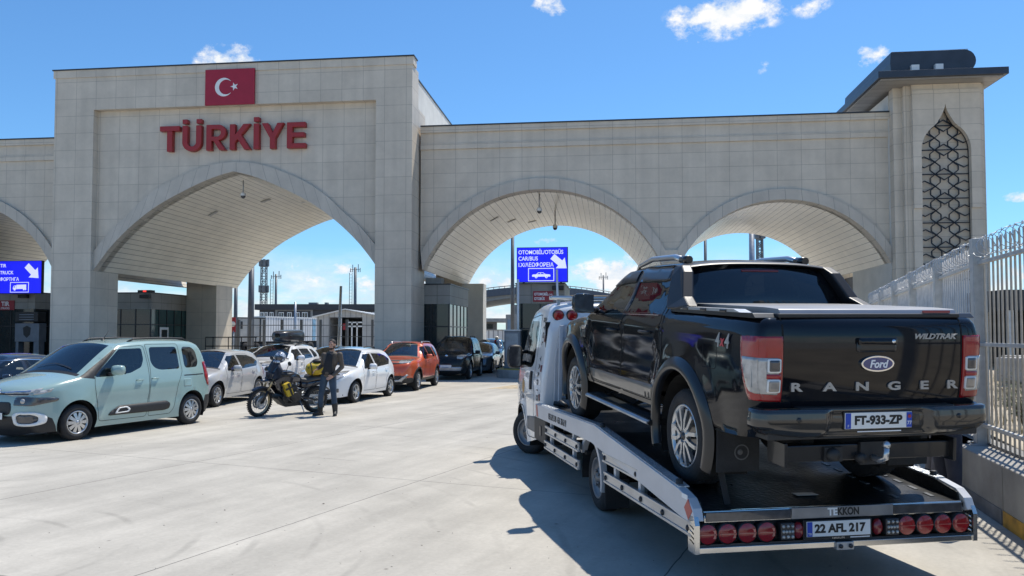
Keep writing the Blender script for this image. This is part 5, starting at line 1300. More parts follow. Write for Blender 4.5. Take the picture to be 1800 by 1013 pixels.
        m = MB(); m.prism(rpoly([(sg * 1.0, .388), (sg * 1.024, .40), (sg * 1.024, .418), (sg * 1.0, .432)], .004), .52, 2.38, 'x'); m.build('step_edge', M_steel, st, .004)
        for i in range(26): pass
        m = MB()
        for i in range(40): m.box(.58 + i * .045, .60 + i * .045, sg * .84, sg * .985, .436, .442)
        m.build('step_tread', M_rubber, st)
        for x in (.7, 1.45, 2.2): MB().bar((x, sg * .55, .52), (x, sg * .85, .42), .05, .03).build('step_bracket', M_black, st)
    # chassis seen below
    m = MB(); m.box(-1.05, 3.6, .38, .48, .44, .56); m.box(-1.05, 3.6, -.48, -.38, .44, .56); m.tube([(0, -.78, .385), (0, .78, .385)], .05, 12); m.ball((0, .05, .385), (.16, .16, .15)); m.lathe([(.36, -.11), (.38, 0), (.36, .11), (.2, .11), (.2, -.11)], 26, T(-.72, 0, .50)); m.box(.2, 2.6, -.4, .4, .40, .5); m.build('chassis', M_liner, t)
    rw = sub
    wheels4(t, wb, .775, .385, .265, .255, M_silver, 6, 'forked', 0, M_dkalloy, pm('gloss_black_alloy', (.012, .012, .013), .2, .2, coat=.5))
    handle(sh, t, .80, 1.20, M_black, .22); handle(sh, t, 1.72, 1.17, M_black, .22)
    for sg in (1, -1):
        m = MB(); mirror_piece(m, 2.33, sg * .99, 1.43, sg,   .09, .12, .11); m.build('wing_mirror', PB, t)
        m = MB(); m.tube([(2.42, sg * .88, 1.35), (2.36, sg * 1.02, 1.36)], .04, 8); m.box(2.222, 2.232, sg * .985, sg * 1.20, 1.335, 1.525); m.build('mirror_glass', M_dklens, t)
    for sg in (1, -1):
        m = MB(); zs = [sh.hit('t', x, sg * .58)[0].z for x in (.70, .95, 1.5, 1.9, 2.12)]
        m.tube([(.70, sg * .58, zs[0] + .03), (.95, sg * .58, zs[1] + .062), (1.5, sg * .585, zs[2] + .065), (1.9, sg * .575, zs[3] + .045), (2.12, sg * .555, zs[4] - .01)], [.030, .030, .027, .022, .012], 10); m.build('roof_rail', M_silver, t)
        m = MB(); m.tube([(.64, sg * .58, 1.86), (.80, sg * .58, zs[0] + .045)], [.036, .036], 10); m.build('rail_foot', SAT, t)
    sh.decal('brake_light', t, pm('dark_red_lens', (.16, .012, .02), .2, coat=.6), rpoly([(-.18, 1.752), (.18, 1.752), (.18, 1.77), (-.18, 1.77)], .006), 'b', .006, .05)
    m = MB(); m.box(1.66, 1.70, -.09, .09, 1.60, 1.66); m.build('inner_mirror', M_black, t)
    m = MB()
    for y in (-.36, .36):
        m.prism(rpoly([(y - .12, 1.52), (y + .12, 1.52), (y + .10, 1.68), (y - .10, 1.68)], .03), .66, .74, 'x'); m.prism(rpoly([(y - .12, 1.50), (y + .12, 1.50), (y + .10, 1.70), (y - .10, 1.70)], .03), 1.60, 1.70, 'x')
    m.box(.50, .70, -.66, .66, 1.0, 1.50); m.build('headrest', M_seat, t)
    # front end (out of view, kept plain but whole)
    for sg in (1, -1):
        q = [(sg * a, b) for a, b in rpoly([(.46, .98), (.84, 1.02), (.84, 1.14), (.52, 1.10)], .02)]; sh.decal('headlight', t, M_clearlens, q if sg > 0 else q[::-1], 'f', .012, .06)
    sh.decal('grille', t, M_black, rpoly([(-.42, .78), (.42, .78), (.46, 1.06), (-.46, 1.06)], .03), 'f', .012, .08)
    return t
make_pickup()
# ------------------------------------------------------------------ the recovery truck
def make_tow_truck():
    WH = paint('van_white_paint', (.66, .67, .68), .3); ALU = pm('bare_aluminium', (.50, .51, .52), .36, .75, .12, 4); RAILW = pm('rail_white_grey', (.52, .53, .55), .38, .15, .08, 3)
    POL = pm('polished_steel', (.62, .61, .58), .16, .95, .1, 3); DECK = pm('deck_black', (.009, .0095, .010), .36, .1, .3, 2.5, .3, 30, rvar=.12)
    TREAD = pm('diamond_plate', (.52, .54, .56), .35, .85, .25, 45, .8, 50); SLOT = pm('deck_slot_edge', (.16, .165, .17), .4, .7, .2, 5)
    WALL = pm('headboard_grey', (.42, .44, .47), .45, .1, .08, 3)
    M = T(1.92, 8.979, 0) @ RZ(R(10.06 + 90))
    t = thing('recovery_truck', 'white flatbed recovery truck with long low sloping deck under the black pickup', 'tow truck', M=M)
    hw = 1.15
    # deck
    dk = [(-2.985, .585), (-.40, .852), (2.62, .852), (2.62, .888), (-.40, .888), (-2.985, .621)]
    MB().prism(dk, -1.07, 1.07, 'y').build('deck', DECK, t)
    m = MB()                                                       # tread ribs and slots pressed into the ramp
    def dz(x): return .889 if x > -.4 else .889 - (-.4 - x) * .1033
    for i in range(28):
        x = -2.78 + i * .19
        for y in (-.93, -.62): m.bar((x - .045, y, dz(x - .045) + .001), (x + .045, y, dz(x + .045) + .001), .035, .008)
    m.build('deck_slot', SLOT, t)
    MB().box(-2.70, -2.60, -.02, .16, dz(-2.65) + .001, dz(-2.65) + .004, T(0, 0, 0)).build('worn_patch', ALU, t)
    # side rails
    rl = [(2.62, .935), (-.40, .972), (-2.72, .752), (-2.90, .715), (-2.985, .655), (-3.02, .57), (-2.90, .535), (-.28, .775), (2.62, .755)]
    for sg in (1, -1):
        MB().prism(rl, sg * 1.075, sg * hw, 'y').build('side_rail', RAILW, t, .006)
        MB().prism([(2.60, .925), (-.40, .962), (-2.72, .742), (-2.93, .69), (-2.95, .60), (-2.90, .60), (-.30, .80), (2.60, .80)], sg * 1.06, sg * 1.0745, 'y').build('rail_inner', DECK, t)
        m = MB(); 
        for a, b in (((2.6, .936), (-.40, .973)), ((-.40, .973), (-2.70, .755))): m.bar((a[0], sg * 1.095, a[1] + .004), (b[0], sg * 1.095, b[1] + .004), .085, .010)
        m.build('tread_strip', TREAD, t)
        for x, z in ((-2.62, .765), (-.55, .965)):
            m = MB(); m.lathe([(.028, 0), (.028, .035), (.018, .04), (0, .04)], 14, T(x, sg * 1.10, z)); m.build('tie_stud', M_black, t)
    RDK = pm('reflector_red', (.42, .055, .045), .35, 0, .1, 60)
    MB().add([(-2.90 + .075 * math.cos(a) - .01, hw + .003, .635 + .075 * math.sin(a)) for a in (R(0), R(90), R(180), R(270))] + [(-2.90 + .075 * math.cos(a) - .01, hw - .002, .635 + .075 * math.sin(a)) for a in (R(0), R(90), R(180), R(270))], [(0, 1, 2, 3), (7, 6, 5, 4), (0, 4, 5, 1), (1, 5, 6, 2), (2, 6, 7, 3), (3, 7, 4, 0)]).build('reflector', RDK, t)
    MB().prism([(2.52, .77), (2.42, .77), (2.48, .93), (2.56, .93)], hw, hw + .003, 'y').build('reflector', RDK, t)
    text('phone_lettering', '0552 629 33 89 - 0531 320 63 97', .115, M_ink, t, face_left(1.28, hw + .002, .845) @ RZ(R(0.2)), .0012, .0, 'CENTER', .62)
    MB().box(-2.90, -2.79, hw, hw + .002, .70, .735).build('rating_plate', M_white, t)
    # side guards: slatted aluminium planks
    def plank(x0, x1, z0, z1, sg):
        p = sub('side_guard', t); h = z1 - z0
        m = MB(); m.box(x0, x1, sg * (hw - .035), sg * (hw - .008), z0, z1); m.build('plank', ALU, p, .004)
        m = MB(); m.box(x0, x1, sg * (hw - .008), sg * (hw + .002), z0, z0 + h * .22); m.box(x0, x1, sg * (hw - .008), sg * (hw + .002), z1 - h * .22, z1); m.build('plank_lip', ALU, p, .003)
        k = max(2, int(abs(x1 - x0) / .55) + 1)
        for i in range(k):
            x = x0 + .06 + (x1 - x0 - .12) * i / (k - 1)
            m = MB(); m.lathe([(.024, 0), (.024, .010), (.012, .018), (0, .018)], 10, T(x, sg * (hw - .008), (z0 + z1) / 2) @ RX(R(-90 * sg))); m.build('guard_bolt', M_black, p)
    for sg in (1, -1):
        plank(.28, 1.98, .59, .70, sg); plank(.28, 2.04, .39, .50, sg); plank(-2.95, -.74, .44, .55, sg); plank(-1.78, -.70, .64, .735, sg)
        for x, z0, z1 in ((1.80, .38, .78), (.62, .38, .78), (-1.0, .44, .80), (-1.72, .44, .72)): MB().box(x - .03, x + .03, sg * (hw - .075), sg * (hw - .036), z0, z1).build('guard_post', RAILW, t, .003)
        m = MB(); m.box(2.18, 2.95, sg * .84, sg * 1.10, .40, .75); tb = m.build('tool_box', M_black, t, .03, seg=3)
        MB().box(2.44, 2.52, sg * 1.10, sg * 1.112, .50, .64).build('tool_box_latch', M_dkalloy, tb, .006)
        # rear mudguard
        n = 20; m = MB()
        arc = [(.42 * math.cos(R(-12) + R(204) * i / n), .37 + .42 * math.sin(R(-12) + R(204) * i / n)) for i in range(n + 1)]
        vs = [(x, sg * .80, z) for x, z in arc] + [(x, sg * 1.06, z) for x, z in arc]; m.add(vs, [(i, i + 1, n + 2 + i, n + 1 + i) for i in range(n)], None, True)
        mg = m.build('mudguard', M_black, t)
        arc2 = [(.455 * math.cos(R(30) + R(162) * i / n), .37 + .455 * math.sin(R(30) + R(162) * i / n)) for i in range(n + 1)]; arc3 = [(x / .455 * .405, .37 + (z - .37) / .455 * .405) for x, z in arc2]
        m = MB(); m.prism(arc2 + arc3[::-1], sg * 1.02, sg * 1.085, 'y'); m.build('mudguard_lip', RAILW, mg)
        MB().box(-.50, -.48, sg * .80, sg * 1.06, .12, .42).build('mud_flap', M_rubber, t)
    # chassis and axle
    m = MB(); m.box(-2.9, 3.0, .36, .46, .45, .60); m.box(-2.9, 3.0, -.46, -.36, .45, .60)
    for x in (-2.6, -1.8, -.9, .3, 1.2, 2.1): m.box(x - .05, x + .05, -1.05, 1.05, .56, .60) if x > -1 else m.box(x - .05, x + .05, -1.05, 1.05, .50, .54)
    m.tube([(0, -.85, .345), (0, .85, .345)], .06, 10); m.box(.5, 1.3, -.8, -.46, .36, .6); m.build('chassis', M_liner, t)
    STEELW = pm('steel_wheel_grey', (.20, .20, .205), .45, .6, .15, 6)
    for sg in (1, -1): wheel(t, 0, sg * .90, .348, .225, .215, STEELW, 5, 'steel', sg); wheel(t, 4.226, sg * .88, .348, .225, .215, STEELW, 5, 'steel', sg, R(34))
    # cab
    o = [(2.86, .42, 'bk'), (2.80, .60, 'bk'), (2.78, .95, 'bk'), (2.76, 1.6, 'bk'), (2.78, 2.12, 'bk'), (2.84, 2.30, 'roof'), (3.0, 2.365, 'roof'), (3.45, 2.385, 'roof'), (3.85, 2.33, 'roof'), (4.02, 2.26, 'ws'), (4.88, 1.36, 'cowl'), (4.98, 1.30, 'hood'), (5.20, 1.17, 'hood'), (5.38, .98, 'nose'), (5.45, .72, 'nose'), (5.46, .50, 'bf', 1), (5.42, .32, 'bf'), (5.3, .22, 'bf')]
    plan = [(2.7, .985), (3.0, 1), (4.2, 1), (4.7, .97), (5.1, .90), (5.35, .79), (5.5, .68)]
    sect = [(.2, .95), (.5, .985), (.9, 1), (1.3, .985), (1.5, .955), (1.9, .905), (2.2, .865), (2.4, .82)]
    wn = rpoly([(3.36, 2.12), (3.40, 1.50), (3.52, 1.42), (4.60, 1.36), (4.66, 1.42), (4.06, 2.06), (3.95, 2.13)], .06)
    dr = rpoly([(3.24, 2.22), (4.02, 2.17), (4.74, 1.40), (4.76, .95), (4.66, .72), (4.45, .80), (3.95, .80), (3.78, .60), (3.74, .34), (3.28, .36)], .08)
    low = [(2.6, .0), (5.6, 0), (5.6, .62), (5.25, .60), (4.72, .30), (3.74, .30), (2.6, .34)]
    sh = Shell(o, 1.035, plan, sect, .24, [(4.226, .37, .43)], [('door_f', dr), ('win_f', wn), ('clad', [(4.80, .1), (5.6, .1), (5.6, .62), (5.20, .62), (4.92, .50)])], {'bk': 'back', 'bf': 'bump_f', 'ws': 'glass:windshield', 'cowl': 'cowl', 'hood': 'hood'}, {'bk': .03, 'roof': .05, 'ws': .12, 'hood': .08, 'nose': .14, 'bf': .14, 'cowl': .1}, .12, step=.08, nt=16, tg=.92, flares=[(4.226, .37, .43, .12, .03)],
               rfun=lambda x, z: .07 if x < 3 and z < 2.0 else .13)
    sh.emit('cab_body', t, WH, {'body', 'back'}); sh.emit('bumper', t, M_black, {'bump_f', 'clad'}); sh.emit('hood', t, WH, {'hood'}); sh.emit('cowl', t, M_black, {'cowl'}); sh.emit('windshield', t, M_wind, {'windshield'})
    for sd in 'lr': sh.emit('door', t, WH, {'door_f|' + sd}); sh.emit('side_window', t, M_win, {'win_f|' + sd})
    liner(t, 4.226, .37, .43, .62, .99)
    m = MB(); m.box(2.85, 4.6, -.95, .95, .45, .6); m.box(2.83, 2.86, -.95, .95, .6, 2.1); m.box(4.5, 4.9, -.9, .9, 1.0, 1.32); m.build('cab_tub', M_liner, t); seats(t, [3.25], .95, .9)
    for sd in 'lr': sh.ribbon('door_seam', t, M_liner, dr, sd, .012, .002, .06, True)
    for sd in 'lr':
        sh.decal('door_handle', t, M_black, rpoly([(3.40, 1.08), (3.50, 1.08), (3.50, 1.36), (3.40, 1.36)], .04), sd, .025, .04)
        sh.decal('sill_cladding', t, pm('grey_cladding', (.13, .13, .135), .5), rpoly([(3.10, .46), (3.72, .46), (3.70, .66), (3.12, .70)], .03), sd, .012, .06)
        for z in (1.86, 1.42, 1.0): sh.decal('marker_light', t, pm('dark_red_marker', (.12, .015, .02), .3, coat=.5), rpoly([(2.88, z - .05), (2.93, z - .05), (2.93, z + .05), (2.88, z + .05)], .01), sd, .012, .03)
    GOLD = pm('emblem_ochre', (.42, .24, .08), .5, 0, .45, 40)
    for sd in 'l':
        em = [(4.10 + (.10 + .03 * (i % 2)) * math.cos(2 * math.pi * i / 18), 1.10 + (.10 + .03 * (i % 2)) * math.sin(2 * math.pi * i / 18)) for i in range(18)]
        sh.decal('door_emblem', t, GOLD, em, sd, .003, .05)
        sh.decal('door_lettering', t, pm('faded_print', (.12, .12, .13), .5), rpoly([(3.96, .90), (4.24, .90), (4.2, .96), (4.0, .96)], .02), sd, .003, .04)
    pz, _ = sh.hit('l', 3.03, 1.6)
    for i, ch in enumerate('YOL YARDIM'):
        z = 2.02 - i * .115; p, n = sh.hit('l', 3.04, z)
        if ch != ' ': text('side_lettering', ch, .12, M_ink, t, Matrix.Translation(p + n * .004) @ RZ(R(180)) @ RX(R(90 - (8 if z > 1.3 else 0))) @ RZ(R(-90)), .001, .002, 'CENTER', 1.0)
    text('side_lettering', '7/24', .10, M_ink, t, face_left(3.04, sh.hit('l', 3.04, 2.13)[0].y + .006, 2.13) @ RX(R(-10)), .001, .001)
    # back wall of the cab: framed grey headboard with ribs, window and lamps
    hb = sub('headboard', t)
    MB().prism(rpoly([(-.86, .90), (.86, .90), (.84, 1.6), (.74, 2.06), (-.74, 2.06), (-.84, 1.6)], .06), 2.68, 2.735, 'x').build('headboard_panel', WALL, hb, .01)
    m = MB()
    for i in range(7): m.box(2.668, 2.68, -.80, .80, 1.0 + i * .145, 1.025 + i * .145)
    m.build('headboard_rib', WALL, hb, .004)
    MB().prism(rpoly([(-.52, 1.62), (.52, 1.62), (.50, 2.0), (-.50, 2.0)], .05), 2.66, 2.682, 'x').build('headboard_window', M_dklens, hb, .006)
    for y in (.80, -.80): MB().bar((2.60, y, .9), (2.66, y * .95, 2.05), .05, .05).build('headboard_post', WALL, hb, .008)
    for y in (.77, .57, -.57, -.77):
        p, n = sh.hit('b', y, 2.20); lm = sub('rear_lamp', t, T(p.x - .01, y, 2.20) @ RY(R(-90 - 12)))
        m = MB(); m.lathe([(.082, -.03), (.082, .018), (.072, .022)], 26); m.build('lamp_bezel', M_black, lm); m = MB(); m.lathe([(0, .038), (.04, .034), (.072, .020)], 26); m.build('lamp_lens', M_redlens, lm)
    lb = sub('light_bar', t)
    for y in (.72, .24, -.24, -.72): MB().box(2.96, 3.0, y - .02, y + .02, 2.33, 2.45).build('bar_foot', M_steel, lb)
    m = MB(); m.tube([(2.92, -.84, 2.46), (2.92, .84, 2.46)], .028, 10); m.tube([(3.06, -.84, 2.46), (3.06, .84, 2.46)], .028, 10); m.build('bar_tube', M_silver, lb)
    MB().box(2.90, 3.10, -.55, .55, 2.47, 2.50).build('bar_lens', pm('amber_lens', (.5, .35, .2), .2, 0, .2, 9), lb, .01)
    for sg in (1, -1):
        m = MB(); mirror_piece(m, 4.02, sg * 1.10, 1.57, sg, .10, .125, .19); wm = m.build('wing_mirror', M_black, t)
        m = MB(); m.tube([(4.25, sg * .99, 1.46), (4.06, sg * 1.10, 1.46)], .035, 8); m.tube([(4.15, sg * .97, 1.64), (4.05, sg * 1.10, 1.64)], .03, 8); m.build('mirror_arm', M_black, t)
        m = MB(); m.prism(rpoly([(sg * 1.12, 1.42), (sg * 1.30, 1.42), (sg * 1.30, 1.72), (sg * 1.12, 1.72)], .03), 3.905, 3.92, 'x'); m.build('mirror_glass', M_dklens, wm)
    # winch and loose gear at the foot of the headboard
    m = MB(); m.box(2.30, 2.62, -.25, .25, .89, 1.10); m.tube([(2.45, -.2, 1.12), (2.45, .2, 1.12)], .09, 14); m.build('winch', M_black, t, .01)
    m = MB(); m.tube([(2.2, .80, .93), (2.3, .86, .98), (2.42, .80, .93), (2.5, .9, .95)], .035, 8); m.build('tie_chain', M_black, t)
    # tail of the truck
    xr = -2.99
    tp = sub('tail_panel', t)
    MB().box(xr, xr + .05, -1.06, 1.06, .548, .585).build('tail_beam', POL, tp, .004)
    MB().prism([(xr + .0, .585), (xr + .05, .585), (xr + .05, .63), (xr + .015, .632)], -1.06, 1.06, 'y').build('deck_lip', POL, tp, .004)
    for y0, y1 in ((.38, 1.05), (-1.05, -.465)): MB().box(xr - .006, xr, y0, y1, .556, .622).build('dark_panel', M_dklens, tp, .003)
    MB().box(xr - .008, xr, -.46, .375, .55, .632).build('logo_panel', pm('brushed_steel', (.27, .275, .29), .38, .7, .2, 5), tp, .003)
    text('maker_lettering', 'TE', .075, M_whitem, tp, face_rear(xr - .0085, .045, .592), .001, .003, 'CENTER', .95); text('maker_lettering', 'KKON', .075, M_ink, tp, face_rear(xr - .0085, -.085, .592), .001, .003, 'CENTER', .82)
    MB().box(xr + .06, xr + .075, -1.12, 1.12, .34, .55).build('lamp_back', M_black, tp)
    MB().box(xr - .03, xr + .07, -1.13, 1.13, .335, .378).build('bottom_bar', POL, tp, .004)
    MB().box(xr + .0, xr + .07, -1.12, 1.12, .378, .392).build('lamp_shelf', M_dkalloy, tp)
    for sg in (1, -1):
        m = MB(); m.prism([(xr - .04, .335), (xr + .09, .335), (xr + .09, .60), (xr - .02, .60), (xr - .045, .54)], sg * 1.115, sg * 1.15, 'y', None, [[(xr - .02 + .0, .40 + i * .035), (xr + .065, .42 + i * .035), (xr + .065, .434 + i * .035), (xr - .02, .414 + i * .035)] for i in range(4)])
        m.build('end_plate', POL, tp)
    def lamp(y, r_=.072, mat=M_redlens):
        lm = sub('tail_lamp', tp, T(xr - .012, y, .468) @ RY(R(-90)))
        m = MB(); m.lathe([(r_ + .006, -.06), (r_ + .007, .0), (r_, .006)], 26); m.build('lamp_rim', M_dkalloy, lm)
        m = MB(); m.lathe([(0, .016), (r_ * .6, .014), (r_ * .97, .004)], 26); m.build('lamp_lens', mat, lm)
        m = MB(); q = -1 if y > 0 else 1; m.box(-.002, .002, -r_ * .9, r_ * .9, .012, .017); m.box(-r_ * .42, -r_ * .08, *sorted((q * r_ * .82, q * r_ * .38)), .008, .013); m.box(r_ * .08, r_ * .42, *sorted((q * r_ * .82, q * r_ * .38)), .008, .013); m.build('lamp_insert', pm('lens_pale_red', (.50, .16, .12), .25, 0, .2, 30, coat=.5), lm)
    for y in (1.04, .887, .732, .579, -.566, -.721, -.876, -1.03): lamp(y)
    for y in (.425, -.429):
        wl = sub('work_lamp', tp, T(xr - .01, y, .470))
        MB().box(-.03, .03, -.055, .055, -.062, .062).build('lamp_case', M_dkalloy, wl, .008)
        for iz in range(3):
            for iy in range(3 if iz != 1 else 4):
                k = 3 if iz != 1 else 4; yy = -.036 + .072 * iy / (k - 1)
                m = MB(); m.ball((-.032, yy, -.038 + .038 * iz), (.012, .013, .013), 8, 6); m.build('lamp_bulb', M_clearlens, wl)
    for y in (.325, -.325):
        m = MB(); m.ball((xr + .0, y, .468), (.035, .045, .062), 16, 10); m.build('fog_lamp', pm('dark_red_lens2', (.22, .015, .02), .2, coat=.6), tp)
    pp = plate(tp, face_rear(xr - .04, .015, .478), '22 AFL 217', cc='TR', size=.085)
    MB().box(-.28, .28, -.085, .062, -.03, -.013).build('plate_carrier', M_black, pp, .004); text('carrier_lettering', 'TEKKON', .026, M_silver, pp, T(0, -.071, -.012), .001); MB().box(.10, .26, -.076, -.068, -.013, -.012).build('carrier_line', M_whitem, pp)
    MB().box(xr - .05, xr - .0, -.10, .04, .318, .378).build('tow_bracket', M_steel, tp, .004)
    for y in (-.07, .01): 
        m = MB(); m.lathe([(.016, 0), (.016, .012), (0, .014)], 8, T(xr - .05, y, .348) @ RY(R(-90))); m.build('bracket_bolt', M_dkalloy, tp)
    # ratchet strap from the left rear wheel down to the deck
    m = MB(); m.bar((-2.74, .83, .95), (-2.82, .80, dz(-2.82)), .05, .006, (1, 0, 0)); m.build('tie_strap', M_rubber, t)
    return t
make_tow_truck()
# ------------------------------------------------------------------ booths, signs and what stands beyond the gate
CLAD = tile_mat('booth_cladding', (.30, .285, .255), (.275, .262, .238), (.11, .10, .09), 1.15, .95, .012)
BGL = pm('booth_glass', (.012, .020, .022), .06, 0, .3, .8, spec=.6); BGLG = pm('booth_glass_green', (.035, .085, .085), .07, 0, .35, .7, spec=.7)
MUL = pm('dark_mullion', (.03, .032, .035), .4, .4); CONC = pm('cast_concrete', (.36, .345, .32), .85, 0, .18, 2.5, .25, 30)
ZT, ZG = 4.33, 3.40
def booth(label, u0, u1, v0, v1, rows, ncol_f, ncol_s, green, lamp=True, door=False):
    b = thing('checkpoint_booth', label, 'booth', M=GATE)
    MB().box(u0, u1, v0, v1, ZG, ZT).build('parapet', CLAD, b, uvbox=True)
    MB().box(u0 - .04, u1 + .04, v0 - .04, v1 + .04, ZT, ZT + .06).build('coping', COPING, b)
    MB().box(u0 + .05, u1 - .05, v0 + .05, v1 - .05, 0, .18).build('plinth', CONC, b)
    MB().box(u0 + .06, u1 - .06, v0 + .05, v0 + .08, .18, ZG).build('front_glazing', BGL, b)
    MB().box(u1 - .08, u1 - .05, v0 + .08, v1 - .06, .18, ZG).build('side_glazing', BGLG if green else BGL, b)
    MB().box(u0 + .06, u1 - .10, v1 - .08, v1 - .05, .18, ZG).build('rear_wall', CLAD, b, uvbox=True)
    m = MB(); 
    for i in range(ncol_f + 1): x = u0 + .06 + (u1 - u0 - .12) * i / ncol_f; m.box(x - .03, x + .03, v0 + .02, v0 + .05, .18, ZG)
    for z in rows: m.box(u0 + .06, u1 - .06, v0 + .025, v0 + .05, z - .03, z + .03)
    m.build('front_frame', MUL, b)
    m = MB()
    for i in range(ncol_s + 1): y = v0 + .06 + (v1 - v0 - .12) * i / ncol_s; m.box(u1 - .05, u1 - .02, y - .03, y + .03, .18, ZG)
    for z in rows: m.box(u1 - .05, u1 - .025, v0 + .06, v1 - .06, z - .03, z + .03)
    m.build('side_frame', MUL, b)
    if door:
        y = v0 + .10 + (v1 - v0) / ncol_s; m = MB(); m.box(u1 - .045, u1 - .005, y + .02, y + .95, .18, 2.35); d = m.build('door', M_white, b, .01)
        m = MB(); m.box(u1 - .008, u1 + .004, y + .18, y + .80, .9, 2.2); m.build('door_pane', BGL, d)
    return b
b1 = booth('booth with greenish side windows and white door behind the left pier of the main arch', -24.2, -19.4, 7.0, 13.0, (1.6, 2.5), 5, 7, True, door=True)
b2 = booth('dark glazed booth tucked behind the right pier of the central block', -3.3, -.51, 1.32, 6.4, (2.3,), 3, 5, False)
b3 = booth('dark glazed booth under the round arch, below the blue car and bus display', 2.72, 5.05, 1.3, 6.6, (2.2,), 2, 5, False)
b4 = booth('dark glazed truck lane booth at the left edge below the blue truck display', -33.5, -26.0, 6.0, 12.0, (2.4,), 5, 5, False)
for bb, (u, v) in ((b3, (4.75, 1.1)), (b4, (-26.6, 5.8)), (b1, (-19.7, 6.8))):
    m = MB(); m.box(u - .28, u + .28, v - .10, v + .12, ZT - .30, ZT - .10, None); m.box(u - .03, u + .03, v + .05, v + .25, ZT - .16, ZT - .10); m.build('floodlight', M_black, bb, .01)
m = MB(); m.box(-20.4, -19.6, 7.2, 7.7, ZT + .06, ZT + .20); m.build('signal_lamp', M_black, b1, .01); MB().box(-20.05, -19.85, 7.18, 7.2, ZT + .085, ZT + .175).build('red_signal', pm('lit_red_signal', (.6, .02, .02), .4, emit=(1, .05, .03), es=1.2), b1)
m = MB(); m.box(-1.9, -1.1, 2.0, 2.8, ZT + .06, ZT + .40); m.build('roof_unit', CONC, b2, .02)

LEDB = pm('lit_blue_display', (.006, .008, .35), .4, 0, .04, 30, emit=(.004, .007, .80), es=1.0); LEDW = pm('lit_white_display', (.5, .5, .6), .4, 0, .04, 30, emit=(.62, .66, 1.0), es=.85)
def led_sign(label, u0, u1, v, z0, z1, rows, tx, arrow, frame, icon):
    s = thing('display_board', label, 'display', M=GATE)
    MB().box(u0 - .03, u1 + .03, v + .02, v + .22, z0 - .03, z1 + .03).build('housing', M_black, s, .01)
    MB().box(u0, u1, v, v + .02, z0, z1).build('screen', LEDB, s)
    for (z, st, sx) in rows: text('display_text', st, .27, LEDW, s, face_front(tx, v - .002, z), .002, .004, 'LEFT', sx * 1.12)
    MB().prism(arrow, v - .006, v - .001, 'y').build('arrow', LEDW, s)
    f0, f1, g0, g1 = frame
    MB().prism([(f0, g0), (f1, g0), (f1, g1), (f0, g1)], v - .006, v - .001, 'y', None, [[(f0 + .035, g0 + .035), (f1 - .035, g0 + .035), (f1 - .035, g1 - .035), (f0 + .035, g1 - .035)]]).build('pictogram_frame', LEDW, s)
    for poly, holes in icon: MB().prism(poly, v - .006, v - .001, 'y', None, holes).build('pictogram', LEDW, s)
    for x in (u0 + .3, u1 - .3): MB().box(x - .05, x + .05, v + .08, v + .16, ZT + .0, z0 - .03).build('support_post', M_black, s)
    return s
def circ(cx, cz, r, n=14): return [(cx + r * math.cos(2 * math.pi * i / n), cz + r * math.sin(2 * math.pi * i / n)) for i in range(n)]
def car_icon(x0, x1, z0):
    w = x1 - x0; P = lambda a, b: (x0 + a * w, z0 + b * w)
    body = [P(0, .07), P(0, .16), P(.04, .19), P(.22, .20), P(.33, .30), P(.60, .30), P(.73, .21), P(.97, .19), P(1, .15), P(1, .07)]
    return [(body, [[P(.27, .205), P(.35, .275), P(.45, .275), P(.45, .205)], [P(.48, .205), P(.48, .275), P(.59, .275), P(.68, .205)]]), (circ(*P(.22, .06), .075 * w), [circ(*P(.22, .06), .03 * w)]), (circ(*P(.78, .06), .075 * w), [circ(*P(.78, .06), .03 * w)])]
def truck_icon(x0, x1, z0):
    w = x1 - x0; P = lambda a, b: (x0 + a * w, z0 + b * w)
    return [([P(.27, .10), P(.27, .40), P(1, .42), P(1, .12)], []), ([P(0, .08), P(0, .20), P(.05, .33), P(.25, .36), P(.25, .08)], [[P(.05, .21), P(.08, .30), P(.15, .31), P(.15, .21)]]), (circ(*P(.13, .06), .065 * w), []), (circ(*P(.82, .08), .065 * w), []), (circ(*P(.95, .08), .06 * w), [])]
def arrow(x0, z0, x1, z1):
    """Fat arrow from (x0,z0) to its tip (x1,z1)."""
    d = Vector((x1 - x0, z1 - z0)); l = d.length; d = d / l; n = Vector((-d.y, d.x)); P = lambda a, b: tuple(Vector((x0, z0)) + d * a * l + n * b * l)
    return [P(0, -.17), P(0, .17), P(.55, .17), P(.55, .38), P(1, 0), P(.55, -.38), P(.55, -.17)]
led_sign('blue display board reading OTOMOBİL/OTOBÜS CAR/BUS under the round arch', 2.82, 5.20, .95, 4.42, 6.04, [(5.82, 'OTOMOBİL/OTOBÜS', .74), (5.52, 'CAR/BUS', .78), (5.22, 'I.X/ΛΕΩΦΟΡΕΙΑ', .76)], 2.87, arrow(4.50, 5.62, 5.17, 5.05), (3.34, 4.58, 4.45, 5.07), car_icon(3.53, 4.40, 4.60))
led_sign('blue display board reading TIR TRUCK at the left edge under the truck arch', -27.62, -24.90, 5.0, 4.27, 6.10, [(5.84, 'TIR', .84), (5.44, 'TRUCK', .84), (5.06, 'ΦΟΡΤΗΓΑ', .80)], -27.45, arrow(-25.80, 5.85, -25.05, 5.12), (-26.80, -25.64, 4.31, 4.90), truck_icon(-26.62, -25.80, 4.42))
SRED = pm('red_sign_plate', (.30, .018, .03), .45, 0, .08)
s = thing('lane_sign', 'small red sign reading OTOMOBİL (CAR) OTOBÜS (BUS) on the booth front', 'sign', M=GATE); MB().box(3.55, 4.52, 1.245, 1.275, 3.48, 3.99).build('plate', SRED, s, .004)
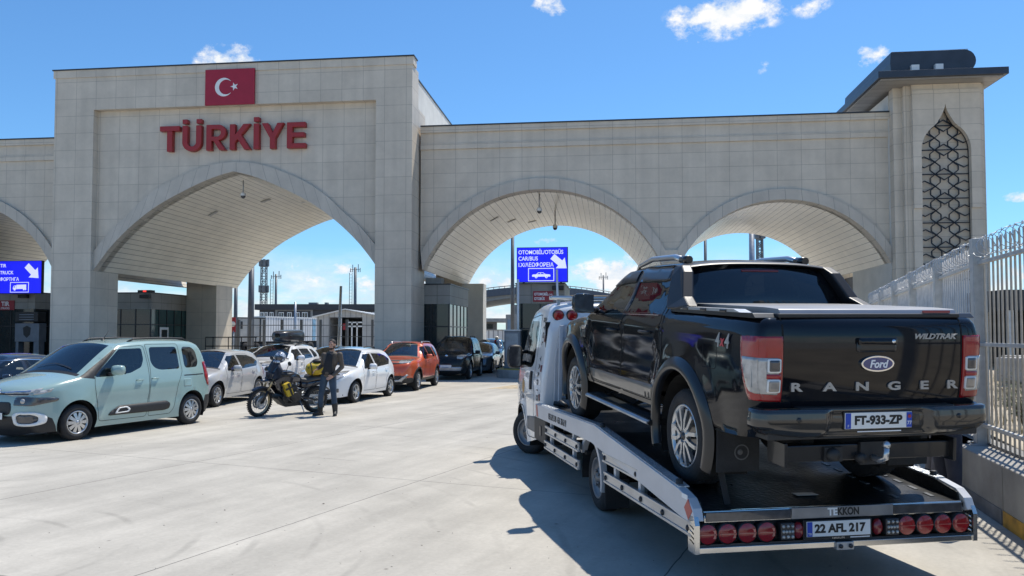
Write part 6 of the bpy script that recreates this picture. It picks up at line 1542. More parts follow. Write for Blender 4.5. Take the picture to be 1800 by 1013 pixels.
for z, a, b_ in ((3.84, 'OTOMOBİL', '(CAR)'), (3.62, 'OTOBÜS', '(BUS)')): text('lettering', a, .175, M_whitem, s, face_front(3.60, 1.243, z), .002, .006, 'LEFT', .72); text('lettering', b_, .10, M_whitem, s, face_front(4.48, 1.243, z - .02), .002, .002, 'RIGHT', .72)
s = thing('lane_sign', 'small red sign reading TIR (TRUCK) on the truck lane booth', 'sign', M=GATE); MB().box(-28.42, -27.28, 5.945, 5.985, 3.34, 3.90).build('plate', SRED, s, .004)
text('lettering', 'TIR', .36, M_whitem, s, face_front(-27.85, 5.943, 3.69), .002, .010, 'CENTER', .95); text('lettering', '(TRUCK)', .15, M_whitem, s, face_front(-27.85, 5.943, 3.44), .002, .003, 'CENTER', .95)
# police kiosk in the truck lane
KG = pm('kiosk_grey', (.16, .18, .21), .5, .2)
s = thing('kiosk', 'grey kiosk cabinet with dark emblem in front of the truck lane booth', 'kiosk', M=GATE @ T(-25.85, 5.2, 0))
MB().box(-.75, .75, 0, .6, 1.5, 2.55).build('cabinet', KG, s, .02); MB().box(-.70, .70, -.05, .6, 2.65, 3.2).build('header', M_black, s, .02)
MB().box(-.72, -.55, .05, .5, 0, 1.5).build('leg', KG, s); MB().box(.40, .72, .05, .5, 0, 1.5).build('leg', KG, s)
m = MB(); m.prism([(0, 1.72), (.2, 1.9), (.24, 2.3), (0, 2.42), (-.24, 2.3), (-.2, 1.9)], -.012, 0, 'y'); m.build('emblem', M_black, s)
for i in range(3): MB().box(-.45, .45, -.062, -.05, 2.74 + i * .14, 2.79 + i * .14).build('header_line', KG, s)
s = thing('bollard_post', 'white tube post left of the grey kiosk in the truck lane', 'post', M=GATE @ T(-27.4, 4.6, 0)); m = MB(); m.tube([(0, 0, 0), (0, 0, 1.95)], .06, 10); m.build('tube', M_white, s); m = MB(); m.box(-.16, .16, -.03, .03, 1.6, 1.72); m.ball((0, 0, 2.0), .09); m.build('lamp_head', M_steel, s)
# lane island with ticket kiosk
s = thing('lane_island', 'raised concrete lane island with yellow edge under the car and bus booth', 'traffic island', M=GATE)
isl = [(2.1, 9)] + [(3.85 - 1.75 * math.cos(a), -1.0 - 1.3 * math.sin(a)) for a in [math.pi * i / 14 for i in range(15)]] + [(5.6, 9)]
MB().prism(isl, 0, .36, 'z').build('island_body', CONC, s, .03)
MB().prism([(p[0] * .996 + .015 if p[0] < 3.8 else p[0] - .02, p[1] + .02) for p in isl], .30, .364, 'z').build('island_kerb', pm('worn_yellow_paint', (.42, .30, .05), .7, 0, .5, 4), s)
s = thing('ticket_kiosk', 'pale grey glazed ticket kiosk standing on the lane island', 'kiosk', M=GATE @ T(2.75, -.6, .36))
MB().box(-.36, .36, 0, .6, 0, 1.72).build('cabinet', KG, s, .02); MB().box(-.28, .28, -.012, 0, .5, 1.6).build('pane', pm('pale_pane', (.25, .28, .31), .12, 0, .3, 2), s); MB().box(-.40, .40, -.04, .64, 1.72, 1.78).build('roof', M_steel, s)
for u_, lab in ((2.9, 'left white tube post in front of the car and bus booth'), (4.85, 'right white tube post in front of the car and bus booth, tilted')):
    s = thing('tube_post', lab, 'post', M=GATE @ T(u_, .55, .36) @ RY(R(-1.5 if u_ > 4 else 0))); m = MB(); m.tube([(0, 0, 0), (0, 0, 4.15 if u_ < 4 else 4.6)], .055, 10); m.build('tube', M_white, s); m = MB(); m.lathe([(.10, 0), (.10, .03), (.055, .05)], 12); m.build('base_flange', M_steel, s)
# boom barrier behind the booth
s = thing('boom_barrier', 'red and white boom barrier lowered across the lane beyond the gate', 'barrier', M=T(-2.9, 52, 0))
MB().box(-.25, .25, -.2, .2, 0, 1.15).build('housing', pm('barrier_orange', (.45, .10, .03), .5), s, .03)
m = MB(); m.tube([(.1, -.25, 1.0), (2.9, -.25, 1.25)], .05, 8); m.build('boom', M_white, s)
for i in range(4): m = MB(); m.tube([(.45 + i * .65, -.25, 1.031 + i * .058), (.78 + i * .65, -.25, 1.06 + i * .058)], .054, 8); m.build('red_band', SRED, s)
m = MB(); m.ball((2.35, -.32, 1.2), .18); m.build('warning_disc', M_black, s)

# --- far background, placed by bearing and distance
def at(px, Y): return (px - 900) / 1400 * Y
def zz(py, Y): return 1.92 + (588 - py) / 1400 * Y
DKW = pm('dark_grey_facade', (.050, .053, .060), .7, 0, .12, .4); PALEW = pm('pale_facade_band', (.26, .26, .25), .7)
Y = 120; s = thing('office_building', 'long low dark grey office building with white framed windows far beyond the main arch', 'building', M=T(0, Y, 0))
x0, x1 = at(456, Y), at(760, Y); MB().box(x0, x1, 0, 14, 0, zz(545, Y)).build('wall', DKW, s)
MB().box(x0 - .6, x1, -.5, 14.5, zz(545, Y), zz(535, Y)).build('roof', pm('dark_roof', (.04, .042, .047), .6), s)
m = MB(); m.prism([(at(484, Y), 0), (at(484, Y), zz(543, Y)), (at(550, Y), zz(543, Y)), (at(550, Y), 0), (at(546, Y), 0), (at(546, Y), zz(546.5, Y)), (at(488, Y), zz(546.5, Y)), (at(488, Y), 0)], -.12, 0, 'y'); m.build('portal_frame', PALEW, s)
for a, b_ in ((457, 464), (465, 471), (474, 481), (490, 499), (505, 513), (519, 527), (531, 541), (646, 653), (654, 660)):
    w = MB().box(at(a, Y), at(b_, Y), -.10, -.01, zz(566, Y), zz(549, Y)).build('window', M_white, s); xm = (at(a, Y) + at(b_, Y)) / 2; hw_ = (at(b_, Y) - at(a, Y)) / 2
    MB().box(xm - hw_ + .10, xm - .05, -.13, -.1, zz(565, Y), zz(550.5, Y)).build('pane', BGL, w); MB().box(xm + .05, xm + hw_ - .1, -.13, -.1, zz(565, Y), zz(550.5, Y)).build('pane', BGL, w)
for a in (536, 541, 546, 565): MB().box(at(a, Y) - .25, at(a, Y) + .2, 3, 4, zz(535, Y), zz(530.5, Y)).build('roof_unit', PALEW, s)
CORW = tile_mat('corrugated_white', (.70, .70, .69), (.62, .62, .62), (.30, .30, .31), .42, 50., .06, .5, bump=.8)
def trailer(label, pa, Ya, pb, Yb, ztop, mat, cat):
    a = Vector((at(pa, Ya), Ya, 0)); b_ = Vector((at(pb, Yb), Yb, 0)); d = b_ - a; L_ = d.length
    s = thing('semi_trailer', label, cat, M=Matrix.Translation(a) @ RZ(math.atan2(d.y, d.x)))
    MB().box(0, L_, 0, 2.5, 1.15, ztop).build('box_body', mat, s, uvbox=True)
    MB().box(-.03, L_ + .03, -.03, 2.53, ztop, ztop + .12).build('top_rail', M_black if mat is not CORW else M_white, s); MB().box(0, L_, .1, 2.4, .85, 1.15).build('chassis', M_liner, s)
    for i in range(3):
        for y in (.15, 2.1): wh = MB(); wh.lathe([(.2, 0), (.5, .02), (.52, .15), (.5, .28), (.2, .3)], 20, T(L_ - 1.2 - 1.3 * i, y, .52) @ RX(R(90))); wh.build('wheel', M_rubber, s)
    return s
tr1 = trailer('white ribbed semi trailer parked beyond the main arch', 467, 88, 557, 96, zz(558, 88), CORW, 'trailer')
m = MB(); m.box(8.0, 8.6, -.02, -.002, 1.2, 3.7); m.build('tarpaulin_stripe', pm('faded_blue', (.22, .38, .50), .7, 0, .3, 2), tr1)
tr2 = trailer('beige container trailer with dark corner posts, left of the white ribbed trailer', 417, 84, 466, 87, zz(560, 85), pm('beige_container', (.42, .40, .36), .7, 0, .15, 1.2), 'trailer')
m = MB(); m.box(-.02, .10, -.05, 2.52, 1.1, zz(559, 85)); tr2_ = m.build('corner_post', M_black, tr2); m = MB(); m.box(2.9, 3.05, -.05, 2.52, 1.1, zz(559, 85)); m.build('corner_post', M_black, tr2)
for x in (.4, 1.5): MB().box(x, x + .28, -.03, -.002, 2.5, 3.3).build('vent', M_black, tr2)
Y = 74; s = thing('gable_shed', 'pale grey gabled shed with wide dark doorway beyond the main arch', 'shed', M=T(0, Y, 0))
x0, xm, x1 = at(557, Y), at(607, Y), at(664, Y)
SHW = tile_mat('shed_sheeting', (.48, .48, .47), (.43, .43, .42), (.25, .25, .25), .5, 40., .03, .6)
MB().prism([(x0, 0), (x1, 0), (x1, zz(556, Y)), (xm, zz(545, Y)), (x0, zz(557, Y))], 0, 9, 'y', None, [[(at(579, Y), .02), (at(637, Y), .02), (at(637, Y), zz(558, Y)), (at(579, Y), zz(558, Y))]]).build('wall', SHW, s, uvbox=True)
MB().prism([(x0 - .4, zz(559, Y)), (xm, zz(545, Y) + .02), (x1 + .4, zz(557, Y)), (x1 + .4, zz(557, Y) + .12), (xm, zz(543, Y)), (x0 - .4, zz(559, Y) + .12)], -.3, 9.2, 'y').build('roof', M_white, s)
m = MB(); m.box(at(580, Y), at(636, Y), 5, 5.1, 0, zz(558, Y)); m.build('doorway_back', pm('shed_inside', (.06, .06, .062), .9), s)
for px in (600, 611, 619, 628): MB().box(at(px, Y) - .06, at(px, Y) + .06, -.1, -.02, 0, zz(566 if px > 600 else 560, Y)).build('frame_post', M_white, s)
for py in (567, 574): MB().box(at(611, Y), at(637, Y), -.1, -.03, zz(py, Y) - .06, zz(py, Y) + .06).build('frame_rail', M_white, s)
MB().box(at(603, Y), at(611, Y), -.12, -.05, zz(580, Y), zz(569, Y)).build('red_box', SRED, s)
# posts, masts and rails
def pole(name, label, cat, px, py0, Y, r, mat=M_steel, lean=0., top=None, ladder=False, arms=False):
    s = thing(name, label, cat, M=T(at(px, Y), Y, 0) @ RY(R(lean))); h = zz(py0, Y); m = MB(); m.tube([(0, 0, 0), (0, 0, h)], [r, r * .75], 10); m.build('pole', mat, s)
    if ladder:
        m = MB(); m.tube([(-r - .75, 0, 0), (-r - .75, 0, h * .93)], .06, 5); m.tube([(-r - .25, 0, 0), (-r - .25, 0, h * .93)], .05, 5)
        for i in range(int(h / .6)): m.bar((-r - .75, 0, .4 + i * .58), (-r - .25, 0, .4 + i * .58), .04)
        m.build('ladder', mat, s)
    if arms:
        for i, (dx, dz) in enumerate(((-.9, -.2), (.9, -.1), (-.5, .5), (.55, .6))): m = MB(); m.bar((0, 0, h - .4), (dx, 0, h - .4), .08); m.bar((dx, 0, h - .9), (dx, 0, h + dz), .12); m.build('antenna_arm', mat, s)
    return s
GRM = pm('mast_grey', (.16, .17, .18), .5, .5); DKM = pm('post_dark_grey', (.11, .12, .135), .5, .5)
pole('light_mast', 'thick dark lighting mast with pegs behind the left rear pier of the main arch', 'mast', 441, 462, 66, .30, DKM); pole('light_mast', 'thinner dark mast close beside the left rear pier of the main arch', 'mast', 414, 496, 70, .20, DKM)
pole('antenna_mast', 'slim antenna mast with ladder right of the lattice tower', 'mast', 484.5, 482, 150, .28, GRM, 0, None, True, True); pole('antenna_mast', 'slim ladder mast with lamp head above the gable shed', 'mast', 624, 470, 150, .34, GRM, 0, None, True, True)
pole('thin_pole', 'thin white pole before the dark office building', 'pole', 519, 531, 90, .16, M_steel); pole('leaning_pole', 'grey leaning pole in front of the gable shed', 'pole', 595, 503, 50, .11, M_steel, 1.6)
pole('light_mast', 'tall dark mast left of the blue car and bus display', 'mast', 901, 406, 62, .17, DKM); pole('light_mast', 'thin dark mast seen left under the farthest right arch', 'mast', 1241, 420, 75, .18, DKM); pole('light_mast', 'thick pale mast seen under the farthest right arch', 'mast', 1323, 400, 60, .27, M_steel)
pole('antenna_mast', 'far slim mast between the display board and the pickup roof', 'mast', 1061, 484, 170, .22, GRM, 0, None, False, True)
def lattice(label, px, py0, Y, w):
    s = thing('lattice_tower', label, 'tower', M=T(at(px, Y), Y, 0)); h = zz(py0, Y)
    for i, (a, b_) in enumerate(((-1, -1), (1, -1), (1, 1), (-1, 1))): MB().bar((a * w, b_ * w, 0), (a * w * .8, b_ * w * .8, h), .14).build('leg', GRM, s)
    m = MB(); n = int(h / (w * 1.7))
    for i in range(n):
        z0, z1 = h * i / n, h * (i + 1) / n; f0, f1 = w * (1 - .2 * i / n), w * (1 - .2 * (i + 1) / n)
        for q, (a, b_) in enumerate((((-1, -1), (1, -1)), ((1, -1), (1, 1)), ((1, 1), (-1, 1)), ((-1, 1), (-1, -1)))):
            a, b_ = (a, b_) if i % 2 else (b_, a); m.bar((a[0] * f0, a[1] * f0, z0), (b_[0] * f1, b_[1] * f1, z1), .08); m.bar((a[0] * f1, a[1] * f1, z1), (b_[0] * f1, b_[1] * f1, z1), .08)
    m.build('bracing', GRM, s)
    for z in (h * .62, h * .93):
        m = MB(); m.tube([(1.3 * w * math.cos(t), 1.3 * w * math.sin(t), z) for t in [2 * math.pi * i / 16 for i in range(16)]], .08, 5, True)
        for i in range(5): m.box(1.35 * w * math.cos(i * 1.256) - .2, 1.35 * w * math.cos(i * 1.256) + .2, 1.35 * w * math.sin(i * 1.256) - .2, 1.35 * w * math.sin(i * 1.256) + .2, z, z + 1.3)
        m.build('platform', GRM, s)
lattice('steel lattice telecom tower rising beyond the main arch', 463, 458, 150, .55); lattice('narrow lattice tower beside the thick pale mast under the farthest right arch', 1337, 404, 95, .34)
s = thing('post_fence', 'dark post and rail fence in front of the trailers and the shed', 'fence', M=T(0, 56, 0))
for px in (420, 441, 465, 496, 530, 564, 610, 655): MB().box(at(px, 56) - .085, at(px, 56) + .085, -.1, .1, 0, zz(562, 56)).build('post', DKM, s)
for py in (572, 592): MB().box(at(408, 56), at(668, 56), -.12, -.10, zz(py, 56) - .025, zz(py, 56) + .025).build('rail', DKM, s)
s = thing('hand_railing', 'thin black hand railing right of the left rear pier of the main arch', 'railing', M=T(0, 49.5, 0))
for px in (362, 375, 402, 425, 450): m = MB(); m.tube([(at(px, 49.5), 0, 0), (at(px, 49.5), 0, zz(593, 49.5))], .03, 6); m.build('post', M_black, s)
for dz_ in (0, -.55): m = MB(); m.tube([(at(362, 49.5), 0, zz(593, 49.5) + dz_), (at(452, 49.5), 0, zz(593, 49.5) + dz_)], .03, 6); m.build('rail', M_black, s)
s = thing('round_red_sign', 'red roundel sign at the edge of the left rear pier', 'sign', M=T(at(411, 60), 60, 0)); m = MB(); m.tube([(0, 0, 0), (0, 0, 2.2)], .05, 6); m.build('post', M_steel, s); m = MB(); m.box(-.30, .16, -.03, 0, 2.1, 3.2); m.build('panel', SRED, s); m = MB(); m.lathe([(0, .05), (.2, .05), (.2, .03)], 16, T(-.06, 0, 2.7) @ RX(R(90))); m.build('roundel', M_white, s)
# arched customs canopy and low buildings seen under the round arch
Y = 130; s = thing('arched_canopy', 'wide curved slate coloured canopy roof far beyond the round arch', 'canopy', M=T(0, Y, 0))
xa, xb = at(800, Y), at(1090, Y); n = 30
top = [(xa + (xb - xa) * i / n, zz(520, Y) + 1.5 * (1 - (2 * i / n - 1) ** 2)) for i in range(n + 1)]
MB().prism(top + [(x, z - 1.15) for x, z in top[::-1]], 0, 26, 'y').build('roof', pm('slate_blue_fascia', (.085, .10, .125), .6, .1), s)
MB().prism([(x, z - 1.16) for x, z in top] + [(x, z - 1.5 - .6 * abs(2 * i / n - 1)) for i, (x, z) in list(enumerate(top))[::-1]], .5, 26, 'y').build('soffit', PALEW, s)
m = MB(); m.tube([(x, .2, z + .3) for x, z in top], .07, 5); 
for x, z in top: m.tube([(x, .2, z), (x, .2, z + .3)], .05, 5)
m.build('roof_rail', GRM, s)
for px in (822, 840, 905, 960, 1040): MB().box(at(px, Y) - .5, at(px, Y) + .5, 2, 3, 0, zz(535, Y)).build('column', PALEW, s)
Y = 118; s = thing('low_office', 'low flat roofed dark building under the arched canopy', 'building', M=T(0, Y, 0)); MB().box(at(826, Y), at(872, Y), 0, 8, 0, zz(566, Y)).build('wall', pm('low_wall_brown', (.13, .12, .11), .8), s); MB().box(at(824, Y), at(890, Y), -1, 9, zz(566, Y), zz(560, Y)).build('roof', PALEW, s)
for px in (838, 852, 862): MB().box(at(px, Y) - .4, at(px, Y) + .4, -.05, 0, zz(578, Y), zz(570, Y)).build('window', BGL, s)
s = thing('grey_container', 'pale grey container block left of the tall dark mast', 'container', M=T(0, 95, 0)); MB().box(at(889, 95), at(908, 95), 0, 4, 0, zz(553, 95)).build('box_body', PALEW, s, .05); MB().box(at(892, 95), at(905, 95), -.05, 0, .3, zz(562, 95)).build('door', pm('pale_blue_door', (.16, .24, .32), .6), s)
s = thing('sheet_fence', 'pale ribbed sheet metal fence beyond the round arch', 'fence', M=T(0, 72, 0)); MB().box(at(822, 72), at(930, 72), 0, .08, 0, zz(581, 72)).build('panel', CORW, s, uvbox=True); MB().box(at(822, 72), at(930, 72), -.04, .12, zz(581, 72), zz(579.5, 72)).build('cap', PALEW, s)
s = thing('lane_signal', 'white lane signal lamp on a short red post beyond the round arch', 'signal', M=T(at(871, 47), 47, 0)); m = MB(); m.tube([(0, 0, 0), (0, 0, 1.6)], .06, 8); m.build('post', SRED, s); m = MB(); m.ball((.08, -.05, 1.7), .12); m.build('lamp', M_white, s)
# ------------------------------------------------------------------ roadside wall and security fence on the right
WA = Vector((5.17, 8.99, 0)); WD = Vector((.2548, .967, 0)); WN = Vector((.967, -.2548, 0))
WM = Matrix(((WD.x, -WN.x, 0, WA.x), (WD.y, -WN.y, 0, WA.y), (0, 0, 1, 0), (0, 0, 0, 1)))   # x along the wall away from us, -y into the verge
CWALL = pm('weathered_wall_concrete', (.30, .285, .26), .88, 0, .30, 1.8, .35, 25)
w = thing('retaining_wall', 'weathered low concrete wall with worn yellow paint along the foot', 'wall', M=WM)
xs = [-6, -4.2, -2.55, -.95, .55, 2.0]
for a, b_ in zip(xs, xs[1:]): MB().box(a + .006, b_ - .006, -.34, 0, 0, .60).build('wall_section', CWALL, w, .012)
MB().box(-6, 2.0, -.50, -.345, 0, .63).build('rear_kerb', CWALL, w)
YEL = pm('worn_yellow_kerb', (.50, .27, .035), .75, 0, .45, 5); GRY = pm('grey_kerb_paint', (.13, .135, .145), .8, 0, .3, 4)
for i, (a, b_) in enumerate(((-4.2, -2.56), (-2.54, -.97), (-.93, .54), (.56, 1.98))): MB().box(a, b_, .0005, .008, .0, .155).build('kerb_paint', YEL if i % 2 else GRY, w)
FD = Vector((10.1 - 5.67, 22.4 - 9.70, 0)).normalized()
FARW = Matrix(((FD.x, -FD.y, 0, 5.69 - .30 * FD.y), (FD.y, FD.x, 0, 9.7 + .30 * FD.x), (0, 0, 1, 0), (0, 0, 0, 1)))
w2 = thing('retaining_wall', 'low concrete wall under the farther fence run, mostly behind the pickup', 'wall', M=FARW)
for i in range(6): MB().box(-.1 + i * 2.4, 2.29 + i * 2.4, -.34, .02, 0, .60).build('wall_section', CWALL, w2, .012)
verge = MB(); verge.add([(7.0, -6, .56), (60, -6, .56), (60, 70, .56), (26, 70, .56), (10.6, 22.6, .56), (6.05, 9.6, .56), (1.9, -6, .56)], [(0, 1, 2, 3, 4, 5, 6)]); verge.add([(7, -6, -.01), (60, -6, -.01), (60, 70, -.01), (26, 70, -.01), (10.6, 22.6, -.01), (6.05, 9.6, -.01), (1.9, -6, -.01)], [(6, 5, 4, 3, 2, 1, 0)])
tag(verge.build('verge', pm('dry_sandy_soil', (.40, .34, .25), .95, 0, .25, 1.2, .4, 12)), kind='structure')
FW = pm('fence_white_paint', (.47, .46, .435), .5, .2, .15, 9)
def fence_run(s, x0, x1, y, step, post_at, near):
    for z in (.84, 1.80, 2.78):
        m = MB()
        for a, b_ in zip(post_at, post_at[1:]): m.box(a + .055, b_ - .055, y - .022, y + .022, z - .022, z + .022)
        m.build('rail', FW, s, .004)
    for x in post_at:
        MB().box(x - .075, x + .075, y - .075, y + .075, .60, 3.08).build('post', FW, s, .008); MB().box(x - .13, x + .13, y - .13, y + .13, .595, .61).build('base_plate', M_steel, s)
    pk = MB(); pk.tube([(0, 0, .62), (0, 0, 3.02)], .0125, 8); pk.lathe([(.0125, 3.02), (.009, 3.045), (0, 3.055)], 8); proto = None
    if near:
        x = x0
        while x < x1:
            if all(abs(x - p) > .09 for p in post_at):
                if proto is None: proto = pk.build('picket', FW, s); o = proto
                else: o = proto.copy(); COL.objects.link(o)
                o.location = (x, y - .036, 0); o.rotation_euler = (R(random.uniform(-.3, .3)), R(random.uniform(-.3, .3)), 0)
            x += step
    else:
        for a, b_ in zip(post_at, post_at[1:]):
            m = MB(); x = a + step
            while x < b_ - .05: m.tube([(x, y - .036, .62), (x, y - .036, 3.03)], .0115, 6); x += step
            m.build('picket_panel', FW, s)
    m = MB(); turns = int((post_at[-1] - post_at[0]) / .20); pts = []; rnd = random.Random(4)
    for i in range(turns * 12):
        a = 2 * math.pi * i / 12; pts.append((post_at[0] + .20 * i / 12, y + .11 * math.cos(a) + rnd.uniform(-.01, .01), 2.96 + .12 * math.sin(a) + rnd.uniform(-.012, .012)))
    m.tube(pts, .0045, 4)
    for i in range(0, len(pts), 3): p = Vector(pts[i]); m.box(-.018, .018, -.002, .002, -.008, .008, Matrix.Translation(p) @ RZ(i) @ RY(i * .7))
    m.build('razor_wire', M_steel, s)
random.seed(3)
f1 = thing('security_fence', 'nearest run of white steel picket fence with razor wire at the right edge', 'fence', M=WM)
fence_run(f1, -4.55, .72, -.30, .148, [-4.6, -1.95, .74], True)
f2 = thing('security_fence', 'farther run of white picket fence behind the pickup, leading to the tower', 'fence', M=Matrix(((FD.x, -FD.y, 0, 5.69), (FD.y, FD.x, 0, 9.70), (0, 0, 1, 0), (0, 0, 0, 1))))
fence_run(f2, 0, 13.4, 0, .150, [0.02, 2.7, 5.4, 8.1, 10.8, 13.4], False)
# mesh hung on the farther run
# --- beyond the fence: dark shed, concrete blocks, bushes and dry grass
s = thing('dark_shed', 'long dark roofed open shed beyond the fence at the right edge', 'shed', M=T(19.2, 31, .56))
MB().box(0, 26, 0, 6, 2.3, 3.1).build('roof', pm('dark_shed_roof', (.030, .031, .035), .6), s); MB().box(0, 26, 5.8, 6, 0, 2.3).build('rear_wall', pm('dark_shed_wall', (.045, .046, .05), .8), s)
for i in range(7): MB().box(.2 + i * 4, .4 + i * 4, .1, .3, 0, 2.3).build('post', M_steel, s)
for i, (x, y) in enumerate(((15.3, 23), (17.2, 24), (13.8, 21.2), (19.0, 25))):
    s = thing('concrete_block', ['stained precast concrete block, second from the left beyond the fence', 'stained precast concrete block, third from the left beyond the fence', 'precast concrete block nearest to the fence', 'precast concrete block farthest right beyond the fence'][i], 'concrete block', M=T(x, y, .56) @ RZ(.3 * i), group='concrete blocks beyond the fence')
    MB().box(-.9, .9, -.5, .5, .12, .75).build('block', CONC, s, .03); MB().box(-.8, -.4, -.4, .4, 0, .12).build('foot', CONC, s); MB().box(.4, .8, -.4, .4, 0, .12).build('foot', CONC, s)
LEAF = [pm('bush_leaf_' + n_, c, .65, 0, .35, 6) for n_, c in (('sage', (.10, .115, .055)), ('olive', (.075, .09, .035)), ('dry', (.21, .18, .095)))]
def bush(label, x, y, r, h, mi, seed):
    rnd = random.Random(seed); s = thing('bush', label, 'bush', M=T(x, y, .56), group='bushes beyond the fence'); st = MB(); lf = MB()
    for i in range(26):
        a = rnd.uniform(0, 6.28); d = r * rnd.uniform(.2, 1); top = Vector((d * math.cos(a), d * math.sin(a), h * rnd.uniform(.5, 1) * (1 - .35 * d / r))); mid = top * .5 + Vector((0, 0, .1 * h))
        st.tube([(top.x * .1, top.y * .1, 0), mid, top], [.010, .007, .003], 5)
        for k in range(46):
            t = rnd.uniform(.25, 1); p = (mid * (1 - t) * 2 * t + top * t * t) + Vector((rnd.gauss(0, .05), rnd.gauss(0, .05), rnd.gauss(0, .05))); l = rnd.uniform(.025, .055)
            u = Vector((rnd.gauss(0, 1), rnd.gauss(0, 1), rnd.gauss(.4, .8))).normalized(); w_ = u.orthogonal().normalized() * l * .3
            lf.add([p, p + u * l * .5 + w_, p + u * l, p + u * l * .5 - w_], [(0, 1, 2, 3)])
    st.build('stems', pm('bush_stem', (.12, .09, .06), .9), s); lf.build('leaves', LEAF[mi], s)
for i, a in enumerate([('sage green bush close behind the big fence post', 7.3, 11.3, .55, .95, 0), ('taller olive bush right of the sage green bush', 8.0, 12.0, .6, 1.15, 1), ('dry straw coloured bush at the right edge behind the fence', 7.8, 10.6, .5, .7, 2), ('olive bush farther back behind the fence', 9.6, 14.3, .7, 1.1, 1), ('pale dry bush far back near the concrete blocks', 11.6, 17.0, .7, .9, 2)]): bush(*a, 20 + i)
gm = MB(); rnd = random.Random(9)
for i in range(5200):
    t = rnd.random() ** 1.5; y = 8.2 + 18 * t; x = 5.9 + (y - 9.0) * .37 + rnd.uniform(.15, 5.5 + 4 * t); hh = rnd.uniform(.08, .30) * (1 if rnd.random() > .08 else 1.8); a = rnd.uniform(0, 6.28); ln = rnd.uniform(-.10, .10); w_ = .007
    gm.add([(x - w_ * math.cos(a), y - w_ * math.sin(a), .56), (x + w_ * math.cos(a), y + w_ * math.sin(a), .56), (x + ln, y + ln * .5, .56 + hh)], [(0, 1, 2)])
tag(gm.build('dry_grass', pm('dry_grass_blade', (.34, .28, .15), .8, 0, .35, 3)), 'dry straw coloured grass on the verge behind the fence', 'grass', kind='stuff')
# faint yellow hatching on the road before the gate
m = MB()
for i in range(9):
    x = -.9 + i * .33; m.add([(x, 28.2, .004), (x + .22, 28.2, .004), (x + 1.15, 30.2, .004), (x + .93, 30.2, .004)], [(0, 1, 2, 3)])
tag(m.build('road_marking', pm('faded_yellow_marking', (.46, .36, .22), .85, 0, .35, 3)), kind='structure')
# scattered grit and litter on the concrete
m = MB(); rnd = random.Random(12)
for i in range(260):
    y = 6.3 + 16 * rnd.random() ** 1.6; x = rnd.uniform(-.70, .45) * y; r_ = rnd.uniform(.002, .006) * (2 if rnd.random() < .05 else 1); a = rnd.uniform(0, 6.28)
    m.add([(x + r_ * 1.8 * math.cos(a), y + r_ * 1.8 * math.sin(a), .002), (x - r_ * math.sin(a), y + r_ * math.cos(a), .002), (x - r_ * 1.5 * math.cos(a), y - r_ * 1.5 * math.sin(a), .002), (x + r_ * math.sin(a), y - r_ * math.cos(a), .002), (x, y, .002 + r_ * .8)], [(0, 1, 4), (1, 2, 4), (2, 3, 4), (3, 0, 4)])
tag(m.build('grit', pm('grit_dark', (.16, .145, .125), .9, 0, .5, 60)), 'small dark grit and crumbs scattered on the concrete', 'grit', kind='stuff')
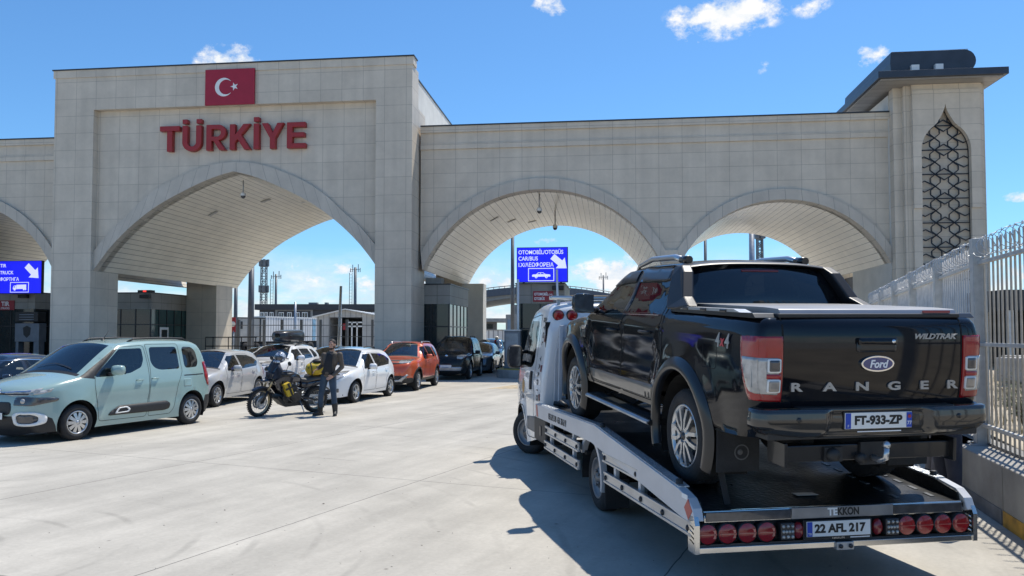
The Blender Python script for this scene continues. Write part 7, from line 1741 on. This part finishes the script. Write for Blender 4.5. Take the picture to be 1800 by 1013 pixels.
# ------------------------------------------------------------------ the touring motorcycle
def make_bike():
    DK = pm('bike_navy_paint', (.014, .018, .032), .22, .2, .1, 6, coat=.8); PL = M_black; ENG = pm('engine_dark_metal', (.05, .05, .052), .42, .7, .3, 12); GOLD = pm('rim_champagne', (.42, .36, .24), .32, .8, .1, 9)
    YB = pm('yellow_bag_fabric', (.52, .36, .025), .6, 0, .15, 9); SEATM = pm('bike_seat_vinyl', (.05, .05, .052), .5, 0, .1, 9, .2, 60)
    M = T(-4.92, 19.86, 0) @ RZ(math.atan2(-.757, -.653)) @ RX(R(-9))
    t = thing('touring_motorcycle', 'dark navy adventure motorcycle leaning on its side stand before the cars', 'motorcycle', M=M)
    wb = 1.54
    def spoked(x, r, w, rr, steer=0.):
        wh = sub('wheel', t, T(x, 0, r) @ RZ(steer) @ RX(R(-90))); m = MB(); h = w / 2
        m.lathe([(rr, -h * .7), (rr + .02, -h * .95), (r - .03, -h), (r - .008, -h * .75), (r, -h * .3), (r, h * .3), (r - .008, h * .75), (r - .03, h), (rr + .02, h * .95), (rr, h * .7)], 36)
        for i in range(40):
            for q in (-.6, .6): m.box(r - .006, r + .006, -.011, .011, q * h - .018, q * h + .018, RZ(2 * math.pi * (i + (q > 0) * .5) / 40))
        m.build('tyre', M_rubber, wh)
        m = MB(); m.lathe([(rr + .006, -h * .55), (rr - .012, -h * .45), (rr - .02, 0), (rr - .012, h * .45), (rr + .006, h * .55)], 36); m.build('rim', GOLD, wh)
        m = MB()
        for i in range(20):
            a = 2 * math.pi * i / 20; q = .22 if i % 2 else -.22
            for sd in (-1, 1): m.tube([(.045 * math.cos(a + q), .045 * math.sin(a + q), sd * .045), ((rr - .015) * math.cos(a), (rr - .015) * math.sin(a), sd * .012)], .0028, 4, caps=False)
        m.build('spokes', M_steel, wh); m = MB(); m.lathe([(.0, .06), (.045, .06), (.05, .03), (.03, 0), (.05, -.03), (.045, -.06), (0, -.06)], 16); m.build('hub', ENG, wh)
        for sd in ((-1, 1) if steer or x > 1 else (1,)):
            m = MB(); ro = .155 if x > 1 else .12; m.lathe([(ro, sd * .066), (ro, sd * .071), (ro - .045, sd * .071), (ro - .045, sd * .066)], 28, None, True); m.lathe([(ro - .045, sd * .068), (.04, sd * .062)], 6, None); m.build('brake_disc', M_steel, wh)
        return wh
    spoked(wb, .342, .095, .272, R(10)); spoked(0, .325, .155, .235)
    fk = sub('front_fork', t)
    for sg in (1, -1):
        m = MB(); m.tube([(wb, sg * .105, .342), (wb - .12, sg * .105, .62)], .030, 10); m.build('fork_lower', ENG, fk); m = MB(); m.tube([(wb - .12, sg * .105, .62), (wb - .30, sg * .105, 1.06)], .024, 10); m.build('fork_tube', GOLD, fk)
    m = MB(); m.box(wb - .34, wb - .20, -.13, .13, .98, 1.02); m.box(wb - .28, wb - .15, -.13, .13, .84, .88); m.build('triple_clamp', ENG, fk, .01)
    fd = MB(); fd.grid(lambda u, v: (wb + .385 * math.cos(R(50) + R(95) * u), (v - .5) * .14, .342 + .385 * math.sin(R(50) + R(95) * u) - .03 * (2 * v - 1) ** 2), 14, 6); o = fd.build('front_mudguard', DK, t); md = o.modifiers.new('thickness', 'SOLIDIFY'); md.thickness = .006
    bk = MB(); bk.grid(lambda u, v: (1.06 + .52 * u, (v - .5) * (.30 - .22 * u), .93 - .05 * u - .05 * (2 * v - 1) ** 2), 10, 6); o = bk.build('beak', DK, t); md = o.modifiers.new('thickness', 'SOLIDIFY'); md.thickness = .02
    m = MB(); m.ball((1.36, 0, .83), (.06, .05, .045)); m.build('chrome_horn_guard', M_chrome, t)
    # tank and flanks, lofted from cross sections
    def loft(secs, n=20, e=.75):
        m = MB(); vs = []
        for (x, z, ry, rz) in secs:
            for j in range(n): a = 2 * math.pi * j / n; vs.append((x, ry * math.copysign(abs(math.cos(a)) ** e, math.cos(a)), z + rz * math.copysign(abs(math.sin(a)) ** e, math.sin(a))))
        k = len(secs); m.add(vs, [(i * n + j, i * n + (j + 1) % n, (i + 1) * n + (j + 1) % n, (i + 1) * n + j) for i in range(k - 1) for j in range(n)] + [tuple(range(n))[::-1], tuple((k - 1) * n + j for j in range(n))], None, True); return m
    loft([(.48, .82, .07, .06), (.60, .88, .13, .11), (.80, .92, .20, .15), (1.0, .92, .23, .17), (1.14, .90, .21, .17), (1.26, .88, .12, .12), (1.32, .88, .05, .06)]).build('fuel_tank', DK, t)
    for sg in (1, -1):
        m = MB(); m.prism(rpoly([(.84, .94), (1.12, .98), (1.34, .88), (1.20, .66), (1.02, .46), (.86, .52), (.90, .74)], .04), sg * .17, sg * .235, 'y'); m.build('side_fairing', DK, t, .015)
        cb = sub('crash_bar', t); m = MB(); m.tube([(1.16, sg * .10, .70), (1.14, sg * .27, .66), (1.02, sg * .29, .46), (.80, sg * .24, .34), (.72, sg * .12, .36)], .014, 8); m.tube([(1.14, sg * .27, .66), (1.12, sg * .25, .86), (1.05, sg * .16, .90)], .014, 8); m.build('bar', M_black, cb)
    bag = sub('crash_bar_bag', t)
    for sg in (1, -1):
        MB().prism(rpoly([(1.00, .86), (1.16, .80), (1.02, .50), (.86, .56)], .03), sg * .235, sg * .345, 'y').build('bag_body', YB, bag, .03, seg=3)
        m = MB(); m.prism([(1.035, .845), (1.085, .825), (.93, .535), (.885, .553)], sg * .345, sg * .352, 'y'); m.prism([(.955, .76), (1.115, .70), (1.095, .66), (.935, .72)], sg * .345, sg * .353, 'y'); m.build('bag_strap', M_black, bag)
    loft([(-.42, .90, .05, .03), (-.30, .89, .10, .05), (.0, .87, .13, .06), (.22, .845, .135, .055), (.34, .82, .14, .055), (.50, .83, .10, .06), (.58, .88, .06, .05)]).build('seat', SEATM, t)
    loft([(-.52, .86, .03, .03), (-.35, .82, .10, .06), (.0, .76, .12, .07), (.3, .72, .13, .09), (.5, .72, .12, .09)]).build('tail_fairing', DK, t)
    m = MB(); m.box(.50, 1.0, -.15, .15, .34, .62); m.tube([(.72, -.22, .45), (.72, .22, .45)], .13, 18); m.tube([(.95, -.20, .44), (.95, .20, .44)], .11, 16); m.tube([(1.0, 0, .62), (1.12, 0, .82)], .09, 12); m.box(.62, .95, -.12, .12, .6, .72); m.build('engine', ENG, t, .02)
    m = MB(); m.prism(rpoly([(.45, .24), (.95, .22), (1.18, .42), (1.16, .50), (.98, .33), (.45, .31)], .02), -.16, .16, 'y'); m.build('skid_plate', M_black, t, .01)
    for sg in (1, -1): m = MB(); m.bar((0, sg * .11, .325), (.46, sg * .09, .42), .05, .03); m.build('swing_arm', ENG, t, .006)
    m = MB(); m.tube([(.08, .13, .33), (.30, .10, .40), (.42, .10, .44)], .02, 6); m.lathe([(.09, 0), (.10, .004), (.10, .008)], 22, T(0, .10, .325) @ RX(R(-90))); m.build('chain', M_black, t)
    m = MB(); m.tube([(.95, -.12, .38), (.7, -.16, .30), (.35, -.18, .40), (.15, -.21, .52)], .024, 8); m.tube([(.20, -.215, .49), (-.28, -.235, .72)], [.045, .058], 14); m.build('exhaust', M_steel, t)
    m = MB(); m.tube([(-.45, .11, .86), (.1, .12, .72), (.55, .10, .62)], .014, 6); m.tube([(-.45, -.11, .86), (.1, -.12, .72), (.55, -.10, .62)], .014, 6); m.tube([(.55, .1, .55), (.1, .12, .78)], .014, 6); m.build('subframe', M_black, t)
    m = MB(); m.box(-.55, -.02, -.16, -.12, .93, .955); m.box(-.55, -.02, .12, .16, .93, .955); 
    for x in (-.5, -.28, -.08): m.box(x, x + .03, -.16, .16, .93, .95)
    m.build('luggage_rack', M_black, t)
    m = MB(); m.grid(lambda u, v: (-.05 - .33 * math.cos(R(35) + R(100) * (1 - u)) * 0 - .34 + .30 * u, (v - .5) * .15, .70 - .16 * (1 - u) ** 1.5), 8, 4); o = m.build('rear_mudguard', M_black, t); md = o.modifiers.new('thickness', 'SOLIDIFY'); md.thickness = .01
    m = MB(); m.box(-.50, -.485, -.09, .09, .56, .72); m.build('number_plate', M_white, t, .003); m = MB(); m.box(-.54, -.52, -.06, .06, .84, .88); m.build('tail_light', M_redlens, t, .006)
    m = MB(); m.tube([(1.02, .43, 1.10), (1.10, .30, 1.09), (1.19, .10, 1.06), (1.19, -.10, 1.06), (1.10, -.30, 1.09), (1.02, -.43, 1.10)], .013, 8); m.build('handlebar', M_black, t)
    for sg in (1, -1):
        m = MB(); m.tube([(1.00, sg * .46, 1.10), (1.06, sg * .34, 1.095)], .019, 8); m.build('grip', M_rubber, t)
        m = MB(); m.tube([(1.01, sg * .47, 1.09), (1.14, sg * .46, 1.06), (1.22, sg * .36, 1.05), (1.20, sg * .24, 1.06)], [.02, .045, .05, .03], 8); m.build('hand_guard', M_black, t)
        m = MB(); m.tube([(1.12, sg * .30, 1.10), (1.10, sg * .36, 1.28)], .007, 6); m.build('mirror_stem', M_black, t); m = MB(); m.ball((1.095, sg * .38, 1.31), (.018, .075, .05)); m.build('mirror', M_black, t)
    m = MB(); m.prism(rpoly([(-.16, 1.06), (.16, 1.06), (.17, 1.22), (.11, 1.40), (-.11, 1.40), (-.17, 1.22)], .04), 0, .006, 'x', T(1.33, 0, 0) @ T(0, 0, 1.06) @ RY(R(-24)) @ T(0, 0, -1.06)); m.build('windscreen', glass_mat('smoked_screen', (.25, .25, .26), .3), t)
    m = MB(); m.prism(rpoly([(-.13, .90), (.13, .90), (.15, 1.04), (-.15, 1.04)], .03), 1.28, 1.37, 'x'); m.build('headlight', M_dklens, t, .02)
    m = MB(); m.box(1.18, 1.24, -.10, .10, 1.10, 1.20); m.build('dashboard', M_black, t, .01)
    m = MB(); m.tube([(.55, .14, .36), (.50, .36, .045)], .013, 8); m.lathe([(.03, 0), (.03, .012), (0, .012)], 10, T(.50, .365, .055) @ RX(R(9))); m.build('side_stand', M_steel, t)
    for sg in (1, -1): m = MB(); m.box(.40, .46, sg * .16, sg * .27, .36, .385); m.build('foot_peg', M_steel, t)
    # duffel on the rack
    YB2 = YB; d = thing('duffel_bag', 'yellow roll duffel bag with black straps across the rear of the motorcycle', 'bag', M=M @ T(-.04, .02, 1.10) @ RZ(R(152)) @ RY(R(-10)) @ RX(R(0)))
    def roll(u, v):
        x = -.36 + .72 * u; a = 2 * math.pi * v; f = (1 - abs(2 * u - 1) ** 5) ** .5; s_ = .155 * max(.05, f) * (1 + .04 * math.sin(9 * u + 2 * math.cos(a)))
        return (x, s_ * 1.12 * math.copysign(abs(math.cos(a)) ** .8, math.cos(a)), s_ * math.copysign(abs(math.sin(a)) ** .8, math.sin(a)))
    m = MB(); m.grid(roll, 26, 26); m.build('bag_body', YB2, d)
    m = MB()
    for x in (-.22, .20): m.tube([(x, .182 * math.cos(a), .166 * math.sin(a)) for a in [2 * math.pi * i / 20 for i in range(20)]], .014, 6, True)
    m.tube([(-.2, .05, .16), (-.1, .02, .23), (.1, .0, .23), (.2, .04, .16)], .014, 6); m.tube([(-.3, -.12, .06), (-.05, -.17, .08), (.28, -.12, .05)], .013, 6); m.build('bag_strap', M_black, d)
    m = MB(); m.ball((-.05, .02, .19), (.13, .12, .05)); m.ball((.16, -.03, .17), (.08, .08, .05)); m.build('strapped_gear', M_black, d)
    # helmet in a cover hung on the screen, jacket thrown over the bars
    h = thing('helmet', 'blue and white patterned helmet set on top of the windscreen', 'helmet', M=M @ T(1.13, .02, 1.40) @ RZ(R(30)))
    m = MB(); m.ball((0, 0, 0), (.145, .125, .135), 24, 16); HM = bpy.data.materials.new('helmet_pattern'); HM.use_nodes = True; nt = HM.node_tree; b = nt.nodes['Principled BSDF']; b.inputs['Roughness'].default_value = .3; b.inputs['Coat Weight'].default_value = .6
    tc = nt.nodes.new('ShaderNodeTexCoord'); n = nt.nodes.new('ShaderNodeTexNoise'); n.inputs['Scale'].default_value = 9; n.inputs['Distortion'].default_value = 1.5; rp = nt.nodes.new('ShaderNodeValToRGB'); rp.color_ramp.interpolation = 'CONSTANT'
    rp.color_ramp.elements[0].color = (.012, .016, .05, 1); rp.color_ramp.elements[1].position = .5; rp.color_ramp.elements[1].color = (.50, .55, .62, 1); e2 = rp.color_ramp.elements.new(.42); e2.color = (.10, .14, .22, 1)
    nt.links.new(tc.outputs['Object'], n.inputs['Vector']); nt.links.new(n.outputs['Fac'], rp.inputs[0]); nt.links.new(rp.outputs[0], b.inputs['Base Color']); m.build('shell', HM, h)
    m = MB(); m.grid(lambda u, v: (.155 * math.cos(R(-55) + R(110) * u) * math.cos(R(-18) + R(40) * v), .134 * math.sin(R(-55) + R(110) * u) * math.cos(R(-18) + R(40) * v), .143 * math.sin(R(-18) + R(40) * v)), 12, 6); m.build('visor', M_dklens, h)
    m = MB(); m.tube([(.135, -.08, -.09), (.16, 0, -.09), (.135, .08, -.09)], .03, 8); m.build('chin_bar', HM, h)
    j = thing('draped_jacket', 'dark blue riding jacket draped over the handlebar and windscreen', 'jacket', M=M @ T(1.22, .02, 1.10) @ Matrix.Scale(.86, 4))
    rnd = random.Random(5)
    def drape(u, v):
        a = R(-150) + R(300) * u; z = .22 - .42 * v; r_ = .10 + .10 * v + .025 * math.sin(7 * a + 3 * v) * v; return (r_ * .9 * math.cos(a), r_ * 1.25 * math.sin(a), z + .02 * math.sin(5 * a))
    m = MB(); m.grid(drape, 30, 14); o = m.build('jacket_body', pm('jacket_navy', (.022, .030, .048), .8, 0, .3, 7, .4, 30), j); md = o.modifiers.new('thickness', 'SOLIDIFY'); md.thickness = .02
    m = MB(); m.tube([(.02, .14, .16), (.0, .26, .02), (-.02, .30, -.16)], [.06, .055, .045], 10); m.build('jacket_sleeve', MATS['jacket_navy'], j)
    g = thing('riding_gloves', 'pale grey riding gloves resting on the right handlebar grip', 'gloves', M=M @ T(1.05, -.36, 1.17)); m = MB(); m.ball((0, 0, 0), (.06, .09, .055)); m.tube([(.0, -.06, .0), (-.03, -.14, -.05)], [.04, .03], 8); m.tube([(0, .05, .02), (.02, .12, .03)], [.035, .02], 8); m.build('glove', pm('glove_grey', (.42, .43, .45), .7, 0, .25, 15), g)
make_bike()

# ------------------------------------------------------------------ people
def capsule(mb, a, b, ra, rb, n=14):
    a, b = Vector(a), Vector(b); d = b - a; k = 5; pts, rs = [], []; l = d.length
    u = d.normalized()
    for i in range(k + 1): t_ = math.pi / 2 * (1 - i / k); pts.append(a - u * ra * math.sin(t_)); rs.append(max(.002, ra * math.cos(t_)))
    for i in range(k + 1): t_ = math.pi / 2 * i / k; pts.append(b + u * rb * math.sin(t_)); rs.append(max(.002, rb * math.cos(t_)))
    mb.tube(pts, rs, n)
def chain(mb, pts, rs):
    for i in range(len(pts) - 1): capsule(mb, pts[i], pts[i + 1], rs[i], rs[i + 1])
def fuse(name, mb, mat, parent, vox=.012, it=4):
    """Melt overlapping volumes into one continuous surface."""
    me = mb.data(name, None); tmp = bpy.data.objects.new(name, me); COL.objects.link(tmp)
    m1 = tmp.modifiers.new('remesh', 'REMESH'); m1.mode = 'VOXEL'; m1.voxel_size = vox; m1.use_smooth_shade = True
    m2 = tmp.modifiers.new('smooth', 'SMOOTH'); m2.factor = .5; m2.iterations = it
    dg = bpy.context.evaluated_depsgraph_get(); dg.update(); out = bpy.data.meshes.new_from_object(tmp.evaluated_get(dg)); bpy.data.objects.remove(tmp)
    out.name = name; out.materials.clear(); out.materials.append(mat); out.polygons.foreach_set('use_smooth', [True] * len(out.polygons))
    o = bpy.data.objects.new(name, out); COL.objects.link(o); o.parent = parent; return o
SKIN = pm('skin', (.46, .26, .18), .55, 0, .10, 14); BOOT = pm('boot_leather', (.018, .017, .016), .5, 0, .2, 9)
def hand(mb, wrist, d, up, sg, curl=.5):
    """Palm with four unequal curled fingers and a thumb from its side."""
    w = Vector(wrist); d = Vector(d).normalized(); up = Vector(up); up = (up - d * up.dot(d)).normalized(); s_ = d.cross(up) * sg
    for q in (-.028, -.010, .010, .028): capsule(mb, w + s_ * q * .7 + d * .005, w + d * .085 + s_ * q, .014, .013, 8)
    for q, l in ((-.030, .060), (-.010, .074), (.010, .070), (.030, .055)):
        a = w + d * .088 + s_ * q; p = [a]; dd = d.copy()
        for i in range(3): dd = (dd - up * curl * .55).normalized(); p.append(p[-1] + dd * l / 2.4)
        chain(mb, p, [.0095, .009, .0085, .0075])
    a = w + d * .025 - s_ * .030; chain(mb, [a, a - s_ * .025 + d * .028, a - s_ * .03 + d * .060 - up * .01], [.012, .011, .009])
def person(label, M, J, cols, lookdir=0., group=None):
    p = thing('person', label, 'person', M=M, group=group); jk, fr_, jn = cols
    V = {k: Vector(v) for k, v in J.items()}
    hd = V['head']; b = MB()
    # head: skull, jaw, nose, ears, neck
    RH = Matrix.Translation(hd) @ RZ(lookdir)
    b.ball((0, .008, .035), (.076, .094, .098), 20, 14, RH); b.ball((0, -.028, -.045), (.058, .062, .068), 16, 10, RH); b.ball((0, -.055, -.085), (.030, .028, .022), 12, 8, RH)
    capsule(b, RH @ Vector((0, -.088, .02)), RH @ Vector((0, -.106, -.018)), .009, .015, 8)
    for sg in (1, -1): b.ball((sg * .078, .012, -.005), (.012, .022, .034), 10, 8, RH); b.ball((sg * .034, -.072, .030), (.022, .016, .010), 8, 6, RH)
    b.ball((0, -.082, -.048), (.026, .014, .010), 10, 6, RH)
    capsule(b, hd + Vector((0, .02, -.06)), V['neck'] + Vector((0, .01, -.03)), .054, .060)
    capsule(b, V['neck'] + Vector((0, 0, -.10)), V['pelvis'] + Vector((0, 0, .10)), .10, .11)
    for s_, sg in (('l', 1), ('r', -1)):
        chain(b, [V['sh' + s_], V['el' + s_], V['wr' + s_]], [.045, .036, .028]); chain(b, [V['hip' + s_], V['kn' + s_], V['an' + s_]], [.075, .050, .036])
        capsule(b, V['an' + s_] + Vector((0, 0, -.035)), V['an' + s_] + Vector(J['toe' + s_]) * .10 + Vector((0, 0, -.05)), .030, .022)
        hand(b, V['wr' + s_], V['hd' + s_], V['up' + s_], sg, .7)
    fuse('body', b, SKIN, p, .0075, 3)
    # trousers
    q = MB(); q.ball(tuple(V['pelvis'] + Vector((0, .005, .02))), (.170, .125, .13), 18, 12)
    for s_ in 'lr':
        h, k, a = V['hip' + s_], V['kn' + s_], V['an' + s_]; chain(q, [h + Vector((0, 0, .02)), h * .5 + k * .5, k, k * .45 + a * .55, a + Vector((0, 0, .02))], [.098, .085, .068, .066, .058])
    fuse('trousers', q, jn, p, .012, 3)
    # jacket with open front
    q = MB(); n_, pl = V['neck'], V['pelvis']; c = (n_ * .55 + pl * .45)
    q.ball(tuple(c + Vector((0, .0, .04))), (.185, .125, .22), 20, 14); q.ball(tuple(n_ + Vector((0, .01, -.10))), (.165, .108, .105), 18, 12); capsule(q, c, pl + Vector((0, 0, .06)), .135, .145); q.ball(tuple(pl + Vector((0, 0, .08))), (.180, .135, .10), 18, 10)
    for s_ in 'lr': chain(q, [V['sh' + s_], V['sh' + s_] * .5 + V['el' + s_] * .5, V['el' + s_], V['el' + s_] * .4 + V['wr' + s_] * .6, V['wr' + s_] - (V['wr' + s_] - V['el' + s_]).normalized() * .02], [.066, .060, .054, .050, .042])
    q.lathe([(.070, -.06), (.075, 0), (.068, .035), (.060, .03)], 18, Matrix.Translation(n_))
    fuse('jacket', q, jk, p, .012, 3)
    # dark shirt panel down the open front
    q = MB(); q.grid(lambda u, v: ((u - .5) * (.15 + .10 * v) + n_.x * (1 - v) + pl.x * v, -.118 - .028 * math.sin(math.pi * min(1, v * 1.1)) - .018 * (1 - (2 * u - 1) ** 2) + c.y, n_.z - .05 - (n_.z - pl.z - .07) * v), 10, 14); o = q.build('shirt_front', fr_, p); md = o.modifiers.new('thickness', 'SOLIDIFY'); md.thickness = .02
    # hair, eyes and beard
    q = MB(); q.ball((0, .022, .055), (.083, .098, .090), 20, 12, RH); q.ball((0, .065, .0), (.070, .050, .075), 16, 10, RH)
    hair = pm('dark_hair', (.022, .017, .014), .7, 0, .2, 40); fuse('hair', q, hair, p, .008, 2)
    q = MB(); q.ball((0, -.052, -.082), (.050, .042, .030), 14, 8, RH); q.ball((.052, -.015, -.05), (.014, .035, .045), 10, 8, RH); q.ball((-.052, -.015, -.05), (.014, .035, .045), 10, 8, RH); fuse('beard', q, hair, p, .007, 2)
    for sg in (1, -1): q = MB(); q.ball((sg * .031, -.083, .018), (.012, .010, .006), 10, 6, RH); q.build('eye', M_ink, p)
    for s_ in 'lr':
        q = MB(); a = V['an' + s_]; td = Vector(J['toe' + s_]).normalized(); capsule(q, a * .70 + V['kn' + s_] * .30 + Vector((0, 0, .06)), a + Vector((0, 0, -.02)), .074, .056); capsule(q, a - td * .03 + Vector((0, 0, -.045)), a + td * .15 + Vector((0, 0, -.05)), .044, .036); capsule(q, a + td * .06 + Vector((0, 0, -.015)), a + td * .14 + Vector((0, 0, -.045)), .044, .040)
        sd = Vector((-td.y, td.x, 0)); z0 = a.z - .09; q.add([tuple(a + td * e + sd * f + Vector((0, 0, zz_ - .09))) for zz_ in (0, .025) for e, f in ((-.075, -.035), (.10, -.046), (.19, -.02), (.19, .02), (.10, .046), (-.075, .035))], [(0, 1, 2, 3, 4, 5), (11, 10, 9, 8, 7, 6)] + [(i, (i + 1) % 6, 6 + (i + 1) % 6, 6 + i) for i in range(6)])
        fuse('boot', q, BOOT, p, .009, 2)
    q = MB(); q.tube([(pl.x + .172 * math.cos(a), pl.y + .128 * math.sin(a), pl.z + .075) for a in [2 * math.pi * i / 24 for i in range(24)]], .014, 6, True); q.build('belt', M_black, p)
    return p
DENIM = pm('blue_denim', (.035, .060, .095), .85, 0, .25, 8, .25, 90); JACK = pm('brown_jacket', (.10, .078, .060), .75, 0, .2, 6, .3, 40); JBLK = pm('black_shirt', (.016, .017, .021), .8, 0, .2, 8)
GREYT = pm('grey_trouser_cloth', (.12, .115, .125), .85, 0, .2, 8, .2, 60); DKNAVY = pm('dark_navy_cloth', (.028, .032, .050), .85, 0, .2, 8, .2, 60)
person('bearded man in brown jacket and blue jeans standing beside the motorcycle', T(-4.36, 18.93, 0) @ RZ(R(-8)), dict(head=(.10, -.02, 1.665), neck=(.09, .0, 1.52), pelvis=(.02, .0, .95), shl=(.285, .01, 1.44), ell=(.335, .03, 1.15), wrl=(.175, -.15, .945), hdl=(-.75, -.25, -.45), upl=(.1, 1, .2),
    shr=(-.105, .01, 1.43), elr=(-.19, .14, 1.19), wrr=(-.25, -.02, 1.10), hdr=(-.5, -.5, -.3), upr=(0, .3, 1), hipl=(.105, 0, .91), knl=(.155, -.03, .50), anl=(.185, .0, .09), toel=(.25, -.95, 0), hipr=(-.075, 0, .91), knr=(-.155, -.03, .50), anr=(-.205, .05, .09), toer=(-.75, -.65, 0)), (JACK, JBLK, DENIM), R(-6))
std = dict(head=(0, -.02, 1.64), neck=(0, .0, 1.50), pelvis=(0, .0, .94), shl=(.19, .01, 1.42), ell=(.24, -.02, 1.15), wrl=(.04, -.20, 1.16), hdl=(-1, 0, .1), upl=(0, -1, 0), shr=(-.19, .01, 1.42), elr=(-.24, -.02, 1.12), wrr=(-.04, -.20, 1.08), hdr=(1, 0, .1), upr=(0, -1, 0),
    hipl=(.09, 0, .90), knl=(.10, -.02, .49), anl=(.11, .02, .09), toel=(.25, -.97, 0), hipr=(-.09, 0, .90), knr=(-.10, -.02, .49), anr=(-.11, .02, .09), toer=(-.25, -.97, 0))
person('person in dark navy trousers standing behind the pickup by the concrete wall', T(4.44, 8.2, 0) @ RZ(R(95)), std, (DKNAVY, JBLK, DKNAVY), 0)
person('person in grey trousers farther back between the pickup and the fence', T(5.02, 9.55, 0) @ RZ(R(80)), std, (JBLK, DKNAVY, GREYT), 0)
